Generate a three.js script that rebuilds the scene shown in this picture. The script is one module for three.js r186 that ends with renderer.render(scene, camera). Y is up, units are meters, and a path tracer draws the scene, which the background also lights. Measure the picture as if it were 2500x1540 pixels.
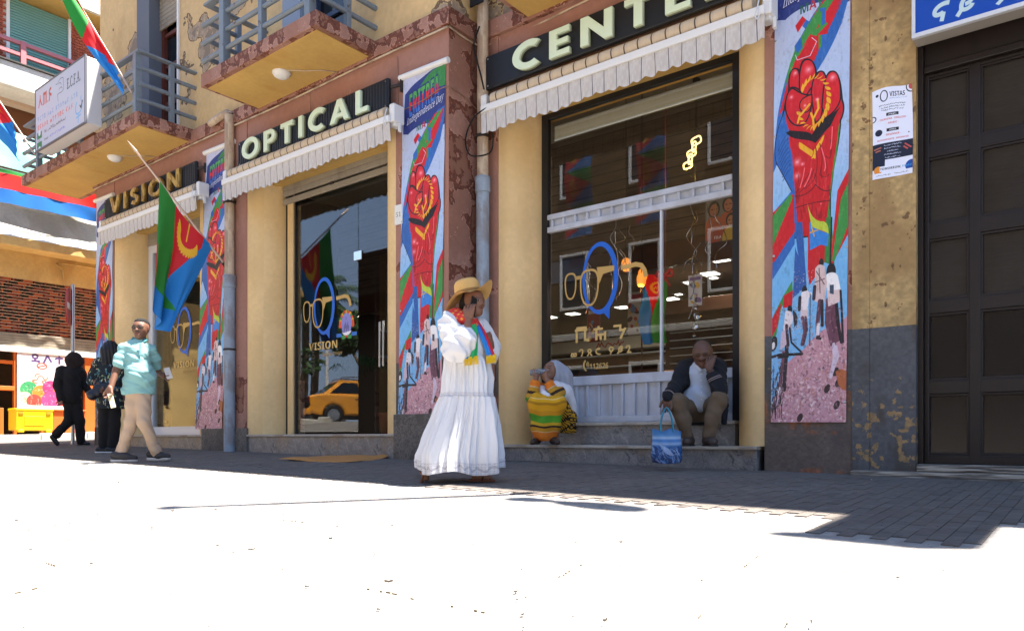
import * as THREE from 'three';
import { mergeGeometries } from 'three/addons/utils/BufferGeometryUtils.js';
import { RectAreaLightUniformsLib } from 'three/addons/lights/RectAreaLightUniformsLib.js';
import { RoundedBoxGeometry } from 'three/addons/geometries/RoundedBoxGeometry.js';

// ------------------------------------------------------------------ camera, sky, sun, exposure
const scene = new THREE.Scene();
const camera = new THREE.PerspectiveCamera(2 * Math.atan(770 / 1836) * 180 / Math.PI, 2500 / 1540, 0.05, 400);
camera.position.set(0, 0.6, 6.8);
camera.rotation.y = 38.32 * Math.PI / 180;
camera.setViewOffset(2500, 1540, 0, -298, 2500, 1540);       // the level shift lens that keeps the verticals upright
const renderer = new THREE.WebGLRenderer({ antialias: true });
renderer.setSize(1024, 630);
renderer.toneMapping = THREE.LinearToneMapping;
renderer.toneMappingExposure = 5.5;
renderer.shadowMap.enabled = true;

const SUN = new THREE.Vector3(0.28, 1, -0.2).normalize();
{ // clear blue highland sky, a little paler towards the horizon
  const w = 256, h = 128, d = new Float32Array(w * h * 4);
  for (let y = 0; y < h; y++) for (let x = 0; x < w; x++) {
    const el = ((y + 0.5) / h - 0.5) * Math.PI, s = Math.max(0, Math.sin(el));
    const t = Math.pow(s, 0.55), i = (y * w + x) * 4;
    d[i] = 0.24 + (0.075 - 0.24) * t; d[i + 1] = 0.3 + (0.15 - 0.3) * t; d[i + 2] = 0.39 + (0.31 - 0.39) * t; d[i + 3] = 1;
    if (el < 0) { d[i] = 0.12; d[i + 1] = 0.115; d[i + 2] = 0.11; }
  }
  const sky = new THREE.DataTexture(d, w, h, THREE.RGBAFormat, THREE.FloatType);
  sky.mapping = THREE.EquirectangularReflectionMapping; sky.magFilter = THREE.LinearFilter; sky.needsUpdate = true;
  scene.background = sky; scene.environment = sky;
}
const sun = new THREE.DirectionalLight(0xfff7ec, 5);
sun.position.copy(SUN).multiplyScalar(40).add(new THREE.Vector3(-6, 0, 0)); sun.target.position.set(-6, 0, 0);
sun.castShadow = true; sun.shadow.mapSize.set(4096, 4096);
Object.assign(sun.shadow.camera, { left: -30, right: 30, top: 30, bottom: -30, near: 1, far: 90 });
scene.add(sun, sun.target);

// ------------------------------------------------------------------ helpers
let seed = 7;
const rnd = () => { seed = (seed + 0x6d2b79f5) | 0; let t = Math.imul(seed ^ (seed >>> 15), 1 | seed); t = (t + Math.imul(t ^ (t >>> 7), 61 | t)) ^ t; return ((t ^ (t >>> 14)) >>> 0) / 4294967296; };
const lerp = (a, b, t) => a + (b - a) * t, clamp = (v, a = 0, b = 1) => Math.min(b, Math.max(a, v));
const sstep = (a, b, v) => { const t = clamp((v - a) / (b - a)); return t * t * (3 - 2 * t); };
const V = (x, y, z) => new THREE.Vector3(x, y, z);
const used = new Map();
function numbered(name) { const n = used.get(name) ?? 0; used.set(name, n + 1); return n ? `${name}_${String(n).padStart(3, '0')}` : name; }
function tag(o, label, category, group) { o.userData = { label, category }; if (group) o.userData.group = group; return o; }
function thing(name, label, category, [x, y, z] = [0, 0, 0], turn = 0, group) {
  const o = new THREE.Group(); o.name = numbered(name); o.position.set(x, y, z); o.rotation.y = turn; scene.add(o);
  return tag(o, label, category, group);
}
function structure(name) { const o = new THREE.Group(); o.name = numbered(name); o.userData = { kind: 'structure' }; scene.add(o); return o; }
// texture coordinates in metres from the dominant direction of every face
function metric(g) {
  g = g.index ? g.toNonIndexed() : g;
  const p = g.attributes.position, n = g.attributes.normal, uv = new Float32Array(p.count * 2);
  for (let i = 0; i < p.count; i += 3) {
    let x = 0, y = 0, z = 0;
    for (let k = 0; k < 3; k++) { x += n.getX(i + k); y += n.getY(i + k); z += n.getZ(i + k); }
    x = Math.abs(x); y = Math.abs(y); z = Math.abs(z);
    for (let k = 0; k < 3; k++) {
      const j = i + k, X = p.getX(j), Y = p.getY(j), Z = p.getZ(j);
      const [u, v] = y > x && y > z ? [X, Z] : x > z ? [Z + 0.37, Y] : [X, Y];
      uv[j * 2] = u; uv[j * 2 + 1] = v;
    }
  }
  g.setAttribute('uv', new THREE.BufferAttribute(uv, 2));
  return g;
}
function join(list, keepUV) {
  const out = list.map((g) => {
    let h = keepUV ? (g.index ? g.toNonIndexed() : g) : metric(g);
    const c = new THREE.BufferGeometry();
    for (const k of ['position', 'normal', 'uv']) c.setAttribute(k, h.attributes[k]);
    if (h.attributes.color) c.setAttribute('color', h.attributes.color);
    return c;
  });
  return out.length > 1 ? mergeGeometries(out) : out[0];
}
function part(name, geos, material, parent, opt = {}) {
  const list = Array.isArray(geos) ? geos : [geos];
  const m = new THREE.Mesh(opt.shared ? list[0] : join(list, opt.keepUV), material);
  m.name = numbered(name); m.castShadow = m.receiveShadow = true;
  if (opt.stuff) m.userData.kind = 'stuff';
  if (opt.label) m.userData.label = opt.label;
  (parent ?? scene).add(m);
  return m;
}
const box = (x0, x1, y0, y1, z0, z1) => new THREE.BoxGeometry(x1 - x0, y1 - y0, z1 - z0).translate((x0 + x1) / 2, (y0 + y1) / 2, (z0 + z1) / 2);
const rbox = (x0, x1, y0, y1, z0, z1, r = 0.01, s = 2) => new RoundedBoxGeometry(x1 - x0, y1 - y0, z1 - z0, s, r).translate((x0 + x1) / 2, (y0 + y1) / 2, (z0 + z1) / 2);
function rod(a, b, ra, rb = ra, seg = 10) {
  const A = V(...a), B = V(...b), d = B.clone().sub(A), g = new THREE.CylinderGeometry(rb, ra, d.length(), seg, 1);
  return g.applyQuaternion(new THREE.Quaternion().setFromUnitVectors(V(0, 1, 0), d.normalize())).translate((A.x + B.x) / 2, (A.y + B.y) / 2, (A.z + B.z) / 2);
}
const tube = (pts, r, seg = 24, rad = 6) => new THREE.TubeGeometry(new THREE.CatmullRomCurve3(pts.map((p) => V(...p))), seg, r, rad);
const ball = (x, y, z, r, sx = 1, sy = 1, sz = 1, n = 12) => new THREE.SphereGeometry(r, n, Math.max(6, n - 4)).scale(sx, sy, sz).translate(x, y, z);
// a grid sheet from a function (u, v) -> [x, y, z]
function sheet(nu, nv, f, uvf) {
  const p = [], uv = [], ix = [];
  for (let j = 0; j <= nv; j++) for (let i = 0; i <= nu; i++) { const u = i / nu, v = j / nv; p.push(...f(u, v)); uv.push(...(uvf ? uvf(u, v) : [u, v])); }
  for (let j = 0; j < nv; j++) for (let i = 0; i < nu; i++) { const a = j * (nu + 1) + i, b = a + 1, c = a + nu + 1, d = c + 1; ix.push(a, b, d, a, d, c); }
  const g = new THREE.BufferGeometry();
  g.setAttribute('position', new THREE.Float32BufferAttribute(p, 3)); g.setAttribute('uv', new THREE.Float32BufferAttribute(uv, 2)); g.setIndex(ix); g.computeVertexNormals();
  return g;
}
function extrude(shape, depth, bevel = 0, seg = 12) {
  return new THREE.ExtrudeGeometry(shape, { depth: depth - 2 * bevel, bevelEnabled: bevel > 0, bevelSize: bevel, bevelThickness: bevel, bevelOffset: -bevel, bevelSegments: 2, curveSegments: seg }).translate(0, 0, bevel);
}
const poly = (pts) => new THREE.Shape(pts.map(([x, y]) => new THREE.Vector2(x, y)));

// ------------------------------------------------------------------ procedural textures
const hash = (x, y, s) => { let h = Math.imul(x, 374761393) + Math.imul(y, 668265263) + Math.imul(s, 974634777); h = Math.imul(h ^ (h >>> 13), 1274126177); return ((h ^ (h >>> 16)) >>> 0) / 4294967296; };
function vnoise(x, y, per, s) {
  const xi = Math.floor(x), yi = Math.floor(y), fx = x - xi, fy = y - yi, u = fx * fx * (3 - 2 * fx), v = fy * fy * (3 - 2 * fy);
  const w = (i, p) => ((i % p) + p) % p, px = Array.isArray(per) ? per[0] : per, py = Array.isArray(per) ? per[1] : per;
  const a = hash(w(xi, px), w(yi, py), s), b = hash(w(xi + 1, px), w(yi, py), s), c = hash(w(xi, px), w(yi + 1, py), s), d = hash(w(xi + 1, px), w(yi + 1, py), s);
  return lerp(lerp(a, b, u), lerp(c, d, u), v);
}
function fbm(u, v, f, oct, s, fy = f) { let a = 0.5, t = 0, n = 0; for (let i = 0; i < oct; i++) { t += a * vnoise(u * f, v * fy, [f, fy], s + i); n += a; f *= 2; fy *= 2; a *= 0.5; } return t / n; }
function dataTex(n, size, fn, color = true, nh = n, sizeH = size) {
  const d = new Uint8Array(n * nh * 4);
  for (let y = 0; y < nh; y++) for (let x = 0; x < n; x++) { const c = fn(x / n, y / nh), i = (y * n + x) * 4; for (let k = 0; k < 3; k++) d[i + k] = clamp(c[k] * 255, 0, 255); d[i + 3] = 255; }
  const t = new THREE.DataTexture(d, n, nh); t.wrapS = t.wrapT = THREE.RepeatWrapping; t.magFilter = THREE.LinearFilter; t.minFilter = THREE.LinearMipmapLinearFilter; t.generateMipmaps = true;
  if (color) t.colorSpace = THREE.SRGBColorSpace; t.repeat.set(1 / size, 1 / sizeH); t.needsUpdate = true;
  return t;
}
const mix3 = (a, b, t) => [lerp(a[0], b[0], t), lerp(a[1], b[1], t), lerp(a[2], b[2], t)];
const c3 = (r, g, b) => [r / 255, g / 255, b / 255];
const grey = (v) => [v, v, v];
function canvasTex(w, h, draw) {
  const c = document.createElement('canvas'); c.width = w; c.height = h; const x = c.getContext('2d'); draw(x, w, h);
  const t = new THREE.CanvasTexture(c); t.colorSpace = THREE.SRGBColorSpace; t.anisotropy = 8; return t;
}
const std = (o) => new THREE.MeshStandardMaterial({ roughness: 0.8, ...o });
const phys = (o) => new THREE.MeshPhysicalMaterial({ roughness: 0.5, ...o });
const grainBump = dataTex(256, 0.5, (u, v) => grey(fbm(u, v, 32, 3, 91)), false);
// painted render: base colour, patches of a second colour where the paint is gone, fine speckle
function renderTex(n, size, base, opt) {
  const { peel = null, cover = 0, spots = 0.06, s = 1, f = 5, stain = null, stainAmt = 0, edge = null, sharp = 0.02, oct = 6 } = opt;
  return dataTex(n, size, (u, v) => {
    const big = fbm(u, v, 4, 4, s + 40), fine = fbm(u, v, 64, 3, s + 60);
    let c = mix3(base, base.map((k) => k * 0.86), big); c = c.map((k) => k * (1 - spots + 2 * spots * fine));
    if (stain) c = mix3(c, stain, stainAmt * sstep(0.48, 0.7, fbm(u, v, 6, 6, s + 80, 3)));
    if (peel) {
      const m = fbm(u, v, f, oct, s) + 0.12 * (fbm(u, v, f * 8, 3, s + 9) - 0.5), th = 1 - cover - (opt.where ? opt.where(v) : 0);
      if (edge && m > th - sharp * 1.6 && m <= th) c = mix3(c, edge, 0.7);
      c = mix3(c, peel.map((k) => k * (0.8 + 0.45 * fine)), sstep(th, th + sharp, m));
      if (opt.peel2) c = mix3(c, opt.peel2, sstep(th + 0.09, th + 0.11, m));
    }
    return c;
  });
}
const T = {};
T.yellow = renderTex(1024, 2.5, c3(236, 203, 146), { s: 3, spots: 0.03, stain: c3(206, 172, 116), stainAmt: 0.4 });
T.pink = renderTex(1024, 3, c3(168, 122, 105), { s: 11, peel: c3(116, 62, 46), cover: 0.27, spots: 0.05, f: 9, edge: c3(186, 142, 122), stain: c3(150, 102, 84), stainAmt: 0.4, sharp: 0.014 });
T.peel = renderTex(1024, 1.9, c3(164, 122, 106), { s: 17, peel: c3(100, 56, 42), cover: 0.44, spots: 0.08, f: 9, edge: c3(190, 146, 126), peel2: c3(132, 92, 74), sharp: 0.012, stain: c3(132, 88, 70), stainAmt: 0.5 });
T.upper = renderTex(1024, 3.4, c3(222, 188, 132), { s: 23, peel: c3(150, 132, 110), cover: 0.37, spots: 0.05, f: 5, edge: c3(70, 52, 38), stain: c3(176, 142, 96), stainAmt: 0.5, peel2: c3(128, 112, 94) });
T.neigh = renderTex(1024, 2.2, c3(186, 156, 104), { s: 31, peel: c3(112, 84, 54), cover: 0.24, spots: 0.2, f: 40, oct: 3, stain: c3(142, 112, 70), stainAmt: 0.7 });
T.dado = renderTex(1024, 1.6, c3(84, 86, 90), { s: 37, peel: c3(138, 112, 76), cover: 0.2, spots: 0.16, f: 34, oct: 5, stain: c3(66, 58, 52), stainAmt: 0.9, sharp: 0.03, where: (v) => 0.17 * sstep(0.72, 0.5, v) * sstep(0.02, 0.25, v) });
T.brown = renderTex(1024, 1.8, c3(106, 92, 82), { s: 43, peel: c3(128, 82, 60), cover: 0.42, spots: 0.14, f: 7, stain: c3(78, 70, 68), stainAmt: 0.7, sharp: 0.08 });
T.stone = renderTex(512, 0.9, c3(112, 104, 96), { s: 47, spots: 0.3, stain: c3(78, 72, 66), stainAmt: 0.5 });
T.ochre = renderTex(512, 2.6, c3(206, 168, 94), { s: 53, spots: 0.03, stain: c3(176, 132, 60), stainAmt: 0.45 });
T.concrete = renderTex(512, 2.5, c3(210, 205, 195), { s: 59, spots: 0.06, stain: c3(150, 140, 122), stainAmt: 0.4 });
T.bgwall = renderTex(512, 3, c3(212, 178, 112), { s: 61, spots: 0.05, stain: c3(170, 132, 76), stainAmt: 0.5 });
T.marble = dataTex(1024, 1.1, (u, v) => {
  const w = fbm(u, v, 5, 6, 71) - 0.5, w2 = fbm(u, v, 11, 5, 75) - 0.5, n = fbm(u, v, 60, 3, 77), q = vnoise((u + v) * 26 + w * 9, (u - v) * 5 + w2 * 5, [52, 10], 72), r = 1 - Math.abs(q - 0.5) * 2;
  let c = mix3(c3(92, 92, 96), c3(132, 129, 125), fbm(u, v, 9, 5, 79)); c = mix3(c, c3(50, 51, 56), 0.8 * sstep(0.8, 1, r) * sstep(0.35, 0.6, fbm(u, v, 7, 4, 78))); c = mix3(c, c3(164, 158, 150), 0.5 * sstep(0.25, 0.02, r)); c = mix3(c, c3(120, 92, 70), 0.35 * sstep(0.62, 0.72, fbm(u, v, 6, 5, 74)));
  return c.map((k) => k * (0.86 + 0.28 * n));
});
T.wood = dataTex(512, 0.7, (u, v) => { const g = fbm(u, v, 40, 4, 83, 3), b = fbm(u, v, 5, 3, 87); return mix3(c3(24, 16, 14), c3(46, 31, 26), 0.6 * g + 0.4 * b); });
T.greyWood = dataTex(512, 0.8, (u, v) => { const g = fbm(u, v, 4, 5, 103, 60); return mix3(c3(70, 64, 58), c3(170, 160, 146), sstep(0.3, 0.75, g)); });
T.pave = dataTex(1024, 2.7, (u, v) => {
  const b = fbm(u, v, 5, 5, 111), f = fbm(u, v, 70, 3, 115), st = fbm(u, v, 9, 6, 119);
  let c = mix3(c3(148, 143, 137), c3(130, 125, 120), b); c = mix3(c, c3(112, 105, 99), 0.4 * sstep(0.55, 0.75, st)); return c.map((k) => k * (0.86 + 0.28 * f));
});
T.paveBump = dataTex(512, 1.4, (u, v) => { const px = (u * 20) % 1, pz = (v * 7 + (Math.floor(u * 20) % 2) * 0.5) % 1, j = Math.min(px, 1 - px) < 0.06 || Math.min(pz, 1 - pz) < 0.025 ? 0 : 1; return grey(j * 0.8 + 0.2 * fbm(u, v, 60, 3, 121)); }, false);
T.straw = dataTex(256, 0.06, (u, v) => { const a = Math.sin(u * Math.PI * 12), b = Math.sin(v * Math.PI * 12); return mix3(c3(186, 138, 74), c3(232, 190, 118), clamp(0.5 + 0.35 * a * b + 0.3 * fbm(u, v, 12, 3, 131) - 0.1)); });
T.cloth = dataTex(128, 0.012, (u, v) => grey(0.5 + 0.25 * Math.sin(u * Math.PI * 16) + 0.25 * Math.sin(v * Math.PI * 16)), false);
T.coir = dataTex(256, 0.3, (u, v) => mix3(c3(150, 96, 46), c3(206, 150, 84), fbm(u, v, 60, 3, 141)));
T.metal = renderTex(512, 1.2, c3(150, 162, 172), { s: 63, spots: 0.04, peel: c3(110, 96, 84), cover: 0.26, f: 10, sharp: 0.02 });

const M = {
  yellow: std({ map: T.yellow, bumpMap: grainBump, bumpScale: 0.0015, roughness: 0.7 }),
  pink: std({ map: T.pink, bumpMap: grainBump, bumpScale: 0.002 }),
  peel: std({ map: T.peel, bumpMap: T.peel, bumpScale: 0.004 }),
  upper: std({ map: T.upper, bumpMap: T.upper, bumpScale: 0.006 }),
  neigh: std({ map: T.neigh, bumpMap: T.neigh, bumpScale: 0.003 }),
  dado: std({ map: T.dado, bumpMap: T.dado, bumpScale: 0.003, roughness: 0.6 }),
  brown: std({ map: T.brown, bumpMap: grainBump, bumpScale: 0.003 }),
  stone: std({ map: T.stone, bumpMap: T.stone, bumpScale: 0.006, roughness: 0.95 }),
  ochre: std({ map: T.ochre, bumpMap: grainBump, bumpScale: 0.001 }),
  concrete: std({ map: T.concrete, bumpMap: grainBump, bumpScale: 0.002 }),
  bgwall: std({ map: T.bgwall, bumpMap: grainBump, bumpScale: 0.002 }),
  marble: phys({ map: T.marble, roughness: 0.42, clearcoat: 0.15, clearcoatRoughness: 0.4 }),
  slab: phys({ map: renderTex(512, 1.3, c3(176, 168, 156), { s: 67, spots: 0.08, stain: c3(128, 112, 96), stainAmt: 0.6 }), roughness: 0.5 }),
  wood: std({ map: T.wood, color: 0xc0b4b0, bumpMap: T.wood, bumpScale: 0.002, roughness: 0.5 }),
  redWood: std({ color: 0x5a2a1c, roughness: 0.5 }),
  greyWood: std({ map: T.greyWood, bumpMap: T.greyWood, bumpScale: 0.006 }),
  pave: std({ map: T.pave, bumpMap: T.paveBump, bumpScale: 0.002, roughness: 0.85 }),
  paver: [0, 1, 2].map((k) => std({ map: T.pave, color: [0xbab4b0, 0xb2aca8, 0xb6aeaa][k], roughness: 0.85, bumpMap: grainBump, bumpScale: 0.001 })),  // darker than the open paving: shade is put into the paver colour
  white: std({ color: 0xd8d8d6, roughness: 0.5 }),
  whiteMetal: phys({ color: 0xc9cdd3, roughness: 0.35, clearcoat: 0.3 }),
  panelMetal: phys({ map: renderTex(512, 0.9, c3(196, 202, 214), { s: 69, spots: 0.02, stain: c3(160, 160, 164), stainAmt: 0.3 }), roughness: 0.35 }),
  steel: std({ color: 0xb8bcc0, metalness: 1, roughness: 0.3 }),
  chrome: std({ color: 0xd8d8d8, metalness: 1, roughness: 0.15 }),
  black: std({ color: 0x0c0d10, roughness: 0.5 }),
  darkFrame: std({ color: 0x17181b, roughness: 0.4 }),
  iron: std({ color: 0x2a221e, roughness: 0.7 }),
  rail: phys({ map: T.metal, color: 0xc8ccd0, roughness: 0.5 }),
  pipeTop: std({ map: renderTex(512, 0.8, c3(205, 186, 160), { s: 73, spots: 0.06, stain: c3(130, 104, 84), stainAmt: 0.5 }), roughness: 0.7 }),
  pipeLow: std({ map: renderTex(512, 0.8, c3(150, 164, 178), { s: 79, spots: 0.05, stain: c3(110, 90, 80), stainAmt: 0.4 }), roughness: 0.6 }),
  cable: std({ color: 0x8a6a58, roughness: 0.8 }),
  glass: phys({ color: 0xf2f5f5, transmission: 1, thickness: 0, roughness: 0.0, ior: 1.52 }),
  darkGlass: phys({ color: 0x14171a, roughness: 0.08, specularIntensity: 1 }),
  shutter: std({ map: renderTex(256, 1, c3(150, 140, 122), { s: 89, spots: 0.05, stain: c3(110, 100, 84), stainAmt: 0.4 }), roughness: 0.6 }),
  gold: std({ color: 0xc9a24a, roughness: 0.45 }),
  decalBlue: std({ color: 0x0c5fc4, roughness: 0.5, side: THREE.DoubleSide }),
  decalGold: std({ color: 0xbf9a54, roughness: 0.5, side: THREE.DoubleSide }),
  rubber: std({ color: 0x101010, roughness: 0.9 }),
};

// ------------------------------------------------------------------ the ground
const groundY = (x, z) => 0.263 - 0.0147 * clamp(x, -40, 12) - 0.038 * clamp(z, -6, 9) + 0.9 * sstep(-12, -18, x) * sstep(3, 9, z);
function groundSheet(x0, x1, z0, z1, nx, nz, lift = 0) {
  return sheet(nx, nz, (u, v) => { const x = lerp(x0, x1, u), z = lerp(z1, z0, v); return [x, groundY(x, z) + lift, z]; }, (u, v) => [lerp(x0, x1, u), lerp(z1, z0, v)]);
}
{
  const far = structure('ground');
  part('earth', groundSheet(-180, 180, -180, 180, 120, 120, -0.06), std({ color: 0x6e655a, roughness: 1 }), far, { keepUV: true });
  const pv = structure('pavement');
  // the sheet under the pavers in the shade, and the paving that carries on into the sun
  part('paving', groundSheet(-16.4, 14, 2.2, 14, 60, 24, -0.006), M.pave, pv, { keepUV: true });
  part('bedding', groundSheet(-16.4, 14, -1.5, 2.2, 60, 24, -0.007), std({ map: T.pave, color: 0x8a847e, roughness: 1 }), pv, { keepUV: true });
  // pavers on edge, 7 cm by 20 cm, each its own slightly uneven block
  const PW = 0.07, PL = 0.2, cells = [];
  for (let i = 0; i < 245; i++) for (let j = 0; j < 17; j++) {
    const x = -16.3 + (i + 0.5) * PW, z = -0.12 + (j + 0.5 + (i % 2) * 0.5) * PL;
    if (z > (x > -1.08 && x < -0.42 ? 3.12 : x < -0.4 ? 2.6 : 2.3) || z < -0.3) continue;  // the darker pavers end at the cast shadow outline, deepening its shade
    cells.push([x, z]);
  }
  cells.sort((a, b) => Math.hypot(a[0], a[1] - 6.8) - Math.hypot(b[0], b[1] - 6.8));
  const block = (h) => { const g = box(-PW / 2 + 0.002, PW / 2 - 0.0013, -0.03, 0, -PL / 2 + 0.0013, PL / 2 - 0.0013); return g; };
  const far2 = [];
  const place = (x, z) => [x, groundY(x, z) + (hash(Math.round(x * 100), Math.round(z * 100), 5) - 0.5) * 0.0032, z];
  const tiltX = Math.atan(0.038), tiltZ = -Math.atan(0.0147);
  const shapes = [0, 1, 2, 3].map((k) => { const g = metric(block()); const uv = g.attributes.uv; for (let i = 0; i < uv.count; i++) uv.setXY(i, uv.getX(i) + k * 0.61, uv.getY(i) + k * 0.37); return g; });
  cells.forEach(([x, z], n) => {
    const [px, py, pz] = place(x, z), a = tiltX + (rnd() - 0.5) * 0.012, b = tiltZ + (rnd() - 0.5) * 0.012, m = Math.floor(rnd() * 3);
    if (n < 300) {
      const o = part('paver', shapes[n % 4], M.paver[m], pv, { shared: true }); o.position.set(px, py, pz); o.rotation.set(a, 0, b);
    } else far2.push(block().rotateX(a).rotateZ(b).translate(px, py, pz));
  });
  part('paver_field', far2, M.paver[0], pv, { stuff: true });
}
// ------------------------------------------------------------------ the corner building with the optician's shop
const shop = thing('corner_building', 'two-storey corner building with pink piers, yellow rounded columns and peeling upper walls', 'building');
const HB = 9.85, ZL = 0.52;                                   // eaves height, front plane of the left block (the right block stands at z = 0)
// rounded yellow column: flat front, curving back into the shop recess at side s (+1: recess to the right)
function column(xa, xb, y0, y1, zf, depth, s) {
  const w = Math.abs(xb - xa), sh = new THREE.Shape(), n = 18, flat = 0.08;
  sh.moveTo(0, -depth - 0.12); sh.lineTo(0, 0); sh.lineTo(flat, 0);
  for (let i = 1; i <= n; i++) { const a = (i / n) * Math.PI / 2; sh.lineTo(flat + (w - flat) * Math.sin(a), -depth + depth * Math.cos(a)); }
  sh.lineTo(w, -depth - 0.12); sh.closePath();
  const g = new THREE.ExtrudeGeometry(sh, { depth: y1 - y0, bevelEnabled: false, curveSegments: 4 }).rotateX(-Math.PI / 2);
  // shape x -> along the facade, shape y -> -z after the turn
  const h = g.index ? g.toNonIndexed() : g, p = h.attributes.position;
  for (let i = 0; i < p.count; i++) { const x = p.getX(i), y = p.getY(i), z = p.getZ(i); p.setXYZ(i, s > 0 ? xa + x : xb - x, y0 + y, zf - z); }
  if (s > 0) for (let i = 0; i < p.count; i += 3) { const a = [p.getX(i), p.getY(i), p.getZ(i)]; p.setXYZ(i, p.getX(i + 1), p.getY(i + 1), p.getZ(i + 1)); p.setXYZ(i + 1, ...a); }
  h.deleteAttribute('normal'); h.computeVertexNormals();
  // smooth the curved side
  const nn = h.attributes.normal;
  for (let i = 0; i < p.count; i++) {
    if (Math.abs(nn.getY(i)) > 0.5) continue;
    const dx = s > 0 ? p.getX(i) - xa - flat : xb - flat - p.getX(i), dz = p.getZ(i) - (zf - depth);
    if (dx > 0.002 && dz > -0.001) { const v = V(s * dx / ((w - flat) ** 2), 0, dz / (depth ** 2)).normalize(); nn.setXYZ(i, v.x, 0, v.z); }
  }
  return h;
}
// --- walls and piers of the left block
const base = (x) => groundY(x, ZL) - 0.08;
const pier = (x0, x1, mat = M.pink, zf = ZL, y0 = 1.5, y1 = 5.3) => part('pier', box(x0, x1, y0, y1, zf - 0.7, zf), mat, shop);
pier(-15, -14.26); pier(-11.17, -9.96);
part('pier', box(-6.76, -5.885, 1.5, 5.3, -0.5, ZL), M.pink, shop);
part('peeling_return', box(-5.8855, -5.883, 0.9, 5.3, 0.002, ZL - 0.003), M.peel, shop);
for (const [x0, x1, top] of [[-15, -14.26, 0.79], [-11.17, -9.96, 0.74], [-6.76, -5.885, 0.88]]) {
  part('painted_dado', box(x0 + 0.001, x1 - 0.001, top, 1.5, -0.5, ZL - 0.001), x0 > -7 ? M.brown : M.peel, shop);
  part('plinth', rbox(x0 - 0.02, x1 + 0.025, base(x0) - 0.1, top, -0.5, ZL + 0.028, 0.012), M.stone, shop);
}
// columns at the two left shops
const DEP = 0.42, ZG = ZL - DEP;
part('column', column(-14.26, -13.75, 0.645, 4.66, ZL - 0.01, DEP, 1), M.yellow, shop);
part('column', column(-11.5, -11.17, 0.645, 4.66, ZL - 0.01, DEP, -1), M.yellow, shop);
part('column', column(-9.96, -9.55, 0.645, 4.66, ZL - 0.01, DEP, 1), M.yellow, shop);
part('column', column(-7.12, -6.76, 0.645, 4.66, ZL - 0.01, DEP, -1), M.yellow, shop);
for (const [x0, x1] of [[-14.26, -11.17], [-9.96, -6.76]]) {
  part('lintel', box(x0, x1, 4.662, 5.3, -0.1, ZL - 0.012), M.pink, shop);
  part('lintel_soffit', box(x0 + 0.001, x1 - 0.001, 4.3, 4.66, -0.1, ZL - 0.2), M.ochre, shop);
  part('marble_base', box(x0, x1, base(x0) - 0.1, 0.612, -0.45, ZL - 0.006), M.marble, shop);
  part('door_slab', rbox(x0 + 0.002, x1 - 0.002, 0.613, 0.645, -0.45, ZL + 0.022, 0.008), M.slab, shop);
}
// cornice band over the shops
function cornice(x0, x1, zf, right) {
  part('cornice', rbox(x0, x1, 5.3, 5.5, zf - 0.6, zf + 0.05, 0.012), M.peel, shop);
}
cornice(-15.05, -5.84, ZL);
part('cornice', rbox(-5.835, -1.69, 5.3, 5.5, -0.5, 0.045, 0.012), M.peel, shop);
// upper storey, door openings cut out of it
const ZU = 0.45;
for (const [x0, x1, y0, y1] of [[-15, -13.5, 5.5, HB], [-13.5, -12.08, 8.35, HB], [-12.08, -9.16, 5.5, HB], [-9.16, -7.78, 8.1, HB], [-7.78, -5.9, 5.5, HB]])
  part('upper_wall', box(x0, x1, y0, y1, ZU - 0.35, ZU), M.upper, shop);
part('upper_wall', box(-5.899, -1.69, 5.5, HB, -0.35, -0.061), M.upper, shop);
part('return_wall', box(-15, -14.7, 0.4, HB, -8, ZU - 0.36), M.upper, shop);
part('return_wall', box(-5.8995, -5.894, 5.5, HB, -0.06, ZU - 0.002), M.upper, shop);
part('roof', box(-15.2, -1.6, HB, HB + 0.2, -9, 0.02), M.concrete, shop);
part('eaves', rbox(-15.2, -1.45, HB - 0.02, HB + 0.16, 0.021, 0.74, 0.02), M.concrete, shop);
part('parapet', box(-15.05, -1.65, HB + 0.2, HB + 0.6, -0.4, 0.1), M.upper, shop);
part('back_wall', box(-15, -1.7, 0, HB, -9, -8.7), M.concrete, shop);

// upper doors: surround, frame, leaf with panes, rolled shutter
function upperDoor(x0, x1, y1, jamb, leafMat, shutY, mat) {
  const d = part('balcony_door', [box(x0 + jamb, x0 + jamb + 0.09, 5.5, y1, ZU - 0.3, ZU - 0.2), box(x1 - 0.1, x1 - 0.01, 5.5, y1, ZU - 0.3, ZU - 0.2), box(x0 + jamb + 0.09, x1 - 0.1, 5.5, 5.72, ZU - 0.3, ZU - 0.21), box(x0 + jamb + 0.09, x1 - 0.1, 6.4, 6.46, ZU - 0.29, ZU - 0.22), box(x0 + jamb + 0.09, x1 - 0.1, 7.05, 7.1, ZU - 0.29, ZU - 0.22), box(x0 + jamb + 0.09, x1 - 0.1, 7.6, 7.66, ZU - 0.29, ZU - 0.22)], leafMat, shop);
  part('pane', box(x0 + jamb + 0.08, x1 - 0.09, 5.7, y1, ZU - 0.27, ZU - 0.26), M.darkGlass, d);
  part('door_surround', box(x0 + 0.01, x0 + jamb - 0.002, 5.5, y1, ZU - 0.34, ZU + 0.02), mat, d);
  for (let i = 0; i < 9; i++) { const y = shutY + i * 0.075; if (y + 0.07 > y1) break; part('shutter_slat', rbox(x0 + jamb + 0.01, x1 - 0.01, y, y + 0.071, ZU - 0.19, ZU - 0.155, 0.01), M.shutter, d); }
}
const greyJamb = std({ color: 0x5c626c, roughness: 0.7 });
upperDoor(-13.5, -12.08, 8.35, 0.46, M.redWood, 7.72, greyJamb);
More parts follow.
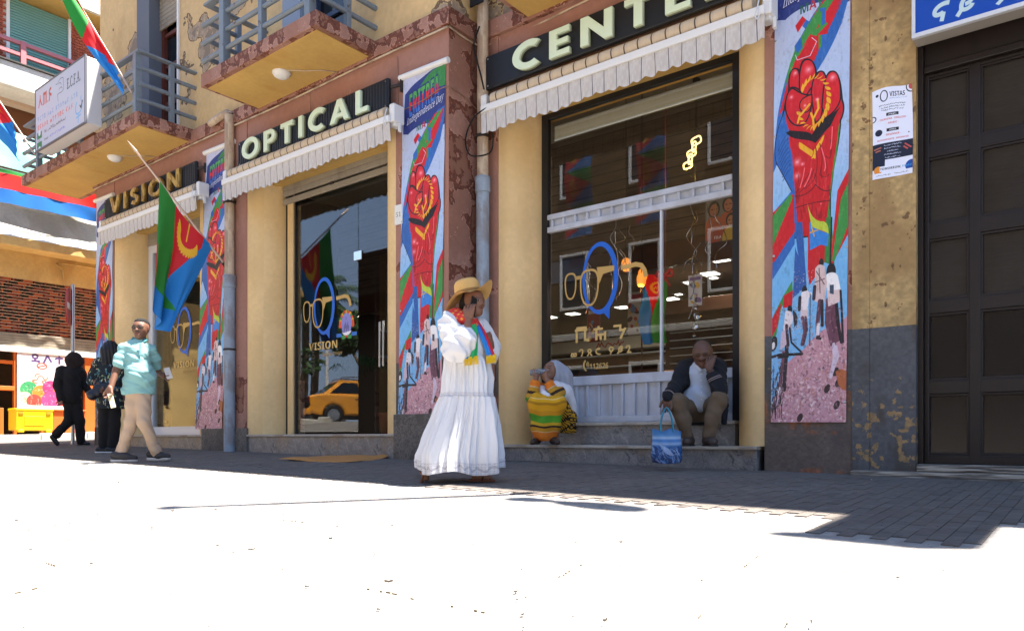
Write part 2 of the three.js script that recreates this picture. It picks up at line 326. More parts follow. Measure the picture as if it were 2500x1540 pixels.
upperDoor(-9.16, -7.78, 8.1, 0.42, std({ color: 0x2c3a54, roughness: 0.5 }), 7.7, std({ color: 0x8a96a6, roughness: 0.7 }));
part('door_trim', box(-12.078, -12.03, 5.5, 8.35, ZU, ZU + 0.03), M.white, shop);

// balconies: slab, soffit, posts and round rails
function balcony(x0, x1, zb, zf, leftOpen, rightOpen, posts) {
  const b = part('balcony_slab', rbox(x0, x1, 5.345, 5.53, zb - 0.1, zf, 0.012), M.peel, shop);
  part('soffit', box(x0 + 0.07, x1 - 0.07, 5.335, 5.347, zb + 0.002, zf - 0.07), M.ochre, b);
  const xa = x0 + 0.07, xb = x1 - 0.07, zr = zf - 0.07;
  for (const y of [5.74, 5.985, 6.23]) {
    part('rail', rod([xa - 0.14, y, zr], [xb + (rightOpen ? 0 : 0.0), y, zr], 0.032, 0.032, 12), M.rail, b);
    if (leftOpen) part('rail', rod([xa, y, zb - 0.12], [xa, y, zr + 0.02], 0.032, 0.032, 12), M.rail, b);
    if (rightOpen) part('rail', rod([xb, y, zb - 0.12], [xb, y, zr], 0.032, 0.032, 12), M.rail, b);
  }
  part('handrail', rbox(xa - 0.05, xb + 0.05, 6.45, 6.485, zr - 0.05, zr + 0.05, 0.01), M.rail, b);
  if (rightOpen) part('handrail', rbox(xb - 0.05, xb + 0.05, 6.452, 6.483, zb - 0.1, zr - 0.051, 0.01), M.rail, b);
  if (leftOpen) part('handrail', rbox(xa - 0.05, xa + 0.05, 6.452, 6.483, zb - 0.1, zr - 0.051, 0.01), M.rail, b);
  for (const [x, z, w] of posts) part('post', rbox(x - w / 2, x + w / 2, 5.53, 6.45, z - w / 2, z + w / 2, 0.006), M.rail, b);
  return b;
}
balcony(-16.06, -11.46, ZU, 1.42, true, true, [[-15.4, 1.35, 0.09], [-13.6, 1.35, 0.06], [-11.6, 1.35, 0.1], [-11.53, 0.85, 0.07], [-15.99, 0.8, 0.06]]);
balcony(-9.64, -7.13, ZU, 1.42, true, true, [[-9.16, 1.35, 0.11], [-8.3, 1.35, 0.08], [-7.33, 1.35, 0.1], [-9.57, 0.9, 0.07], [-7.2, 0.9, 0.07]]);
balcony(-5.18, -2.25, -0.06, 0.9, true, true, [[-4.6, 0.83, 0.09], [-3.6, 0.83, 0.08], [-2.5, 0.83, 0.1], [-5.11, 0.4, 0.07]]);

// --- right block
part('pier', box(-5.882, -5.58, 1.5, 5.3, -0.7, 0), M.pink, shop);
part('painted_dado', box(-5.881, -5.58, 0.2, 1.5, -0.7, -0.001), M.brown, shop);
part('pier', box(-2.44, -1.69, 1.52, 5.3, -0.7, 0), M.pink, shop);
part('painted_dado', box(-2.44, -1.69, 1.0, 1.52, -0.7, -0.001), M.dado, shop);
part('painted_dado', box(-2.44, -1.69, 0.15, 1.0, -0.7, -0.0012), M.brown, shop);
const DR = 0.42, ZW = -DR;
part('column', column(-5.58, -5.235, 0.52, 4.66, -0.008, DR, 1), M.yellow, shop);
part('column', column(-2.8, -2.44, 0.52, 4.66, -0.008, DR, -1), M.yellow, shop);
part('lintel', box(-5.58, -2.44, 4.662, 5.3, -0.6, -0.012), M.pink, shop);
part('lintel_soffit', rbox(-5.58, -2.44, 4.52, 4.66, -0.62, 0.02, 0.01), M.ochre, shop);
part('lintel_back', box(-5.58, -2.44, 4.4, 4.52, -0.62, -0.22), M.ochre, shop);
part('marble_base', box(-5.58, -2.5, 0.1, 0.484, -0.6, 0.03), M.marble, shop);
part('door_slab', rbox(-5.6, -2.49, 0.485, 0.52, -0.6, 0.06, 0.01), M.slab, shop);
part('marble_riser', box(-5.235, -2.8, 0.521, 0.728, -0.6, -0.2), M.marble, shop);
part('upper_step', rbox(-5.23, -2.8, 0.729, 0.765, -0.6, -0.17, 0.008), M.slab, shop);

// --- shop window of the right block: frame, ribbed apron, ladder bar, panes
{
  const w = part('shop_window', [box(-5.235, -5.15, 0.766, 4.4, ZW - 0.04, ZW + 0.03), box(-2.9, -2.8, 0.766, 4.4, ZW - 0.04, ZW + 0.03), box(-5.15, -2.9, 4.34, 4.4, ZW - 0.04, ZW + 0.03)], M.darkFrame, shop);
  part('apron', box(-5.15, -2.9, 0.768, 1.29, ZW - 0.035, ZW - 0.01), M.panelMetal, w);
  part('apron_rail', rbox(-5.15, -2.9, 1.19, 1.295, ZW - 0.01, ZW + 0.035, 0.008), M.panelMetal, w);
  part('apron_rail', rbox(-5.15, -2.9, 0.768, 0.84, ZW - 0.01, ZW + 0.035, 0.008), M.panelMetal, w);
  for (let i = 0; i < 15; i++) { const x = -5.07 + i * 0.149; part('apron_rib', rbox(x, x + 0.032, 0.84, 1.19, ZW - 0.011, ZW + 0.02, 0.006), M.panelMetal, w); }
  part('ladder_back', box(-5.15, -2.9, 3.06, 3.16, ZW - 0.03, ZW - 0.012), M.panelMetal, w);
  part('ladder_rail', rbox(-5.15, -2.9, 3.15, 3.21, ZW - 0.02, ZW + 0.04, 0.008), M.panelMetal, w);
  part('ladder_rail', rbox(-5.15, -2.9, 3.0, 3.065, ZW - 0.02, ZW + 0.04, 0.008), M.panelMetal, w);
  for (let i = 0; i < 14; i++) { const x = -5.11 + i * 0.161; part('ladder_rung', rbox(x, x + 0.03, 3.064, 3.151, ZW - 0.012, ZW + 0.025, 0.005), M.panelMetal, w); }
  part('divider', rbox(-3.695, -3.672, 1.295, 3.0, ZW - 0.02, ZW + 0.03, 0.005), M.whiteMetal, w);
  part('pane', box(-5.15, -3.695, 1.29, 3.0, ZW - 0.004, ZW + 0.002), M.glass, w);
  part('pane', box(-3.672, -2.9, 1.29, 3.0, ZW - 0.004, ZW + 0.002), M.glass, w);
  part('pane', box(-5.15, -2.9, 3.2, 4.34, ZW - 0.004, ZW + 0.002), M.glass, w);
}
// --- glass doors of the middle shop, rolling shutter above
{
  const w = part('glass_door', [box(-9.55, -9.49, 0.646, 4.3, ZG - 0.05, ZG + 0.03), box(-7.2, -7.12, 0.646, 4.3, ZG - 0.05, ZG + 0.03)], M.darkFrame, shop);
  part('jamb', rbox(-9.488, -9.36, 0.646, 4.06, ZG - 0.05, ZG + 0.05, 0.008), M.yellow, w);
  part('frame_edge', box(-9.358, -9.325, 0.646, 4.06, ZG - 0.03, ZG + 0.02), M.darkFrame, w);
  part('pane', box(-9.325, -7.955, 0.68, 4.06, ZG - 0.006, ZG + 0.004), M.glass, w);
  part('pane', box(-7.945, -7.2, 3.08, 4.06, ZG - 0.006, ZG + 0.004), M.glass, w);
  const leaf = part('door_leaf', box(-0.73, 0, 0.67, 3.06, -0.004, 0.006), M.glass, w); leaf.position.set(-7.21, 0, ZG); leaf.rotation.y = -0.35;   // ajar, opening inwards
  part('corner_fitting', rbox(-8.02, -7.86, 3.0, 3.12, ZG + 0.008, ZG + 0.025, 0.004), M.chrome, w);
  const hx = (x) => x + 7.21;
  part('pull_handle', [rod([hx(-7.6), 1.54, 0.07], [hx(-7.6), 2.14, 0.07], 0.014), rod([hx(-7.6), 1.68, 0], [hx(-7.6), 1.68, 0.07], 0.01), rod([hx(-7.6), 2.02, 0], [hx(-7.6), 2.02, 0.07], 0.01), rod([hx(-7.47), 1.54, 0.07], [hx(-7.47), 2.14, 0.07], 0.014), rod([hx(-7.6), 1.68, 0.07], [hx(-7.47), 1.68, 0.07], 0.01), rod([hx(-7.6), 2.02, 0.07], [hx(-7.47), 2.02, 0.07], 0.01)], M.chrome, leaf);
  part('locking_bar', rod([hx(-7.4), 0.72, 0.03], [hx(-7.4), 2.75, 0.03], 0.008), M.chrome, leaf);
  for (let i = 0; i < 5; i++) { const y = 4.06 + i * 0.085 - (i ? 0 : 0.03); part('shutter_slat', rbox(-9.55, -7.12, y, y + 0.083, ZG + 0.05 + (i % 2) * 0.004, ZG + 0.09, 0.012), M.shutter, w); }
  part('lock_plate', box(-8.45, -8.36, 4.1, 4.13, ZG + 0.09, ZG + 0.1), M.iron, w);
}
// --- left shop window in its white frame
{
  const w = part('shop_window', [rbox(-13.75, -13.6, 0.646, 4.3, ZG - 0.04, ZG + 0.04, 0.006), rbox(-13.6, -11.5, 0.646, 0.79, ZG - 0.04, ZG + 0.05, 0.006), rbox(-13.6, -11.5, 3.95, 4.08, ZG - 0.04, ZG + 0.04, 0.006), box(-11.56, -11.5, 0.79, 3.95, ZG - 0.04, ZG + 0.03)], M.whiteMetal, shop);
  part('pane', box(-13.6, -11.56, 0.79, 3.95, ZG - 0.006, ZG + 0.004), M.glass, w);
  for (let i = 0; i < 4; i++) { const y = 4.08 + i * 0.06; part('shutter_slat', rbox(-13.74, -11.5, y, y + 0.058, ZG + 0.0, ZG + 0.06, 0.01), M.shutter, w); }
}
// cables and clips along the cornice
part('cable', [tube([[-15, 5.29, ZL + 0.03], [-13, 5.275, ZL + 0.03], [-11, 5.28, ZL + 0.03], [-9, 5.26, ZL + 0.03], [-7.2, 5.28, ZL + 0.03], [-5.87, 5.27, ZL + 0.03]], 0.012, 60), tube([[-5.86, 5.27, ZL + 0.02], [-5.86, 5.25, 0.2], [-5.8, 5.24, 0.03], [-4, 5.26, 0.03], [-1.7, 5.27, 0.03]], 0.011, 60)], M.pipeTop, shop);
part('cable', [tube([[-6.72, 5.2, ZL + 0.012], [-6.715, 4.6, ZL + 0.01], [-6.73, 4.3, ZL + 0.01]], 0.006), tube([[-8.42, 5.3, ZL + 0.012], [-8.42, 5.0, ZL + 0.01]], 0.005), tube([[-6.72, 4.52, ZL + 0.012], [-6.3, 4.55, ZL + 0.012], [-5.89, 4.6, ZL + 0.012], [-5.87, 4.58, 0.3], [-5.87, 4.5, 0.05]], 0.006)], M.cable, shop);
part('bracket', [rod([-6.76, 4.82, 0.6], [-6.64, 4.83, 0.55], 0.02), box(-6.65, -6.63, 4.75, 4.9, 0.52, 0.56)], M.iron, shop);
part('bracket', [rod([-11.2, 4.82, 0.6], [-11.08, 4.83, 0.55], 0.02), box(-11.09, -11.07, 4.75, 4.9, 0.52, 0.56)], M.iron, shop);

// --- neighbouring building on the right: worn yellow wall over a grey dado, panelled brown door
const nb = thing('neighbour_building', 'worn yellow building on the right with a grey dado and a tall brown panelled door', 'building');
part('corner_strip', box(-1.688, -1.553, 1.515, 6, -0.7, 0.012), M.neigh, nb);
part('corner_strip_dado', box(-1.688, -1.553, 0.1, 1.514, -0.7, 0.0115), M.dado, nb);
part('wall', box(-1.5525, -1.205, 1.515, 6, -0.7, 0.004), M.neigh, nb);
part('wall_dado', box(-1.5525, -1.205, 0.1, 1.514, -0.7, 0.0035), M.dado, nb);
part('wall', box(-1.204, 4, 3.85, HB - 0.5, -0.5, 0.0), M.neigh, nb);
part('wall', box(1.6, 4, 0, 3.849, -0.5, 0.0), M.neigh, nb);
part('wall', box(4, 12, 0, HB - 0.5, -0.5, -0.1), M.neigh, nb);
part('wall', box(-1.686, 1, 6, HB - 0.5, -0.6, 0.003), M.upper, nb);
part('roof', box(-1.55, 12, HB - 0.5, HB - 0.35, -8, 0.0), M.concrete, nb);
part('eaves', rbox(-1.62, 12, HB - 0.5, HB - 0.3, 0.001, 0.62, 0.02), M.concrete, nb);
{ // unseen balcony slab and parapet, added and sized to cast the pavement shadow lobe
  const b = part('balcony_slab', rbox(1.28, 2.0, 8.6, 8.8, 0.02, 1.53, 0.09), M.concrete, nb);
  part('parapet', rbox(1.3, 1.98, 8.8, 9.3, 1.4, 1.5, 0.03), M.upper, b);
}
{ // panelled door, two leaves, the right one cut by the picture's edge
  const zd = -0.16, d = part('door', [box(-1.204, -1.165, 0.34, 3.85, zd - 0.1, zd + 0.09)], M.wood, nb);
  part('door_head', [rbox(-1.165, 1.6, 3.62, 3.85, zd - 0.1, zd + 0.05, 0.008), rbox(-1.165, 1.6, 3.56, 3.62, zd - 0.1, zd + 0.075, 0.01)], M.wood, d);
  const k = 6.96 / 6.8, Y = (y) => 0.6 + (y - 0.6) * k;                 // rows measured on the wall plane, carried to the door's plane
  const rows = [[0.461, 0.945], [1.05, 1.585], [1.69, 2.18], [2.3, 2.83], [2.93, 3.47]].map(([a, b]) => [Y(a), Y(b)]);
  const cols = [[-1.17, -0.85], [-0.775, -0.43], [-0.35, -0.02]];
  part('door_rail', [rbox(-1.165, 0.02, 0.385, rows[0][0], zd - 0.05, zd + 0.03, 0.006)], M.wood, d);
  for (let i = 0; i < 4; i++) part('door_rail', rbox(-1.165, 0.02, rows[i][1], rows[i + 1][0], zd - 0.05, zd + 0.028, 0.006), M.wood, d);
  part('door_rail', rbox(-1.165, 0.02, rows[4][1], 3.56, zd - 0.05, zd + 0.028, 0.006), M.wood, d);
  for (const x of [-1.165, -0.85, -0.43, -0.02]) part('door_stile', rbox(x + (x < -1 ? 0 : 0), x + (x < -1 ? 0.035 : 0.078), 0.385, 3.56, zd - 0.055, zd + 0.032, 0.006), M.wood, d);
  part('door_leaf', box(0.06, 1.6, 0.34, 3.56, zd - 0.06, zd + 0.02), M.wood, d);
  const glassy = phys({ map: dataTex(512, 0.5, (u, v) => { const r = fbm(u, v, 6, 4, 203, 60), dd = fbm(u, v, 5, 4, 205); return mix3(c3(34, 32, 31), c3(56, 53, 50), 0.5 * r + 0.5 * dd); }), roughness: 0.14, bumpMap: dataTex(256, 0.25, (u, v) => grey(0.5 + 0.3 * Math.sin(v * Math.PI * 24) + 0.2 * fbm(u, v, 16, 3, 207)), false), bumpScale: 0.0003 });
  const solid = phys({ color: 0x131216, roughness: 0.2 });
  for (const [ci, [x0, x1]] of cols.entries()) rows.forEach(([y0, y1], i) => {
    const p = part('door_panel', box(x0, x1, y0, y1, zd - 0.04, zd - 0.012), i < 2 ? solid : glassy, d);
    part('beading', [rbox(x0, x1, y1 - 0.02, y1, zd - 0.012, zd + 0.02, 0.004), rbox(x0, x1, y0, y0 + 0.02, zd - 0.012, zd + 0.02, 0.004), rbox(x0, x0 + 0.018, y0 + 0.02, y1 - 0.02, zd - 0.012, zd + 0.02, 0.004), rbox(x1 - 0.018, x1, y0 + 0.02, y1 - 0.02, zd - 0.012, zd + 0.02, 0.004)], M.wood, p);
  });
  part('threshold', rbox(-1.69, 1.6, 0.2, 0.325, -0.3, 0.07, 0.012), M.greyWood, nb);
  part('threshold', rbox(-1.2, 1.6, 0.325, 0.385, -0.3, 0.02, 0.012), M.greyWood, nb);
  part('door_back', box(-1.2, 1.7, 0.2, 3.9, -0.45, -0.4), M.black, nb);
}
// ------------------------------------------------------------------ lettering
// Geez letters as pen strokes in a 1 x 1 box (y down)
const GEEZ = {
  na: 'M.95 .08 C.5 -.02 .08 .2 .1 .45 C.12 .66 .5 .6 .62 .5 M.62 .5 L.5 1', yi: 'M.15 1 L.38 .68 C.3 .3 .55 .05 .75 .05 C1 .05 .95 .42 .55 .45 M.38 .68 C.6 .8 .85 .7 .92 .5',
  qwa: 'M.5 0 L.5 .68 M.5 .2 C.1 .2 .05 .55 .5 .55 C.95 .55 .95 .2 .5 .2 M.5 .62 L.15 1 M.5 .68 L.85 .68 L.82 1', n: 'M.1 .35 L.25 .1 C.6 .02 .85 .1 .75 .3 L.6 .55 M.9 .5 L.8 .5 L.55 1',
  vi: 'M.05 .16 L.95 .16 M.15 0 L.9 0 M.18 .16 L.18 1 M.78 .16 L.78 .85 L1 .85 L1 1', zho: 'M.05 .2 L.7 .2 M.4 0 L.4 .2 M.25 .2 L.25 .95 M.25 .6 L.85 .6 M.85 .4 L.85 1 M.55 .6 L.55 .95', nn: 'M.1 .12 L.55 .12 L.55 .42 L.9 .42 M.9 .3 L.55 1',
  me: 'M.3 .5 C.05 .5 .05 .9 .3 .9 C.55 .9 .55 .5 .3 .5 M.55 .7 C.55 .4 .95 .4 .95 .7 C.95 .95 .6 .95 .55 .7', ne: 'M.1 .3 L.3 .1 C.7 0 .8 .2 .7 .4 L.5 1', tse: 'M.5 .1 C.15 .15 .15 .5 .5 .5 C.85 .5 .85 .15 .5 .1 M.5 .5 L.15 1 M.5 .5 L.9 1', r: 'M.9 .15 C.4 0 .1 .3 .3 .6 C.5 .9 .8 .9 .95 .8',
  aa: 'M.5 .05 C.1 .05 .1 .55 .5 .55 C.9 .55 .9 .05 .5 .05 M.6 .5 L.35 1', ni: 'M.1 .3 L.3 .1 C.7 0 .8 .2 .65 .5 L.4 .9 L.85 .9 L.9 1', i: 'M.5 0 L.5 .4 M.5 .3 L.1 1 M.5 .3 L.85 .8 L1 .8', k: 'M.1 0 L.1 1 M.1 .15 L.5 .1 L.5 1 M.5 .2 L.9 .1 L.9 1', fa: 'M.9 .05 C.3 0 .2 .4 .5 .45 L.3 1 M.5 .45 L.95 .6',
  de: 'M.5 .05 C.15 .05 .15 .5 .5 .5 C.85 .5 .85 .05 .5 .05 M.5 .5 L.5 .8 M.1 .8 L.9 .8 L.9 1', la: 'M.5 .05 L.1 1 M.5 .05 L.9 .75 L1 .75', te: 'M.5 0 L.5 1 M.1 .3 L.9 .3 M.1 .3 L.1 .5',
};
function geez(x, word, ox, oy, w, h, gap, color, lw) {
  x.strokeStyle = color; x.lineCap = 'butt'; x.lineJoin = 'miter';
  for (const k of word) {
    if (k !== ' ') { x.save(); x.translate(ox, oy); x.scale(w, h); x.lineWidth = lw / w; x.stroke(new Path2D(GEEZ[k])); x.restore(); }
    ox += (k === ' ' ? 0.5 : 1) * w + gap;
  }
}
// upright block letters as outlines, 1 unit high
const arcPts = (cx, cy, r, a0, a1, n = 18, ry = r) => Array.from({ length: n + 1 }, (_, i) => { const a = a0 + (a1 - a0) * i / n; return [cx + r * Math.cos(a), cy + ry * Math.sin(a)]; });
function ringSector(cx, cy, R, r, a0, a1, Ry = R, ry = r) { return poly([...arcPts(cx, cy, R, a0, a1, 24, Ry), ...arcPts(cx, cy, r, a1, a0, 24, ry)]); }
function strokeShape(pts, w) { // a bent stroke of even width
  const L = [], R = [];
  pts.forEach((p, i) => { const a = pts[Math.max(0, i - 1)], b = pts[Math.min(pts.length - 1, i + 1)], dx = b[0] - a[0], dy = b[1] - a[1], l = Math.hypot(dx, dy); L.push([p[0] - dy / l * w / 2, p[1] + dx / l * w / 2]); R.unshift([p[0] + dy / l * w / 2, p[1] - dx / l * w / 2]); });
  return poly([...L, ...R]);
}
const D2 = Math.PI / 180;
const LETTER = {
  O() { const s = poly(arcPts(0.58, 0.5, 0.58, 0, 2 * Math.PI, 40, 0.53).slice(0, -1)); s.holes.push(new THREE.Path(arcPts(0.58, 0.5, 0.33, 0, 2 * Math.PI, 40, 0.31).slice(0, -1).map(([x, y]) => new THREE.Vector2(x, y)))); return [[s], 1.16]; },
  P() { const s = poly([[0, 0], [0.24, 0], [0.24, 0.36], ...arcPts(0.42, 0.68, 0.32, -Math.PI / 2, Math.PI / 2, 16), [0, 1]]); s.holes.push(new THREE.Path([[0.24, 0.55], ...arcPts(0.4, 0.68, 0.13, -Math.PI / 2, Math.PI / 2, 12), [0.24, 0.81]].map(([x, y]) => new THREE.Vector2(x, y)))); return [[s], 0.76]; },
  T() { return [[poly([[0.26, 0], [0.5, 0], [0.5, 0.79], [0.76, 0.79], [0.76, 1], [0, 1], [0, 0.79], [0.26, 0.79]])], 0.76]; },
  I() { return [[poly([[0, 0], [0.24, 0], [0.24, 1], [0, 1]])], 0.24]; },
  C() { return [[ringSector(0.56, 0.5, 0.56, 0.31, 52 * D2, 308 * D2, 0.53, 0.29)], 0.9]; },
  A() { const s = poly([[0, 0], [0.26, 0], [0.34, 0.2], [0.7, 0.2], [0.78, 0], [1.04, 0], [0.64, 1], [0.4, 1]]); s.holes.push(new THREE.Path([[0.41, 0.38], [0.52, 0.68], [0.63, 0.38]].map(([x, y]) => new THREE.Vector2(x, y)))); return [[s], 1.04]; },
  L() { return [[poly([[0, 0], [0.62, 0], [0.62, 0.21], [0.24, 0.21], [0.24, 1], [0, 1]])], 0.62]; },
  E() { return [[poly([[0, 0], [0.64, 0], [0.64, 0.2], [0.24, 0.2], [0.24, 0.41], [0.6, 0.41], [0.6, 0.6], [0.24, 0.6], [0.24, 0.8], [0.64, 0.8], [0.64, 1], [0, 1]])], 0.64]; },
  N() { return [[poly([[0, 0], [0.24, 0], [0.24, 0.6], [0.7, 0], [0.94, 0], [0.94, 1], [0.7, 1], [0.7, 0.4], [0.24, 1], [0, 1]])], 0.94]; },
  R() { const s = poly([[0, 0], [0.24, 0], [0.24, 0.36], [0.34, 0.36], [0.52, 0], [0.8, 0], [0.58, 0.4], ...arcPts(0.44, 0.7, 0.3, -60 * D2, Math.PI / 2, 14), [0, 1]]); s.holes.push(new THREE.Path([[0.24, 0.55], ...arcPts(0.41, 0.68, 0.13, -Math.PI / 2, Math.PI / 2, 12), [0.24, 0.81]].map(([x, y]) => new THREE.Vector2(x, y)))); return [[s], 0.78]; },
  V() { return [[poly([[0.36, 0], [0.6, 0], [0.96, 1], [0.7, 1], [0.48, 0.36], [0.26, 1], [0, 1]])], 0.96]; },
  S() { return [[strokeShape([...arcPts(0.34, 0.715, 0.21, 40 * D2, 200 * D2, 12, 0.175), ...arcPts(0.36, 0.3, 0.24, 75 * D2, -145 * D2, 16, 0.19)], 0.23)], 0.66]; },
};
function boardSign(name, label, word, x0, x1, y0, y1, zf, lx0, lx1, face, rim, ribbed) {
  const g = thing(name, label, 'sign', [(x0 + x1) / 2, y0, zf], 0), cx = (x0 + x1) / 2;
  part('backboard', rbox(x0 - cx, x1 - cx, 0, y1 - y0, -0.06, 0, 0.02, 3), std({ color: 0x0d1016, roughness: 0.55 }), g);
  if (ribbed) for (let i = 0; i < ribbed; i++) { const x = lerp(x0, x1, (i + 0.5) / ribbed) - cx; part('board_rib', box(x - 0.012, x + 0.012, 0.03, y1 - y0 - 0.03, 0.0, 0.006), std({ color: 0x10141d, roughness: 0.5 }), g); }
  const h = (y1 - y0) * 0.76, defs = [...word].map((c) => LETTER[c]()), tot = defs.reduce((s, d) => s + d[1], 0), gaps = word.length - 1;
  let sx = 1, gap = ((lx1 - lx0) / h - tot) / gaps;
  if (gap > 0.45) { sx = ((lx1 - lx0) / h) / (tot + 0.34 * gaps); gap = 0.34 * sx; }
  let x = lx0 - cx;
  for (const [shapes, w] of defs) {
    const gs = shapes.map((s) => extrude(s, 0.034 / h, 0.016, 20).scale(h * sx, h, h).translate(x, (y1 - y0) * 0.12, 0.022));
    const bk = shapes.map((s) => extrude(s, 0.022 / h, 0, 20).scale(h * sx, h, h).translate(x, (y1 - y0) * 0.12, 0.001));
    const l = part('letter', gs, face, g); part('letter_back', bk, rim, l);
    x += (w * sx + gap) * h;
  }
  for (const sx2 of [x0 + 0.04, x1 - 0.04]) for (const y of [0.04, y1 - y0 - 0.04]) part('screw', ball(sx2 - cx, y, 0.002, 0.01, 1, 1, 0.4, 8), M.steel, g);
  return g;
}
const pale = std({ color: 0xcfe0c4, roughness: 0.45 }), paleRim = std({ color: 0x8a8f78, roughness: 0.6 });
boardSign('shop_sign', 'black board reading OPTICAL in pale green raised letters over the glass doors', 'OPTICAL', -10.0, -6.77, 4.555, 4.93, 0.64, -9.82, -7.08, pale, paleRim, 60);
boardSign('shop_sign', 'black board reading CENTER in pale green letters, cut off by the top edge', 'CENTER', -5.66, -2.38, 4.63, 5.02, 0.14, -5.22, -2.62, pale, paleRim, 0);
boardSign('shop_sign', 'black board reading VISION in worn gold letters under the left balcony', 'VISION', -14.38, -11.19, 4.565, 4.94, 0.64, -14.05, -11.6, std({ map: renderTex(256, 0.3, c3(196, 164, 84), { s: 211, spots: 0.15, stain: c3(120, 90, 40), stainAmt: 0.9 }), metalness: 0.3, roughness: 0.45 }), std({ color: 0x6a4f22, roughness: 0.6 }), 60);

// ------------------------------------------------------------------ awnings: striped cloth roll, white front bar, scalloped valance
T.valance = dataTex(256, 0.142, (u, v) => { const d = Math.abs(u - 0.5), n = fbm(u, v, 8, 3, 221); let c = mix3(c3(206, 203, 200), c3(178, 172, 166), n); if (d < 0.035) c = mix3(c, c3(92, 88, 92), 0.85); if (d > 0.12 && d < 0.145) c = mix3(c, c3(170, 166, 166), 0.6); return c; }, true, 256, 0.4);
T.roll = dataTex(256, 0.15, (u, v) => { const d = Math.abs(u - 0.5), n = fbm(u, v, 6, 3, 223); let c = mix3(c3(208, 190, 164), c3(178, 160, 134), n); if (d < 0.05) c = mix3(c, c3(60, 50, 44), 0.85); return c; }, true, 256, 0.4);
const valMat = std({ map: T.valance, roughness: 0.9, side: THREE.DoubleSide, bumpMap: T.cloth, bumpScale: 0.0003 }), rollMat = std({ map: T.roll, roughness: 0.9 });
function awning(label, x0, x1, zf, phase) {
  const L = x1 - x0, g = thing('awning', label, 'awning', [x0, 4.07, zf], 0, 'striped awnings rolled in over the shop windows');
  const r = new THREE.CylinderGeometry(0.072, 0.072, L - 0.24, 20, 40).rotateZ(Math.PI / 2), rp = r.attributes.position, ru = r.attributes.uv;
  for (let i = 0; i < rp.count; i++) { const x = rp.getX(i), k = 1 + 0.05 * Math.sin(x * 42) * 0.6; rp.setY(i, rp.getY(i) * k); rp.setZ(i, rp.getZ(i) * k); ru.setXY(i, x, Math.atan2(rp.getY(i), rp.getZ(i)) * 0.062); }
  part('cloth_roll', r.translate(L / 2, 0.39, -0.075), rollMat, g, { keepUV: true });
  part('front_bar', rbox(0, L, 0.235, 0.315, -0.04, 0.02, 0.01), M.white, g);
  part('back_bar', rbox(0.05, L - 0.05, 0.30, 0.34, -0.22, -0.17, 0.008), M.white, g);
  const n = Math.round(L / 0.142) * 12;
  part('valance', sheet(n, 8, (u, v) => { const x = u * L, s = Math.abs(Math.sin((x / 0.142) * Math.PI + phase)), h = 0.2 + 0.028 * s + 0.012 * Math.sin(u * 23 + phase) + 0.01 * Math.sin(u * 7); return [x + 0.006 * v * Math.sin(x * 30), 0.235 - h * v, 0.0 + v * (0.007 * Math.sin(x * 22 + phase + 2 * Math.sin(x * 3)) + 0.005 * Math.sin(x * 13.2 + 1) + 0.005 * Math.sin(x * 44.2 + 3 * Math.sin(x * 2))) - 0.01 * v]; }, (u, v) => [u * L, v * 0.25]), valMat, g, { keepUV: true });
  for (const s of [0, 1]) {
    const x = s ? L : 0, e = part('end_bracket', [rbox(x - 0.035, x + 0.05, 0.24, 0.46, -0.2, -0.02, 0.02), rbox(x - 0.05, x + 0.03, 0.2, 0.3, -0.16, -0.05, 0.012), rbox(x + 0.03, x + 0.06, 0.14, 0.24, -0.14, -0.1, 0.006)], M.white, g);
    if (s) part('crank_eye', [tube([[x - 0.05, 0.4, 0.0], [x - 0.06, 0.3, 0.02], [x - 0.08, 0.24, 0.02], [x - 0.06, 0.2, 0.02], [x - 0.04, 0.24, 0.02], [x - 0.05, 0.3, 0.02]], 0.007, 20), rod([x - 0.1, 0.22, -0.08], [x + 0.02, 0.24, -0.08], 0.02)], M.whiteMetal, e);
  }
  return g;
}
awning('rolled in awning with scalloped striped valance under the OPTICAL sign', -10.2, -6.6, 0.77, 0.3);
awning('rolled in awning with scalloped striped valance under the VISION sign', -14.32, -10.95, 0.77, 1.1);
awning('largest striped awning, rolled in below the CENTER sign over the shop window', -5.61, -2.34, 0.27, 0.7);

// ------------------------------------------------------------------ drainpipes
function drainpipe(label, x, z, yj, y0, y1, r) {
  const g = thing('drainpipe', label, 'drainpipe', [x, y0, z], 0, 'drainpipes between the shop fronts');
  part('upper_pipe', rod([0, yj - y0, 0], [0, y1 - y0, 0], r * 0.86, r * 0.86, 18), M.pipeTop, g);
  part('lower_pipe', rod([0, 0, 0], [0, yj - y0 - 0.02, 0], r, r, 18), M.pipeLow, g);
  part('socket', [rod([0, yj - y0 - 0.16, 0], [0, yj - y0, 0], r * 1.16, r * 1.16, 18), rod([0, yj - y0 - 0.0, 0], [0, yj - y0 + 0.025, 0], r * 1.24, r * 1.1, 18)], M.pipeLow, g);
  for (const y of [1.9, 4.1]) if (y > y0) part('clip', rod([0, y - y0, 0], [0, y - y0 + 0.03, 0], r * 1.1, r * 1.1, 16), M.iron, g);
  return g;
}
drainpipe('beige drainpipe with a grey lower length left of the OPTICAL sign', -10.3, ZL + 0.075, 3.0, base(-10.3), 5.42, 0.083);
drainpipe('drainpipe in the corner left of the CENTER sign, blue grey below', -5.72, 0.115, 3.62, 0.3, 9.5, 0.078);
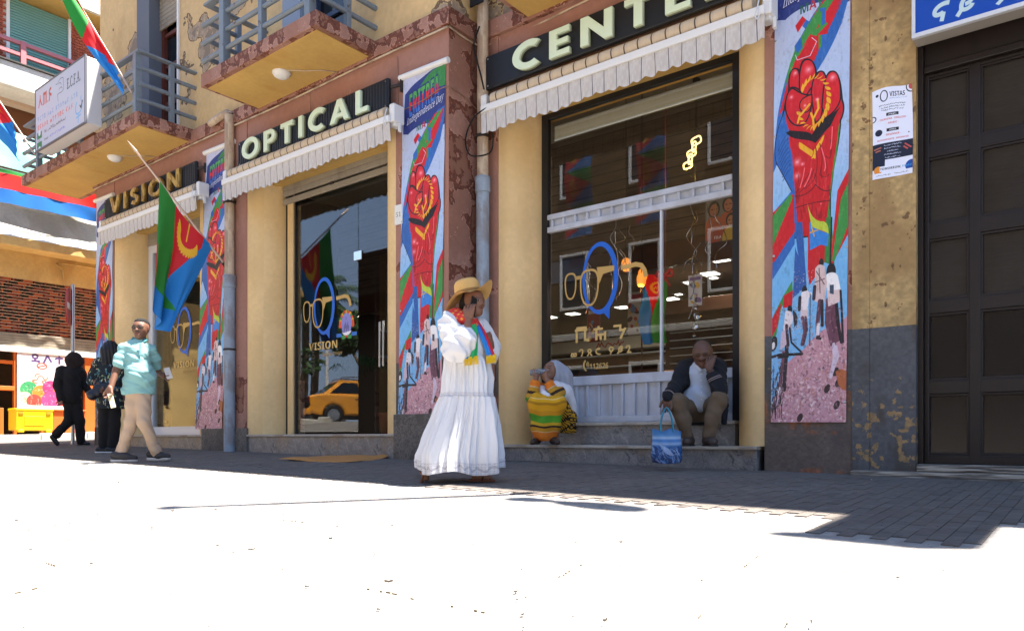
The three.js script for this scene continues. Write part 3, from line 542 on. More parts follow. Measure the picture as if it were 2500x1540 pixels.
{
  const g = thing('pipe_elbow', 'short cream overflow pipe under the middle balcony', 'pipe', [-10.3, 5.42, ZL + 0.075]);
  part('spout', tube([[0, 0, 0], [-0.02, 0.04, 0], [-0.2, 0.03, 0.02], [-0.5, 0.0, 0.02]], 0.055, 16, 10), M.pipeTop, g);
  const n = thing('number_plate', 'small black plate numbered 1110 on the corner drainpipe', 'sign', [-5.73, 5.62, 0.2]);
  part('plate', rbox(-0.1, 0.1, 0, 0.42, 0, 0.02, 0.004), M.black, n);
  part('print', new THREE.PlaneGeometry(0.19, 0.4).translate(0, 0.21, 0.022), std({ map: canvasTex(128, 256, (x, w, h) => { x.fillStyle = '#0d0e10'; x.fillRect(0, 0, w, h); x.fillStyle = '#d8d8d0'; x.font = 'bold 62px serif'; x.textAlign = 'center'; x.save(); x.scale(0.8, 1.25); x.fillText('1101', w / 1.6, 92); x.fillText('1110', w / 1.6, 168); x.restore(); }), roughness: 0.6 }), n, { keepUV: true });
  const c = thing('loose_cable', 'black cable looping from the awning end round the corner drainpipe', 'cable', [-5.7, 4.05, 0.2]);
  part('loop', tube([[0.2, 0.3, 0.08], [0.0, 0.22, 0.1], [-0.14, 0.02, 0.08], [-0.1, -0.16, 0.07], [0.06, -0.22, 0.06], [0.17, -0.18, 0.0], [0.19, -0.02, -0.02], [0.18, 0.06, 0.0]], 0.009, 40), M.rubber, c);
  part('drop', tube([[0.02, 1.3, 0.02], [-0.05, 1.1, 0.04], [0.0, 0.9, 0.04], [0.05, 0.72, 0.03], [0.09, 0.55, 0.02]], 0.01, 30), M.rubber, c);
  const h = thing('house_number', 'small white house number plate 51 beside the glass doors', 'sign', [-6.7, 3.17, ZL + 0.002]);
  part('plate', rbox(-0.07, 0.07, 0, 0.24, 0, 0.012, 0.004), M.white, h);
  part('print', new THREE.PlaneGeometry(0.12, 0.22).translate(0, 0.12, 0.014), std({ map: canvasTex(64, 128, (x) => { x.fillStyle = '#d9d8d2'; x.fillRect(0, 0, 64, 128); x.fillStyle = '#55504a'; x.font = '46px serif'; x.textAlign = 'center'; x.fillText('51', 32, 80); }), roughness: 0.7 }), h, { keepUV: true });
}
for (const [x, z, who] of [[-13.14, 1.0, 'left'], [-8.4, 1.0, 'middle']]) {
  const l = thing('ceiling_lamp', `round white lamp, unlit, under the ${who} balcony`, 'lamp', [x, 5.335, z], 0, 'lamps under the balconies');
  part('shade', new THREE.LatheGeometry([[0, -0.075], [0.06, -0.07], [0.1, -0.045], [0.112, -0.02], [0.118, -0.015], [0.118, 0]].map(([a, b]) => new THREE.Vector2(a, b)), 24), M.white, l);
  part('lead', tube([[0.14, -0.01, 0], [0.3, -0.008, -0.15], [0.5, -0.01, -0.3], [0.6, -0.01, -0.46]], 0.008, 20), M.pipeTop, l);
}

// ------------------------------------------------------------------ the tall printed banners, all of one print
T.poster = canvasTex(400, 2048, (x, W, H) => {
  const R = { green: '#3a8a3c', red: '#c8141c', blue: '#2a63b0', ink: '#120c14' };
  let g = x.createLinearGradient(0, 0, 0, H); g.addColorStop(0, '#b9bcd4'); g.addColorStop(0.45, '#a5bfe2'); g.addColorStop(0.62, '#6db0e0'); g.addColorStop(1, '#7fb8e4');
  x.fillStyle = g; x.fillRect(0, 0, W, H);
  const P = (pts, col, close = true) => { x.beginPath(); x.moveTo(pts[0], pts[1]); for (let i = 2; i < pts.length; i += 2) x.lineTo(pts[i], pts[i + 1]); if (close) x.closePath(); x.fillStyle = col; x.fill(); };
  const S = (d, col, lw, fill) => { const p = new Path2D(d); if (fill) { x.fillStyle = fill; x.fill(p); } if (lw) { x.strokeStyle = col; x.lineWidth = lw; x.lineCap = 'round'; x.lineJoin = 'round'; x.stroke(p); } };
  // ---- heading: the word over the flag's colours
  S('M20 95 Q200 0 400 0 L400 330 Q330 360 250 300 Q120 290 60 330 L10 320 Z', '', 0, '#27357a');
  S('M165 78 Q220 10 400 0 L400 120 L180 110 Z', '', 0, '#2f7d3a');
  x.save(); x.textAlign = 'center'; x.font = 'bold 110px sans-serif'; x.transform(0.66, -0.13, 0, 1.62, 8, 245); x.lineWidth = 12; x.strokeStyle = '#1d2a6a'; x.strokeText('ERITREA', 295, 0);
  g = x.createLinearGradient(0, -85, 0, 0); g.addColorStop(0, '#4fa045'); g.addColorStop(0.36, '#4fa045'); g.addColorStop(0.38, '#d8261c'); g.addColorStop(0.74, '#d8261c'); g.addColorStop(0.76, '#3a6cc0'); g.addColorStop(1, '#3a6cc0');
  x.fillStyle = g; x.fillText('ERITREA', 295, 0); x.restore();
  x.save(); x.font = 'italic 46px serif'; x.transform(0.84, -0.2, 0, 1.15, 42, 276); x.lineWidth = 9; x.strokeStyle = '#1a1f52'; x.strokeText('Independence Day', 0, 0); x.fillStyle = '#d9dcf0'; x.fillText('Independence Day', 0, 0); x.restore();
  // ---- upper part drawn in the measures of the close view
  x.setTransform(0.8, 0, 0, 0.64, -68, 268);
  S('M500 -40 C380 60 270 200 215 350 C160 480 130 600 110 740 L85 980 L85 1100 L330 560 L430 420 C520 290 570 130 600 -60 Z', '', 0, R.blue);
  S('M470 -20 C300 150 240 330 180 500 L118 730 L330 480 L400 330 C470 200 540 100 575 -40 Z', '', 0, R.red);
  S('M495 -20 C330 130 250 250 190 410 L150 560 L215 420 C270 300 350 210 440 110 L500 30 L560 -40 Z', '', 0, R.green);
  for (let i = 0; i < 14; i++) S(`M${430 + i * 8} ${330 - i * 24} Q${500 + i * 4} ${290 - i * 24} ${540 + i * 3} ${210 - i * 20}`, '#1c4a94', 3);
  x.save(); x.font = 'bold 76px sans-serif'; x.textAlign = 'center'; x.fillStyle = '#1f5a4a'; x.transform(1, -0.12, 0, 1.05, 330, 82); x.fillText('M', -42, 0); x.fillStyle = '#b3242a'; x.fillText('A', 15, 0); x.fillStyle = '#1f6a4a'; x.fillText('Y', 62, 0); x.restore();
  // the date, folded from ribbon
  P([228, 155, 275, 105, 300, 135, 245, 205], R.red); P([300, 135, 328, 160, 320, 225, 275, 170], R.blue); P([320, 160, 330, 220, 265, 300, 240, 290], R.green); P([225, 290, 265, 240, 280, 330, 235, 365], R.blue); P([225, 290, 245, 345, 330, 260, 320, 325, 230, 375], R.green);
  P([255, 360, 325, 258, 385, 300, 330, 375], R.red); P([330, 215, 385, 75, 430, 95, 400, 160, 355, 245], R.green); P([392, 90, 430, 95, 430, 350, 385, 360], R.blue); P([385, 120, 405, 105, 405, 340, 385, 355], R.green); P([320, 235, 440, 195, 450, 235, 370, 265], R.green); P([370, 262, 452, 200, 445, 270], R.red);
  S('M232 350 L245 388 L330 380 L372 300 L340 265', '#c9d6ee', 4);
  // the fist
  S('M185 590 C150 640 165 720 128 780 C100 860 85 960 108 1040 L215 1245 L232 1330 L235 1560 L470 1560 L470 1310 L490 1150 C520 1000 530 900 530 850 C555 800 555 760 540 720 C530 600 520 540 470 520 C440 515 440 560 432 540 C420 500 390 490 372 510 C365 430 320 385 290 400 C270 410 268 440 262 470 C250 430 200 430 190 480 Z', R.ink, 10, '#c41218');
  S('M128 780 C100 860 85 960 108 1040 L215 1245 L240 1560 L260 1560 L215 1000 C190 930 185 880 200 860 L175 790 C165 740 165 700 165 690 Z', '', 0, '#2a62ae');
  for (let i = 0; i < 9; i++) S(`M${118 + i * 4} ${960 + i * 26} Q${150 + i * 5} ${880 + i * 26} ${185 + i * 3} ${860 + i * 30}`, '#173a72', 4);
  S('M530 860 L510 1060 L470 1310 L470 1560 L440 1560 L480 1180 C500 1060 515 960 520 880 Z', '', 0, '#3f8a34');
  S('M200 840 C260 860 330 870 345 900 C380 860 400 830 405 800 C430 830 470 800 530 760 C500 800 480 850 470 870 C430 900 420 920 370 960 C330 920 250 920 200 880 L170 850 Z', '', 0, '#15090d');
  // fingers and thumb
  S('M190 560 C180 470 205 430 232 440 C262 450 268 520 262 590 Q220 545 190 560', R.ink, 9, '#cc1420');
  S('M262 595 C255 470 270 400 305 400 C350 400 375 470 368 540 C350 600 300 640 300 640 Z', R.ink, 9, '#d01822');
  S('M340 640 C345 560 355 520 395 500 C430 500 445 560 436 640 L405 810 L370 830 Z', R.ink, 9, '#cc1420');
  S('M412 740 C420 600 425 520 475 520 C520 530 530 610 530 700 C525 760 470 800 440 810 Z', R.ink, 9, '#cf1620');
  S('M165 690 C160 600 190 560 215 565 C250 590 290 640 345 640 C350 720 330 790 290 820 C240 830 190 800 165 690', R.ink, 9, '#c81420');
  S('M262 690 C265 650 300 640 345 640 C352 700 340 740 310 745 C280 740 262 720 262 690', R.ink, 8, '#d22a20');
  const leaf = (a, b, dx, dy, s = 1) => S(`M${a} ${b} q${dx * 0.5 - dy * 0.45 * s} ${dy * 0.5 + dx * 0.45 * s} ${dx} ${dy} q${-dx * 0.2 + dy * 0.3} ${-dy * 0.7} ${-dx} ${-dy}`, '', 0, '#e8a81c');
  for (let i = 0; i < 22; i++) { const a = -2.6 + i * 0.25; leaf(355 + 88 * Math.cos(a), 690 + 150 * Math.sin(a), 44 * Math.cos(a + 1.1), 62 * Math.sin(a + 1.1)); }
  for (let i = 0; i < 6; i++) { leaf(262 + i * 16, 930 + i * 14, 28, 62); leaf(430 - i * 12, 920 + i * 16, -22, 62); }
  S('M360 870 L355 800 L390 740 L385 680 M355 800 L340 760 M250 800 L262 760 L330 700', '#e8a81c', 14);
  for (const [a, b, r, s] of [[232, 470, 20, 30], [320, 470, 26, 44], [478, 560, 28, 40], [205, 620, 12, 26], [250, 1060, 28, 44], [285, 1080, 14, 22], [300, 700, 14, 18], [380, 680, 14, 24], [410, 1360, 40, 8], [250, 1150, 10, 40]]) { const q = x.createRadialGradient(a, b, 1, a, b, s); q.addColorStop(0, 'rgba(255,190,200,.85)'); q.addColorStop(1, 'rgba(230,60,70,0)'); x.fillStyle = q; x.fillRect(a - s, b - s, 2 * s, 2 * s); }
  S('M400 970 Q430 1080 400 1170 Q440 1210 460 1180 M470 960 Q490 1120 440 1060 M370 980 Q400 1120 360 1200 Q300 1260 290 1240 M240 1260 Q300 1200 330 1150 M270 1262 Q340 1210 360 1130', '#7c0a14', 6);
  for (let i = 0; i < 46; i++) { const a = 225 + rnd() * 250, b = 960 + rnd() * 540; S(`M${a} ${b} q${-14 + rnd() * 28} ${30 + rnd() * 30} ${-12 + rnd() * 24} ${50 + rnd() * 50}`, ['rgba(110,6,16,.45)', 'rgba(240,90,100,.3)', 'rgba(80,4,12,.4)'][i % 3], 3 + rnd() * 7); }
  S('M410 1000 Q450 1120 430 1150 M480 880 Q478 1000 470 1020 M300 1110 Q290 1180 270 1230 M345 1120 Q330 1190 300 1230', '#f0626a', 8);
  S('M232 1282 Q330 1300 372 1230 Q430 1300 475 1280 M240 1360 Q350 1340 470 1350', '#6a0810', 7);
  // ---- lower part: ribbons, little flag, figures climbing a rocky track
  x.setTransform(0.708, 0, 0, 0.571, -52, 1235);
  P([60, -140, 215, -300, 240, -270, 240, 40, 75, 345], R.blue); P([60, -150, 235, -280, 240, 0, 60, 235], R.red); P([60, -120, 205, -280, 225, -250, 75, 90], R.green); P([90, 110, 245, -60, 245, 10, 82, 220], R.red); P([82, 220, 245, 5, 245, 100, 76, 345], R.blue);
  S('M245 -60 L262 110 Q270 190 285 200 Q265 180 250 120 L235 500 L340 420 L300 -60 Z', '', 0, '#2a58a0');
  P([345, -60, 500, -60, 470, 260, 360, 420, 345, 300], '#c4141a'); P([480, -60, 520, -60, 545, 300, 470, 260], '#2f7a32'); P([560, -240, 660, -420, 660, 40, 520, 300, 515, 250], R.red); P([585, -180, 660, -330, 660, -40, 545, 260, 525, 260], R.green); P([515, -60, 525, -60, 520, 290, 508, 280], R.ink);
  P([355, -40, 370, -60, 410, 10, 500, 60, 495, 150, 440, 130, 360, 160], '#2f7fd0'); S('M330 -230 C350 -120 380 -60 440 -40 C480 -40 500 -10 500 60 C450 20 390 10 370 -20 Z', '', 0, '#b9c63a'); S('M372 -10 L392 60 M360 30 L420 20', '#e8a81c', 8);
  P([75, 640, 165, 470, 230, 370, 235, 470, 150, 560, 110, 770, 75, 790], R.green); P([75, 640, 150, 520, 120, 700, 75, 780], R.red); P([165, 475, 235, 440, 230, 560, 160, 570], R.red);
  for (let i = 0; i < 260; i++) { const a = 240 + rnd() * 150, b = 300 + rnd() * 480; x.fillStyle = ['#dfe8f4', '#c8542c', '#8a3a2a', '#e8c8b0'][Math.floor(rnd() * 4)]; x.globalAlpha = 0.7; x.fillRect(a, b, 2 + rnd() * 5, 2 + rnd() * 6); } x.globalAlpha = 1;
  S('M60 1380 L140 1120 L200 980 L330 880 L370 830 L470 750 L560 740 L660 640 L660 1440 L60 1440 Z', '', 0, '#c8929c');
  for (let i = 0; i < 900; i++) { const b = 780 + Math.pow(rnd(), 0.7) * 640, a = 90 + rnd() * 560; if (a < 330 - (b - 880) * 0.5 && b < 1250) continue; x.fillStyle = ['#e6c4c8', '#a8727c', '#d8a8a8', '#8a5a66', '#f0dcdc', '#b87868'][Math.floor(rnd() * 6)]; x.globalAlpha = 0.55; x.beginPath(); x.ellipse(a, b, 3 + rnd() * 16, 2 + rnd() * 8, rnd() * 3, 0, 7); x.fill(); } x.globalAlpha = 1;
  for (const [a, b] of [[560, 1060], [580, 1140], [500, 1180], [300, 1390], [570, 1300]]) { x.fillStyle = '#3a2428'; x.beginPath(); x.ellipse(a, b, 20, 34, 0.4, 0, 7); x.fill(); }
  S('M560 1060 q60 -40 90 20 l10 110 q-60 20 -80 -40 Z', '', 0, '#b8643a');
  const climber = (s) => { for (const [d, c, w] of s) w ? S(d, c, w) : S(d, '', 0, c); };
  climber([['M520 470 L500 660 L545 860 L600 830 L575 600 Z', '#6a3a4a', 0], ['M560 560 L570 700 L600 850', '#1d1420', 22], ['M500 470 Q505 600 500 640 L560 830', '#5a3244', 0], ['M505 540 L500 700 L540 860', '#6b3f50', 44], ['M545 860 L560 930 L525 1100', '#cdbcc8', 22], ['M530 870 l40 0 l16 80 l-52 150 l-20 0 l26 -150 Z', '#d8c4d4', 0], ['M490 460 L590 470 L580 560 L500 585 Z', '#e2c8c4', 0], ['M485 350 Q530 310 570 370 L590 470 L495 470 Q475 400 485 350', '#f4f0ee', 0], ['M510 430 l30 0 l0 70 l-30 -10 Z', '#3a4860', 0], ['M485 350 C480 250 560 250 555 350 Q520 330 485 350', '#1a141c', 0], ['M590 480 L600 640 L610 850', '#1c1620', 16]]);
  climber([['M400 300 Q430 250 470 290 L490 420 L470 560 L400 540 Z', '#d8bcb8', 0], ['M410 320 L470 420 M430 300 L440 480 M400 400 L470 380', '#6a4a50', 7], ['M440 540 L425 700 L430 800', '#5a3444', 30], ['M455 540 L460 720', '#241a24', 22], ['M418 700 l26 0 l-4 90 l-26 0 Z', '#e8dce0', 0], ['M430 270 C425 210 470 215 462 280 Z', '#1a141c', 0], ['M400 430 L395 520', '#3a2430', 24], ['M415 800 l40 6 l-2 18 l-40 -8 Z', '#1c1418', 0]]);
  climber([['M300 470 Q330 420 360 470 L350 600 L300 610 Z', '#eadfe0', 0], ['M295 590 L355 600 L350 660 L295 660 Z', '#dcc4c4', 0], ['M310 650 L330 750 L310 850', '#6a3f50', 24], ['M335 650 L345 740 L320 850', '#4a2a3a', 18], ['M305 460 C300 400 345 405 345 455 Z', '#1a141c', 0], ['M290 500 L285 590', '#2a2430', 24], ['M355 500 L370 480', '#eadfe0', 20], ['M368 480 L368 860', '#241c24', 6]]);
  climber([['M180 600 Q215 560 240 640 L230 720 L160 760 Z', '#e6d8d8', 0], ['M150 750 L205 720 L210 840 L140 880 Z', '#cdb4c0', 0], ['M195 860 L180 1060 L175 1180', '#2a1e28', 30], ['M170 900 L150 1080 L130 1180', '#7a4a58', 24], ['M120 1160 l30 0 l-6 60 l-30 -10 Z', '#efe6ea', 0], ['M95 1300 q20 -60 50 -60 l0 40 q-30 10 -50 60 Z', '#c8a8c0', 0], ['M195 590 C190 535 240 540 230 600 Z', '#1a141c', 0], ['M235 590 Q280 610 270 690 L250 720 Q240 640 235 590', '#2a242c', 0], ['M75 930 L130 920 L310 920', '#141018', 20], ['M120 910 l90 -10 l0 40 l-90 6 Z', '#141018', 0], ['M215 720 L230 830 L310 910', '#1c1820', 14], ['M190 700 L205 850', '#3a2430', 22]]);
  S('M72 850 Q60 820 80 780 Q120 760 118 820 Q120 880 75 890 Z', '', 0, '#1a1a20'); S('M75 830 q20 -30 25 10 q-5 40 -25 30 Z', '', 0, '#e8e0dc');
  for (let i = 0; i < 60; i++) S(`M${75 + rnd() * 90} ${1000 + rnd() * 320} q${-20 + rnd() * 40} ${20 + rnd() * 30} ${-10 + rnd() * 20} ${40 + rnd() * 50}`, '#3a2a2e', 5);
  // halftone grain and creases of the print
  for (let i = 0; i < 520; i++) { const a = 80 + rnd() * 540, b = 560 + rnd() * 760; x.fillStyle = ['#2a1a22', '#e8d4d8', '#7a4a58', '#c8a0a8'][Math.floor(rnd() * 4)]; x.globalAlpha = 0.28; x.beginPath(); x.ellipse(a, b, 2 + rnd() * 7, 2 + rnd() * 16, rnd() * 3, 0, 7); x.fill(); }
  x.setTransform(1, 0, 0, 1, 0, 0);
  for (let i = 0; i < 4200; i++) { x.fillStyle = rnd() < 0.5 ? '#10101c' : '#ffffff'; x.globalAlpha = 0.05; x.fillRect(rnd() * W, rnd() * H, 2 + rnd() * 10, 2 + rnd() * 26); }
  x.globalAlpha = 1;
});
const posterMat = std({ map: T.poster, roughness: 0.55 }), posterBack = std({ color: 0xd8d4dc, roughness: 0.8 });
const BANNERS = 'tall printed banners hung on the shop piers';
function banner(label, [tlx, trx, ty, ty2], [blx, brx, by, by2], z, rod_) {
  const cx = (blx + brx) / 2, g = thing('poster_banner', label, 'banner', [cx, by, z], 0, BANNERS);
  const bow = (u, v) => 0.006 + 0.006 * Math.sin(v * 9 + u * 3) * Math.sin(u * Math.PI) + 0.004 * Math.sin(u * 12 + v * 31);
  const f = (d) => (u, v) => { const y = lerp(lerp(by, by2, u), lerp(ty, ty2, u), v) - by, x = lerp(lerp(blx, brx, u), lerp(tlx, trx, u), v) - cx; return [x, y, d + bow(u, v)]; };
  part('print', sheet(10, 60, f(0.002)), posterMat, g, { keepUV: true });
  if (rod_) part('hem_rod', rod([tlx - cx - 0.05, ty - by + 0.02, 0.012], [trx - cx + 0.05, ty2 - by + 0.02, 0.012], 0.036, 0.036, 10), M.white, g);
  for (const v of [0.04, 0.35, 0.6, 0.8]) for (const u of [0.015, 0.985]) { const [a, b, c] = f(0.004)(u, v); part('pin', ball(a, b, c, 0.012, 1, 1, 0.5, 8), M.steel, g); }
  return g;
}
banner('raised fist banner behind the woman in the white dress, its top rod showing', [-6.62, -5.925, 4.9, 4.88], [-6.71, -6.0, 0.63, 0.61], ZL + 0.004, true);
banner('raised fist banner on the right pier beside the poster and the blue sign, nearest', [-2.335, -1.695, 5.02, 5.0], [-2.377, -1.736, 0.739, 0.731], 0.004, true);
banner('raised fist banner partly hidden behind the beige drainpipe and the hanging flag', [-11.06, -10.3, 5.04, 5.02], [-11.4, -10.62, 0.735, 0.71], ZL + 0.004, true);
banner('farthest raised fist banner, on the left corner pier beside the VISION awning', [-14.97, -14.3, 5.05, 5.03], [-15.0, -14.3, 0.8, 0.78], ZL + 0.004, true);

// ------------------------------------------------------------------ flags
T.flag = canvasTex(512, 256, (x, w, h) => {
  x.fillStyle = '#17872c'; x.fillRect(0, 0, w, h / 2); x.fillStyle = '#1779c8'; x.fillRect(0, h / 2, w, h / 2);
  x.fillStyle = '#d31420'; x.beginPath(); x.moveTo(0, 0); x.lineTo(w, h / 2); x.lineTo(0, h); x.fill();
  x.strokeStyle = '#e9b422'; x.fillStyle = '#e9b422'; x.lineWidth = 5; x.beginPath(); x.moveTo(135, 80); x.lineTo(135, 180); x.stroke();
  for (let i = 0; i < 26; i++) { const a = -1.2 + i * 0.32, X = 135 + 52 * Math.cos(a), Y = 128 + 52 * Math.sin(a); x.save(); x.translate(X, Y); x.rotate(a + 0.8); x.beginPath(); x.ellipse(0, 0, 16, 6, 0, 0, 7); x.fill(); x.restore(); }
  for (let i = 0; i < 6; i++) { x.beginPath(); x.ellipse(135 + (i % 2 ? 10 : -10), 95 + i * 13, 10, 4, i % 2 ? -0.6 : 0.6, 0, 7); x.fill(); }
});
// the draped face of the big hanging flag: green fold in front, red field with the wreath, blue foot
T.flagDrape = canvasTex(512, 512, (x, w, h) => {   // u across (pole edge), v down
  x.fillStyle = '#1573b8'; x.fillRect(0, 0, w, h);
  x.fillStyle = '#c4121c'; x.beginPath(); x.moveTo(120, 0); x.lineTo(420, 0); x.lineTo(430, 40); x.lineTo(250, 250); x.lineTo(190, 330); x.lineTo(120, 200); x.fill();
  x.fillStyle = '#1f7a26'; x.beginPath(); x.moveTo(0, 0); x.lineTo(150, 0); x.lineTo(190, 120); x.lineTo(250, 330); x.lineTo(360, 400); x.lineTo(0, 400); x.fill();
  x.fillStyle = '#e0a820'; for (let i = 0; i < 16; i++) { const a = 0.3 + i * 0.2, X = 310 + 90 * Math.cos(a), Y = 50 + 60 * Math.sin(a); x.save(); x.translate(X, Y); x.rotate(a + 0.7); x.beginPath(); x.ellipse(0, 0, 26, 9, 0, 0, 7); x.fill(); x.restore(); }
  x.strokeStyle = '#e0a820'; x.lineWidth = 10; x.beginPath(); x.moveTo(290, 0); x.lineTo(300, 70); x.stroke();
  x.fillStyle = '#c4121c'; x.fillRect(0, 230, 14, 180);
});
const flagMat = std({ map: T.flag, roughness: 0.75, side: THREE.DoubleSide }), drapeMat = phys({ map: T.flagDrape, roughness: 0.7, side: THREE.DoubleSide, transmission: 0.0 });
const poleMat = std({ color: 0xb9a59a, metalness: 0.6, roughness: 0.4 });
{
  const g = thing('hanging_flag', 'large green, red and blue flag drooping from a slanting pole in front of VISION', 'flag', [-10.42, 3.17, 0.56]);
  const tip = [-0.04, 1.36, 1.34];
  part('pole', rod([0, 0, 0], tip, 0.016, 0.014, 10), poleMat, g);
  part('spear_tip', rod(tip, [tip[0] - 0.005, tip[1] + 0.12, tip[2] + 0.12], 0.022, 0.002, 10), poleMat, g);
  part('wall_socket', [rod([0, -0.1, -0.08], [0, 0.06, 0.07], 0.03, 0.03, 10)], M.iron, g);
  const H0 = [-0.03, 1.03, 1.02], H1 = [0.0, 0.26, 0.24], F0 = [-0.03, -0.78, 1.12], F1 = [0.0, -1.05, 0.86];
  part('cloth', sheet(48, 48, (u, v) => {
    const w = sstep(0, 1, v), a = H0.map((k, i) => lerp(k, H1[i], u)), b = F0.map((k, i) => lerp(k, F1[i], u));
    const p = a.map((k, i) => lerp(k, b[i], Math.pow(v, 0.9)));
    const fold = 0.09 * Math.sin(u * 9 + 0.6) * (0.25 + 0.75 * w) + 0.04 * Math.sin(u * 19 + v * 3) * w;
    p[0] += fold - 0.1 * u * (1 - u) * v; p[1] -= 0.12 * u * (1 - u) * (1 - v) * 2 + 0.16 * Math.sin(u * Math.PI) * v * 0.8; p[2] += 0.03 * Math.sin(u * 14 + 1) * w;
    return p;
  }, (u, v) => [u, 1 - v]), drapeMat, g, { keepUV: true });
}
// flags gathered round their poles on the balcony rail
function railFlag(label, base_, dir, len, hang, phase = 0, low = 0.1) {
  const g = thing('rail_flag', label, 'flag', base_, 0, 'flags on poles at the left balcony rail');
  const d = V(...dir).normalize(), up = [d.x * len, d.y * len, d.z * len];
  part('pole', rod([0, 0, 0], up, 0.016, 0.014, 10), poleMat, g);
  part('cloth', sheet(60, 24, (u, v) => {
    const t = lerp(low, 1.0, 1 - u), w = hang * (0.35 + 0.65 * Math.sin(Math.min(1, u * 1.25) * Math.PI * 0.62)) ;
    const a = v * Math.PI * 2.3 + phase, rr = (0.045 + 0.085 * v) * (0.7 + 0.5 * Math.sin(u * 5)) + 0.018 * Math.sin(a * 3 + u * 7);
    return [up[0] * t + rr * Math.cos(a) - 0.05 * v, up[1] * t - w * v * 0.9, up[2] * t + rr * Math.sin(a) * 0.8 - 0.12 * v * u];
  }, (u, v) => [v * 0.95, 1 - u]), flagMat, g, { keepUV: true });
  return g;
}
railFlag('furled flag rising on a slanting pole behind the E.C.F.A. sign box', [-11.66, 5.85, 1.4], [-0.3, 1, 0.5], 1.95, 0.42, 0.4, 0.2);
railFlag('furled flag hanging at the left edge from the balcony corner', [-15.3, 5.75, 1.45], [-0.3, 1, 0.55], 2.15, 0.8, 2.6, 0.3);

const scribble = (x, a, b, w, h, col, lw = 4) => { x.strokeStyle = col; x.lineWidth = lw; x.beginPath(); for (let t = 0; t < w; t += h * 0.28) { if (hash(Math.round(a + t), Math.round(b), 3) < 0.14) x.moveTo(a + t, b); else x.lineTo(a + t, b - hash(Math.round(t), Math.round(b), 4) * h); } x.stroke(); };
// ------------------------------------------------------------------ sign box on the left balcony
{
  const W = 2.02, H = 1.07, g = thing('sign_box', 'white sign box lettered E.C.F.A. hung on the left balcony rail', 'sign', [-13.77, 5.62, 1.36]);
  part('case', rbox(-W / 2, W / 2, 0, H, 0, 0.26, 0.02), std({ color: 0xc4c4c6, roughness: 0.5 }), g);
  part('frame', [rbox(-W / 2 - 0.01, W / 2 + 0.01, -0.012, 0.014, 0.24, 0.275, 0.005), rbox(-W / 2 - 0.01, W / 2 + 0.01, H - 0.014, H + 0.012, 0.24, 0.275, 0.005), rbox(-W / 2 - 0.012, -W / 2 + 0.014, 0.014, H - 0.014, 0.24, 0.275, 0.005), rbox(W / 2 - 0.014, W / 2 + 0.012, 0.014, H - 0.014, 0.24, 0.275, 0.005)], std({ color: 0x5a5c66, roughness: 0.5 }), g);
  part('face', new THREE.PlaneGeometry(W - 0.03, H - 0.03).translate(0, H / 2, 0.268), std({ map: canvasTex(1024, 540, (x, w, h) => {
    x.fillStyle = '#b9bdcc'; x.fillRect(0, 0, w, h);
    geez(x, ['i', 'k', 'fa'], 60, 60, 78, 110, 30, '#b0483c', 17); x.fillStyle = '#b0483c'; x.fillRect(150, 155, 14, 14); x.fillRect(262, 155, 14, 14);
    x.strokeStyle = '#5a5f6e'; x.lineWidth = 6; x.stroke(new Path2D('M440 60 Q470 80 500 55 Q540 30 600 50 L610 150 Q560 170 520 160 L480 165 L495 230 M500 80 Q540 60 560 100 M510 130 Q560 100 580 140'));
    x.fillStyle = '#15161c'; x.font = 'bold 100px serif'; x.save(); x.scale(0.7, 1.25); x.fillText('E.C.F.A.', 960, 140); x.restore();
    geez(x, ['aa', 'r', 'ne', 'k', ' ', 'i', 'me', 'r', ' ', 'tse', 'n', 'la', 'te', 'me', 'na', ' ', 'i', 'ne', 'tse'], 40, 250, 34, 44, 14, '#7f9cc4', 8);
    geez(x, ['de', 'na', 'i', 'la', 'tse', ' ', 'me', 'ne', 'te', 'n', 'k', 'r', ' ', 'na', 'i', 'fa'], 40, 325, 36, 42, 14, '#cf6d64', 9);
    x.fillStyle = '#33363f'; x.font = 'bold 36px sans-serif'; x.fillText('Tel.', 190, 425); scribble(x, 270, 425, 380, 30, '#33363f', 6); x.font = 'bold 30px sans-serif'; x.fillText('E-mail', 190, 495); scribble(x, 310, 494, 330, 24, '#6a78c4', 5);
    x.fillStyle = '#3a7a44'; x.fillRect(30, 390, 110, 60); x.fillRect(30, 480, 110, 56); x.fillStyle = '#d2d6e4'; x.beginPath(); x.arc(85, 400, 26, 0, 7); x.arc(85, 545, 26, 0, 7); x.fill(); x.fillStyle = '#444'; x.font = '24px sans-serif'; x.fillText('- CFI -', 45, 475);
    x.strokeStyle = '#6aa8d8'; x.lineWidth = 14; x.stroke(new Path2D('M880 340 Q840 360 850 410 Q860 450 920 440 Q990 420 970 360 Q940 330 960 310 M900 440 L900 520 M860 470 L950 460')); x.strokeStyle = '#16181e'; x.stroke(new Path2D('M930 380 L955 405 L985 350'));
  }), roughness: 0.45 }), g, { keepUV: true });
}
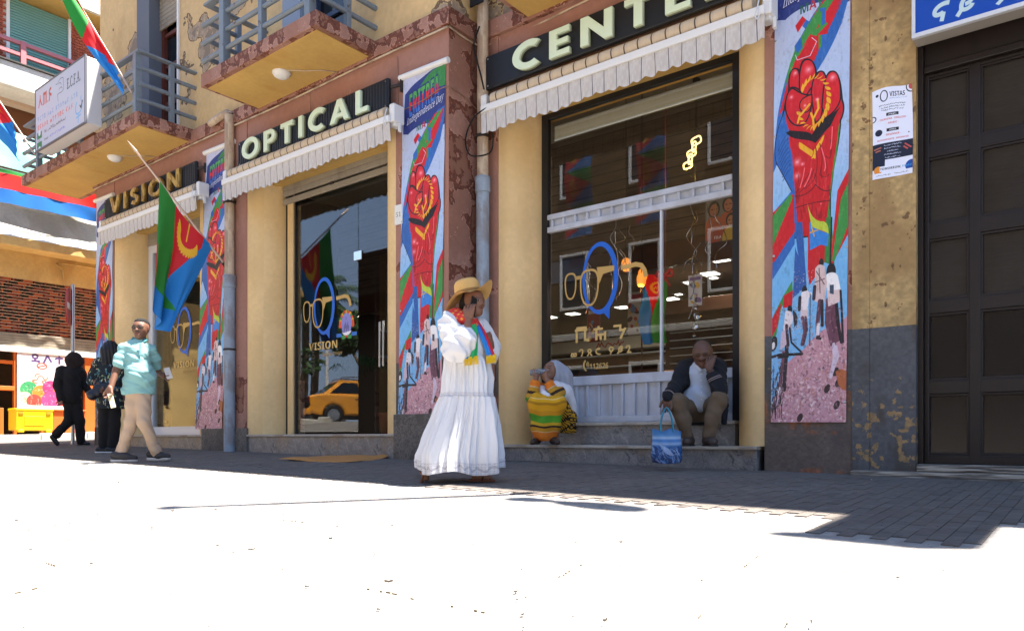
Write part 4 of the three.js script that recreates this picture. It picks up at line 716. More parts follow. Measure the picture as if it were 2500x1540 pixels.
// ------------------------------------------------------------------ blue sign over the brown door, flyer on the wall
{
  const g = thing('light_box_sign', 'blue sign with white Geez lettering over the brown door, top right', 'sign', [-1.195, 3.74, 0.0]);
  part('case', rbox(0, 2.6, 0, 1.1, 0.02, 0.19, 0.006), std({ color: 0x9a948c, roughness: 0.5 }), g);
  part('frame', [rbox(-0.004, 2.6, -0.004, 0.03, 0.17, 0.21, 0.004), rbox(-0.004, 0.022, 0.03, 1.1, 0.17, 0.21, 0.004)], M.whiteMetal, g);
  part('face', new THREE.PlaneGeometry(2.56, 1.06).translate(1.302, 0.56, 0.2), std({ map: canvasTex(1280, 530, (x, w, h) => {
    const gr = x.createLinearGradient(0, 0, 0, h); gr.addColorStop(0, '#173f9a'); gr.addColorStop(1, '#0e4fb4'); x.fillStyle = '#1246a4'; x.fillRect(0, 0, w, h);
    [['na', 60, 60], ['yi', 132, 66], ['qwa', 258, 86], ['n', 360, 64], ['qwa', 436, 86], ['n', 560, 64], ['na', 640, 62]].forEach(([k, a, b]) => geez(x, [k], a, 442, b, 70, 0, '#b9cfd2', 15));
  }), roughness: 0.3 }), g, { keepUV: true });
  const k = thing('flyer', 'white VISTAS flyer pasted on the yellow wall beside the brown door', 'poster', [-1.378, 2.745, 0.006]);
  part('sheet', sheet(8, 12, (u, v) => [(u - 0.5) * 0.3 + 0.004 * Math.sin(v * 4), v * 0.735 + 0.012 * Math.sin(u * 5) * v - (u - 0.5) * 0.004, 0.004 + 0.004 * Math.sin(u * 7 + v * 5) + 0.012 * sstep(0.85, 1, u) * sstep(0.4, 1, v)]), std({ roughness: 0.7, side: THREE.DoubleSide, map: canvasTex(420, 1024, (x, w, h) => {
    x.fillStyle = '#dfe4f4'; x.fillRect(0, 0, w, h); const ctr = (t, y, f, c) => { x.font = f; x.fillStyle = c; x.textAlign = 'center'; x.fillText(t, w / 2, y); };
    x.fillStyle = '#141c38'; for (const [a, b, r] of [[52, 70, 16], [62, 500, 38], [378, 545, 7]]) { x.beginPath(); x.arc(a, b, r, 0, 7); x.fill(); }
    x.strokeStyle = '#141c38'; x.lineWidth = 11; x.beginPath(); x.ellipse(125, 92, 38, 60, 0, 0, 7); x.stroke(); x.beginPath(); x.arc(2, 330, 32, 0, 7); x.stroke(); x.beginPath(); x.arc(430, 20, 70, 0, 7); x.stroke(); x.fillStyle = '#b8504a'; x.beginPath(); x.arc(430, 20, 46, 0, 7); x.fill();
    x.fillStyle = '#5a78b4'; x.font = '34px sans-serif'; x.fillText('\u2665', 112, 100);
    x.font = 'bold 62px sans-serif'; x.fillStyle = '#141c38'; x.save(); x.scale(0.8, 1.2); x.fillText('VISTAS', 232, 92); x.restore(); scribble(x, 178, 138, 190, 12, '#7a9ccc', 3);
    scribble(x, 70, 205, 280, 17, '#20263c', 4); scribble(x, 76, 235, 268, 17, '#20263c', 4); scribble(x, 90, 264, 240, 17, '#20263c', 4);
    x.fillStyle = '#141826'; x.fillRect(145, 292, 130, 34); x.fillRect(145, 468, 130, 34); scribble(x, 165, 317, 92, 15, '#e8ecf4', 4); ctr('LEVELS', 493, 'bold 22px sans-serif', '#e8ecf4');
    ctr('\u00b7 TIGRIGNA \u00b7 ENGLISH \u00b7', 370, 'bold 28px sans-serif', '#c4525a'); ctr('\u00b7 ARABIC \u00b7', 418, 'bold 28px sans-serif', '#c4525a'); ctr('\u00b7 BEGINNER \u00b7', 548, 'bold 28px sans-serif', '#c4525a'); ctr('INTERMEDIATE \u00b7 ADVANCED', 600, 'bold 25px sans-serif', '#c4525a');
    x.fillStyle = '#0f1a34'; x.fillRect(0, 628, w, 190); x.fillRect(0, 800, 130, 120); x.fillStyle = '#a8644c'; x.save(); x.translate(52, 690); x.rotate(-0.2); x.fillRect(-40, -18, 80, 16); x.fillRect(-28, 12, 56, 16); x.restore(); x.fillStyle = '#b8504a'; x.save(); x.translate(360, 700); x.rotate(0.7); x.fillRect(-40, -18, 90, 16); x.fillRect(-30, 14, 60, 16); x.restore();
    [190, 180, 120, 180, 160].forEach((q, i) => scribble(x, 210 - q / 2, 662 + i * 35, q, 15, '#c4cce0', 4));
    x.fillStyle = '#d98a2a'; x.beginPath(); x.arc(60, 930, 46, 0, 7); x.fill(); x.fillStyle = '#0f4a9c'; x.beginPath(); x.arc(410, 930, 66, 0, 7); x.fill(); x.fillStyle = '#dfe4f4'; x.fillRect(76, 890, 250, 60); x.textAlign = 'left'; x.font = 'bold 36px sans-serif'; x.fillStyle = '#141826'; x.fillText('TOMORROW,', 80, 934); x.fillStyle = '#4a9ad8'; x.font = 'bold 30px sans-serif'; x.fillText('TODAY!', 308, 934);
    x.fillStyle = '#dfe4f4'; x.fillRect(0, 962, w, 62); scribble(x, 40, 996, 150, 13, '#20263c', 3); scribble(x, 230, 996, 150, 13, '#20263c', 3);
  }) }), k, { keepUV: true });
}
// ------------------------------------------------------------------ coir mat and litter on the pavement
{
  const g = thing('door_mat', 'brown coir mat lying crooked before the glass doors', 'mat', [-7.35, groundY(-7.35, 0.95) + 0.004, 0.95], 0.25);
  part('mat', sheet(24, 20, (u, v) => { const x = (u - 0.5) * 1.05, z = (0.5 - v) * 0.85, e = Math.min(u, 1 - u, v, 1 - v); return [x + 0.02 * Math.sin(v * 17), 0.022 + 0.012 * Math.sin(u * 6 + 1) * Math.cos(v * 4) + 0.05 * sstep(0.75, 1, u) * sstep(0.6, 1, v) - 0.038 * z - 0.0147 * x - 0.02 * sstep(0.06, 0, e), z]; }, (u, v) => [u, v * 0.85]), std({ map: T.coir, bumpMap: T.coir, bumpScale: 0.01, roughness: 1, side: THREE.DoubleSide }), g, { keepUV: true });
}
// ------------------------------------------------------------------ inside the shop, seen through the panes
RectAreaLightUniformsLib.init();
const inner = {
  wall: std({ map: dataTex(512, 1.4, (u, v) => { const j = (v * 10) % 1, g = fbm(u, v, 6, 4, 301, 40); return mix3(c3(80, 66, 58), c3(116, 98, 86), g).map((k) => (j < 0.06 ? k * 0.35 : k)); }), roughness: 0.6 }),
  plaster: std({ color: 0x8c8272, roughness: 0.9 }), dark: std({ color: 0x2a2320, roughness: 0.8 }), floor: phys({ color: 0x4a4640, roughness: 0.25 }), shelf: phys({ color: 0x4a3226, roughness: 0.35, clearcoat: 0.3 }), fascia: std({ color: 0xb4aa9c, roughness: 0.5 }),
};
part('shop_floor', box(-14.69, -1.75, 0.5, 0.64, -8.69, -0.461), inner.floor, shop);
part('shop_floor', box(-14.69, -5.95, 0.5, 0.64, -0.459, 0.04), inner.floor, shop);
part('inner_wall', box(-14.68, -1.75, 0.64, 5.2, -8.69, -8.5), inner.wall, shop);
part('inner_wall', box(-1.9, -1.75, 0.64, 5.2, -8.49, -0.71), inner.wall, shop);
part('inner_wall', box(-14.68, -14.55, 0.64, 5.2, -8.49, -0.71), inner.plaster, shop);
part('inner_ceiling', box(-14.54, -1.91, 3.06, 3.2, -8.49, -2.4), inner.plaster, shop);
part('inner_ceiling', box(-14.54, -1.75, 5.0, 5.2, -8.5, -0.105), inner.plaster, shop);
part('mezzanine_front', box(-14.54, -1.91, 3.2, 4.99, -2.5, -2.4), inner.wall, shop);
part('mezzanine_beam', rbox(-14.5, -1.92, 2.86, 3.19, -2.39, -2.28, 0.01), inner.shelf, shop);
part('partition', box(-11.6, -11.5, 0.64, 4.99, -8.4, 0.09), inner.dark, shop);
part('partition', box(-5.89, -5.8, 0.64, 4.99, -1.2, -0.71), inner.plaster, shop);
const glow = std({ color: 0xffffff, emissive: 0xfff4e4, emissiveIntensity: 1.2 }), glowWarm = std({ color: 0xffc070, emissive: 0xff8a20, emissiveIntensity: 0.22 });
const LAMPS = [[-4.17, -3.1], [-4.64, -3.85], [-5.12, -4.28], [-6.02, -5.35], [-6.47, -5.18], [-6.54, -5.57], [-7.13, -5.58], [-8.28, -5.62], [-8.89, -5.69], [-5.24, -4.62], [-4.72, -4.17], [-5.73, -5.05]];
LAMPS.forEach(([x, z], i) => {
  const g = thing('ceiling_light', 'small square recessed ceiling light, lit, inside the shop', 'ceiling light', [x, 3.06, z], 0, 'lit downlights in the shop ceiling'), s = i > 8 ? 0.05 : 0.11;
  part('light_frame', rbox(-s - 0.04, s + 0.04, -0.015, 0, -s - 0.04, s + 0.04, 0.004), M.whiteMetal, g);
  part('light_panel', box(-s, s, -0.022, -0.016, -s, s), glow, g);
  if (i < 9) { const l = new THREE.RectAreaLight(0xfff0dc, 20, 2 * s, 2 * s); l.position.set(0, -0.03, 0); l.lookAt(x, -5, z); l.rotation.set(-Math.PI / 2, 0, 0); g.add(l); }
});
[[-4.39, 2.63, -0.9], [-4.2, 2.43, -0.92], [-4.28, 2.53, -1.1]].forEach(([x, y, z], i) => {
  const g = thing('pendant_lamp', ['amber glass pendant lamp, highest of the three behind the window', 'amber pendant lamp, lowest of the three behind the window', 'amber pendant lamp, middle of the three behind the window'][i], 'pendant lamp', [x, y, z], 0, 'amber pendants in the shop window');
  part('lamp_shade', new THREE.LatheGeometry([[0.02, 0.06], [0.045, 0.04], [0.055, 0], [0.05, -0.06], [0.03, -0.09], [0, -0.095]].map(([a, b]) => new THREE.Vector2(a, b)), 14), glowWarm, g);
  part('cord', rod([0, 0.06, 0], [0, 4.95 - y, 0], 0.004, 0.004, 6), M.black, g);
  if (i === 1) { const p = new THREE.PointLight(0xffa850, 0.1); p.position.set(0, -0.14, 0.02); g.add(p); }
});
{ // lit chain-shaped lamp hanging high in the window
  const g = thing('chain_lamp', 'yellow lit lamp shaped like chain links hanging high in the shop window', 'lamp', [-3.57, 3.72, -0.9]);
  const link = (cx, cy, w, h, a) => { const s = []; for (let i = 0; i <= 32; i++) { const t = i / 32 * Math.PI * 2, q = (v) => Math.sign(v) * Math.pow(Math.abs(v), 0.6); s.push([cx + q(Math.cos(t)) * w * Math.cos(a) - q(Math.sin(t)) * h * Math.sin(a), cy + q(Math.cos(t)) * w * Math.sin(a) + q(Math.sin(t)) * h * Math.cos(a), 0]); } return tube(s, 0.0095, 48, 8); };
  const yel = std({ color: 0xffe8a8, emissive: 0xffd48c, emissiveIntensity: 0.5 });
  [[0.055, 0.125, 0.055, 0.04, 0.25], [0.03, 0.065, 0.02, 0.055, -0.1], [0.0, 0.0, 0.05, 0.035, 0.2], [-0.015, -0.06, 0.02, 0.055, -0.1], [-0.045, -0.12, 0.05, 0.035, 0.15]].forEach((a) => part('lamp_link', link(...a), yel, g));
  part('cord', rod([0.06, 0.17, 0], [0.06, 1.2, 0], 0.003, 0.003, 6), M.black, g); part('mount', box(0.03, 0.09, 0.58, 0.8, -0.03, 0.03), M.black, g);
  const p = new THREE.PointLight(0xffc850, 0.12); p.position.set(0, -0.25, 0.03); g.add(p);
}
// things in the shop
{
  const c = thing('display_cabinet', 'tall brown wood cabinet with rows of spectacles behind the seated man', 'cabinet', [-4.55, 0.64, -3.6]);
  part('case', [rbox(-0.7, 0.55, 0, 1.86, -0.3, 0, 0.01), rbox(-0.9, 0.75, 1.78, 1.98, -0.35, 0.2, 0.01)], inner.shelf, c);
  for (let r = 0; r < 9; r++) { const sh = part('shelf', box(-0.6, 0.45, 0.72 + r * 0.115, 0.728 + r * 0.115, 0.0, 0.06), M.whiteMetal, c); part('spectacles', Array.from({ length: 7 }, (_, i) => [tube(arcPts(-0.52 + i * 0.145, 0.765 + r * 0.115, 0.024, 0, 6.28, 10).map(([a, b]) => [a, b, 0.05]), 0.004, 10, 4), tube(arcPts(-0.462 + i * 0.145, 0.765 + r * 0.115, 0.024, 0, 6.28, 10).map(([a, b]) => [a, b, 0.05]), 0.004, 10, 4)]).flat(), M.black, sh); }
  const d = thing('display_cabinet', 'brown shelving with lit signs along the shop back wall', 'cabinet', [-8.2, 0.64, -7.9]);
  part('case', [box(-4, 3.8, 0, 0.9, -0.5, 0.2), box(-4, 3.8, 0.9, 2.4, -0.55, -0.4)], inner.shelf, d);
  for (let r = 0; r < 5; r++) part('shelf', box(-4, 3.8, 1.05 + r * 0.26, 1.07 + r * 0.26, -0.4, -0.15), M.whiteMetal, d);
  part('fascia', rbox(-4, 5.6, 1.92, 2.2, -0.35, 0.1, 0.01), inner.fascia, d);
  part('fascia_print', new THREE.PlaneGeometry(9.4, 0.24).translate(0.8, 2.06, 0.105), std({ map: canvasTex(1880, 48, (x, w, h) => { x.fillStyle = '#b8ae9e'; x.fillRect(0, 0, w, h); x.fillStyle = '#3a3430'; x.font = 'bold 32px sans-serif'; ['A', 'F', '', 'TARGET', '', 'K', 'TARGET'].forEach((t, i) => x.fillText(t, 60 + i * 270, 36)); x.fillStyle = '#a04038'; x.fillRect(190, 6, 60, 36); scribble(x, 600, 38, 150, 26, '#a04038', 5); scribble(x, 1700, 38, 150, 26, '#a04038', 5); }), roughness: 0.6 }), d, { keepUV: true });
  for (const [bx, bz, ry, lab] of [[-6.9, -8.44, 0, 'lit white board of spectacles on the shop back wall, behind the gold lettering'], [-8.6, -8.44, 0, 'lit white display board with spectacles on the back wall, left of the other boards'], [-5.2, -8.44, 0, 'lit display board with spectacles on the back wall behind the window divider'], [-1.96, -2.6, -Math.PI / 2, 'display board with spectacles on the right inner wall of the shop']]) {
    const b = thing('display_board', lab, 'display board', [bx, 1.2, bz], ry, 'spectacle boards on the shop walls');
    part('board', rbox(-0.6, 0.6, 0, 1.55, -0.04, 0.0, 0.008), std({ color: 0xc8c4bc, roughness: 0.5 }), b); part('board_frame', [box(-0.66, -0.602, -0.05, 1.6, -0.05, 0.03), box(0.602, 0.66, -0.05, 1.6, -0.05, 0.03), box(-0.602, 0.602, 1.552, 1.6, -0.05, 0.03)], inner.shelf, b);
    for (let r = 0; r < 7; r++) { const s = part('shelf', box(-0.58, 0.58, 0.1 + r * 0.2, 0.11 + r * 0.2, 0.001, 0.09), M.whiteMetal, b); part('spectacles', Array.from({ length: 8 }, (_, i) => [-0.028, 0.028].map((o) => new THREE.TorusGeometry(0.022, 0.005, 5, 10).translate(-0.5 + i * 0.142 + o, 0.14 + r * 0.2, 0.06))).flat(), [M.black, M.redWood, M.gold][r % 3], s); }
  }
  [[-5.35, 2.1, -2.9, 0.3, 0.62, '#b8b0a4', '#a03a30', 'tall pale poster with a red heading hanging inside the shop'], [-3.55, 2.05, -0.95, 0.16, 0.34, '#c4bcb8', '#7a5a8a', 'small bright poster hanging in the window right of the divider'], [-5.9, 2.0, -2.6, 0.22, 0.5, '#8a3026', '#c8b090', 'dark red poster hanging inside the window behind the gold lettering']].forEach(([a, b, c, w, h, bg, fg, lab], i) => {
    const p = thing('hanging_poster', lab, 'poster', [a, b, c]); part('print', box(-w / 2, w / 2, 0, h, -0.004, 0.004), std({ map: canvasTex(64, 128, (x) => { x.fillStyle = bg; x.fillRect(0, 0, 64, 128); x.fillStyle = fg; x.fillRect(6, 8, 52, 14); for (let k = 0; k < 14; k++) { x.fillStyle = [fg, '#d8a840', '#3a3038', '#5a7a9a'][k % 4]; x.beginPath(); x.ellipse(8 + rnd() * 48, 40 + rnd() * 78, 3 + rnd() * 9, 3 + rnd() * 10, rnd() * 3, 0, 7); x.fill(); } }), roughness: 0.6 }), p); p.children[0].geometry.attributes.uv.array.forEach((v, k, arr) => { arr[k] = k % 2 ? v / h : v / w + 0.5; }); part('thread', rod([0, h, 0], [0, 4.9 - b, 0], 0.003, 0.003, 5), M.black, p);
  });
  const e = thing('counter', 'dark wood counter and stools in the middle of the shop', 'counter', [-6.4, 0.64, -3.9]);
  part('top', rbox(-0.9, 0.5, 0.92, 0.97, -0.3, 0.3, 0.01), inner.shelf, e); for (const x of [-0.85, 0.42]) part('leg', rbox(x, x + 0.06, 0, 0.92, -0.25, 0.25, 0.01), inner.shelf, e);
  const y = thing('chair', 'yellow plastic chair just inside the shop window', 'chair', [-4.0, 0.64, -1.2]);
  part('backrest', [tube([[-0.2, 0.3, 0], [-0.2, 0.62, -0.03], [-0.16, 0.7, -0.04], [0.16, 0.7, -0.04], [0.2, 0.62, -0.03], [0.2, 0.3, 0]], 0.025, 30), rbox(-0.19, 0.19, 0.5, 0.56, -0.04, 0, 0.01)], std({ color: 0xd8920c, roughness: 0.4 }), y); part('seat', rbox(-0.22, 0.22, 0.4, 0.44, -0.02, 0.42, 0.015), std({ color: 0xd8920c, roughness: 0.4 }), y);
  for (const [a, b] of [[-0.18, 0], [0.18, 0], [-0.18, 0.38], [0.18, 0.38]]) part('leg', rod([a, 0, b], [a, 0.4, b], 0.015), M.steel, y);
  const b = thing('roller_blind', 'half-rolled cream blind across the top of the shop window', 'blind', [-4.0, 4.08, -0.5]);
  part('roll', rod([-1.1, 0.16, 0], [1.1, 0.16, 0], 0.04), inner.fascia, b); part('fabric', box(-1.1, 1.1, 0.02, 0.15, 0.03, 0.036), std({ color: 0xb0a48c, roughness: 0.9 }), b); part('weight_bar', rod([-1.1, 0.02, 0.033], [1.1, 0.02, 0.033], 0.012), M.white, b);
  const p = thing('face_poster', 'poster of three people, hung inside the window above the seated man', 'poster', [-3.23, 2.7, -0.9]);
  part('print', new THREE.PlaneGeometry(0.36, 0.54).translate(0, 0.27, 0), std({ roughness: 0.5, side: THREE.DoubleSide, map: canvasTex(256, 384, (x, w, h) => {
    x.fillStyle = '#6a6258'; x.fillRect(0, 0, w, h); x.fillStyle = '#2a2422'; x.fillRect(0, 0, w, 60);
    const head = (a, b, s, hair, skin, body) => { x.fillStyle = body; x.beginPath(); x.ellipse(a, b + 150 * s, 80 * s, 110 * s, 0, 0, 7); x.fill(); x.fillStyle = hair; x.beginPath(); x.ellipse(a, b - 8 * s, 48 * s, 62 * s, 0, 0, 7); x.fill(); x.fillStyle = skin; x.beginPath(); x.ellipse(a, b, 34 * s, 48 * s, 0, 0, 7); x.fill(); x.fillStyle = '#1a1210'; x.fillRect(a - 24 * s, b - 12 * s, 18 * s, 7 * s); x.fillRect(a + 6 * s, b - 12 * s, 18 * s, 7 * s); x.fillStyle = '#6a2a20'; x.fillRect(a - 10 * s, b + 24 * s, 20 * s, 5 * s); };
    head(70, 140, 1, '#1c1412', '#9a5a3c', '#a8502c'); head(185, 120, 1, '#241612', '#b06a48', '#b0502c'); head(205, 240, 0.85, '#2a1a14', '#b87850', '#c8a030');
    x.fillStyle = '#d8d4cc'; x.font = 'bold 28px sans-serif'; x.fillText('FILA', 70, 360);
  }) }), p, { keepUV: true });
  const q = thing('photo_poster', 'dark poster of a woman in yellow sunglasses behind the glass doors', 'poster', [-8.28, 2.25, -1.0]);
  part('print', new THREE.PlaneGeometry(0.7, 0.95).translate(0, 0.47, 0), std({ roughness: 0.5, map: canvasTex(256, 348, (x, w, h) => { x.fillStyle = '#241c1c'; x.fillRect(0, 0, w, h); x.fillStyle = '#160f0e'; x.beginPath(); x.ellipse(128, 170, 100, 150, 0, 0, 7); x.fill(); x.fillStyle = '#8a5640'; x.beginPath(); x.ellipse(128, 165, 62, 92, 0, 0, 7); x.fill(); x.fillStyle = '#c8a83a'; x.beginPath(); x.ellipse(98, 150, 28, 22, 0, 0, 7); x.ellipse(160, 150, 28, 22, 0, 0, 7); x.fill(); x.fillStyle = '#7a3030'; x.beginPath(); x.ellipse(128, 222, 22, 9, 0, 0, 7); x.fill(); }) }), q, { keepUV: true });
  // foil strips and wires hanging in the window, red bow
  const s = thing('foil_garland', 'silver foil strips and wire loops hanging inside the shop window', 'garland', [-4.0, 2.2, -0.7]);
  for (let i = 0; i < 14; i++) { const x0 = -0.95 + rnd() * 1.9, y0 = 0.3 + rnd() * 0.75, pts = []; let a = x0, b = y0; for (let k = 0; k < 7; k++) { pts.push([a, b, -0.1 + rnd() * 0.2]); a += (rnd() - 0.5) * 0.16; b -= 0.05 + rnd() * 0.12; } part('strip', tube(pts, 0.0045, 26, 5), M.chrome, s); }
  part('foil_twist', sheet(4, 20, (u, v) => { const a = v * 9, r = 0.02 + 0.03 * (1 - v); return [0.57 + (u - 0.5) * 2 * r * Math.cos(a) + 0.02 * Math.sin(v * 5), -0.22 - v * 0.3, (u - 0.5) * 2 * r * Math.sin(a)]; }), std({ color: 0xe8e8ec, metalness: 1, roughness: 0.2, side: THREE.DoubleSide }), s);
  const bow = thing('red_bow', 'red ribbon bow hanging inside the shop window beside the divider', 'bow', [-3.86, 2.4, -0.85]);
  part('loops', [tube([[0, 0, 0], [-0.07, 0.06, 0.02], [-0.1, 0, 0.02], [0, 0, 0]], 0.018, 18), tube([[0, 0, 0], [0.07, 0.06, 0.02], [0.1, 0, 0.02], [0, 0, 0]], 0.018, 18), ball(0, 0, 0.02, 0.03)], std({ color: 0xc01818, roughness: 0.5 }), bow); part('tails', [rod([0, 0, 0], [-0.06, -0.12, 0.01], 0.014), rod([0, 0, 0], [0.06, -0.12, 0.01], 0.014), rod([0, 0, 0], [0.0, 2.5, 0], 0.003)], std({ color: 0xb01818, roughness: 0.5 }), bow);
  const f = thing('pole_flag', 'small green, red and blue flag draped inside the shop beyond the window', 'flag', [-4.5, 1.75, -1.5]);
  part('cloth', sheet(16, 24, (u, v) => [u * 0.3 + 0.03 * Math.sin(v * 7), 0.85 - v * 0.85, 0.05 * Math.sin(u * 9 + v * 3)], (u, v) => [v * 1.4, u]), flagMat, f, { keepUV: true }); part('staff', rod([-0.01, -0.6, 0], [-0.01, 1.0, 0], 0.01), inner.shelf, f);
  const pot = thing('potted_palm', 'potted palm standing inside the glass doors', 'plant', [-8.2, 0.64, -0.7]);
  part('pot', new THREE.LatheGeometry([[0, 0], [0.12, 0], [0.17, 0.3], [0.18, 0.32], [0.15, 0.32], [0, 0.3]].map(([a, b]) => new THREE.Vector2(a, b)), 18), std({ color: 0x7a3a26, roughness: 0.7 }), pot);
  const lf = std({ color: 0x1f3a16, roughness: 0.6, side: THREE.DoubleSide });
  part('stem', rod([0, 0.3, 0], [0.03, 0.95, 0], 0.02, 0.014), std({ color: 0x4a3a22 }), pot);
  for (let i = 0; i < 11; i++) { const a = i * 2.4, L = 0.7 + rnd() * 0.3, gs = []; for (let k = 0; k < 18; k++) { const t = (k + 2) / 20, x = Math.cos(a) * L * t, z = Math.sin(a) * L * t, y = 0.95 + 0.75 * t - 0.75 * t * t; for (const sd of [-1, 1]) gs.push(sheet(1, 1, (u, v) => [x - Math.sin(a) * sd * u * 0.2 * (1 - t * 0.6) + Math.cos(a) * u * 0.08 + v * 0.012 * Math.cos(a), y - 0.1 * u, z + Math.cos(a) * sd * u * 0.2 * (1 - t * 0.6) + Math.sin(a) * u * 0.08 + v * 0.012 * Math.sin(a)])); } part('frond', gs, lf, pot); }
}
// ------------------------------------------------------------------ stickers on the panes
function logo(name, label, x, y, z, s, sx = 1) {
  const g = thing(name, label, 'window sticker', [x, y, z], 0, 'spectacle logos stuck on the shop windows');
  const ring = new THREE.Shape(); ring.absellipse(0, 0, 0.235 * sx, 0.405, 0, Math.PI * 2); const hole = new THREE.Path(); hole.absellipse(-0.012, 0.0, 0.188 * sx, 0.355, 0, Math.PI * 2, true); ring.holes.push(hole);
  part('ring', extrude(ring, 0.002, 0, 48).scale(s, s, 1), M.decalBlue, g);
  part('tail', extrude(poly([[0.02 * sx, -0.37], [0.13 * sx, -0.3], [0.12 * sx, -0.47]]), 0.0024, 0).scale(s, s, 1), M.decalBlue, g);
  const lens = (cx, cy, w, h, t) => { const o = (k, m) => { const p = []; for (let i = 0; i < 36; i++) { const a = i / 36 * Math.PI * 2, c = Math.cos(a), q = Math.sin(a), sq = (v, e) => Math.sign(v) * Math.pow(Math.abs(v), e); p.push([cx + sq(c, 0.75) * (w - k) * (1 + 0.18 * q), cy + sq(q, 0.8) * (h - m)]); } return p; }; const sh = poly(o(0, 0)); sh.holes.push(new THREE.Path(o(t, t * 1.2).map(([a, b]) => new THREE.Vector2(a, b)))); return extrude(sh, 0.0016, 0, 8).translate(0, 0, 0.003).scale(s, s, 1); };
  const F = [lens(-0.395, -0.045, 0.08, 0.155, 0.017), lens(-0.14, -0.09, 0.125, 0.21, 0.02)];
  F.push(extrude(poly([[-0.32, 0.02], [-0.26, 0.02], [-0.25, 0.06], [-0.33, 0.06]]), 0.0016, 0).translate(0, 0, 0.003).scale(s, s, 1));
  F.push(extrude(poly([[-0.04, 0.125], [0.185, 0.115], [0.185, 0.06], [0.04, 0.04], [-0.005, -0.06]]), 0.0016, 0).translate(0, 0, 0.0035).scale(s, s, 1));
  part('spectacles', F, M.decalGold, g);
  part('temple', extrude(strokeShape([[0.27, 0.075], [0.36, 0.08], [0.45, 0.09], [0.52, 0.07], [0.56, 0.01], [0.575, -0.06]], 0.05), 0.0016, 0).translate(0, 0, 0.003).scale(s, s, 1), M.decalGold, g);
  return g;
}
logo('logo_sticker', 'blue ring with gold spectacles stuck on the big shop window', -4.445, 2.385, ZW + 0.004, 1.0);
logo('logo_sticker', 'blue ring with gold spectacles stuck on the glass door pane', -8.68, 2.46, ZG + 0.006, 1.0);
logo('logo_sticker', 'blue ring with gold spectacles on the left window, half behind the hanging flag', -12.53, 2.46, ZG + 0.006, 1.0);
function print(name, label, x, y, z, w, h, pw, ph, draw, group) {
  const t = canvasTex(pw, ph, draw); t.premultiplyAlpha = false;
  const g = thing(name, label, 'window lettering', [x, y, z], 0, group);
  part('print', new THREE.PlaneGeometry(w, h).translate(0, h / 2, 0.002), std({ map: t, transparent: true, alphaTest: 0.4, roughness: 0.6, side: THREE.DoubleSide }), g, { keepUV: true });
  return g;
}
const GOLD = '#c9a864';
print('window_lettering', 'gold Geez lettering over a phone number on the big shop window', -4.43, 1.33, ZW + 0.004, 0.86, 0.56, 860, 560, (x) => {
  geez(x, ['vi', 'zho', 'nn'], 70, 40, 190, 165, 60, GOLD, 30); geez(x, ['me', 'ne', 'tse', 'r', ' ', 'aa', 'yi', 'ni'], 20, 285, 82, 84, 26, GOLD, 17);
  x.fillStyle = GOLD; x.font = 'bold 88px sans-serif'; x.save(); x.scale(0.86, 1); x.fillText('112626', 320, 520); x.restore();
  x.strokeStyle = GOLD; x.lineWidth = 22; x.lineCap = 'round'; x.beginPath(); x.arc(270, 470, 70, 2.2, 3.9); x.stroke(); x.lineWidth = 8; for (const r of [18, 32, 46]) { x.beginPath(); x.arc(222, 468, r, -0.9, 0.5); x.stroke(); }
});
const VIS = (x) => { x.fillStyle = GOLD; x.font = 'bold 120px sans-serif'; x.save(); x.scale(1.25, 1); x.fillText('VISION', 8, 112); x.restore(); x.font = 'italic 54px serif'; x.fillStyle = '#b8975a'; x.fillText('Optical Center', 230, 190); };
print('window_lettering', 'gold word VISION with script below on the glass door pane', -8.66, 1.74, ZG + 0.006, 0.76, 0.25, 600, 200, VIS);
print('window_lettering', 'gold word VISION on the left window right of the walking man', -12.5, 1.7, ZG + 0.006, 0.84, 0.26, 600, 200, VIS);
print('emblem_sticker', 'round festive emblem sticker with ribbons on the glass door', -8.19, 1.95, ZG + 0.006, 0.47, 0.42, 470, 420, (x) => {
  for (let i = 0; i < 15; i++) { const a = Math.PI + i / 14 * Math.PI, c = ['#d8341c', '#e0a01c', '#3a8a3c'][i % 3]; x.fillStyle = c; x.beginPath(); x.arc(235 + 130 * Math.cos(a), 190 + 150 * Math.sin(a), 24, 0, 7); x.fill(); }
  x.fillStyle = '#d8501c'; for (const [a, b] of [[105, 190], [365, 190], [100, 230], [370, 230]]) { x.beginPath(); x.arc(a, b, 30, 0, 7); x.fill(); }
  x.fillStyle = '#8a86c4'; x.beginPath(); x.ellipse(235, 210, 110, 150, 0, 0, 7); x.fill(); x.fillStyle = '#3a3450'; for (let i = 0; i < 7; i++) x.fillRect(180 + i * 16, 230 - (i % 3) * 24, 9, 90); x.fillRect(222, 110, 8, 40);
  x.fillStyle = '#e8e4ec'; x.beginPath(); x.arc(235, 250, 118, 0.5, 2.64); x.lineTo(160, 330); x.fill();
  x.fillStyle = '#2f6fc0'; x.fillRect(20, 330, 110, 50); x.fillRect(340, 330, 110, 50); x.fillStyle = '#2f8a3c'; x.fillRect(130, 360, 80, 54); x.fillRect(260, 360, 80, 54); x.fillStyle = '#c83a2a'; x.fillRect(205, 365, 60, 30);
});
print('window_lettering', 'word VISION running up the left edge of the glass door', -8.93, 1.44, ZG + 0.006, 0.09, 0.72, 90, 720, (x) => { x.fillStyle = '#2a2622'; x.translate(76, 690); x.rotate(-Math.PI / 2); x.font = 'bold 84px sans-serif'; x.scale(1.5, 1); x.fillText('VISION', 0, 0); });

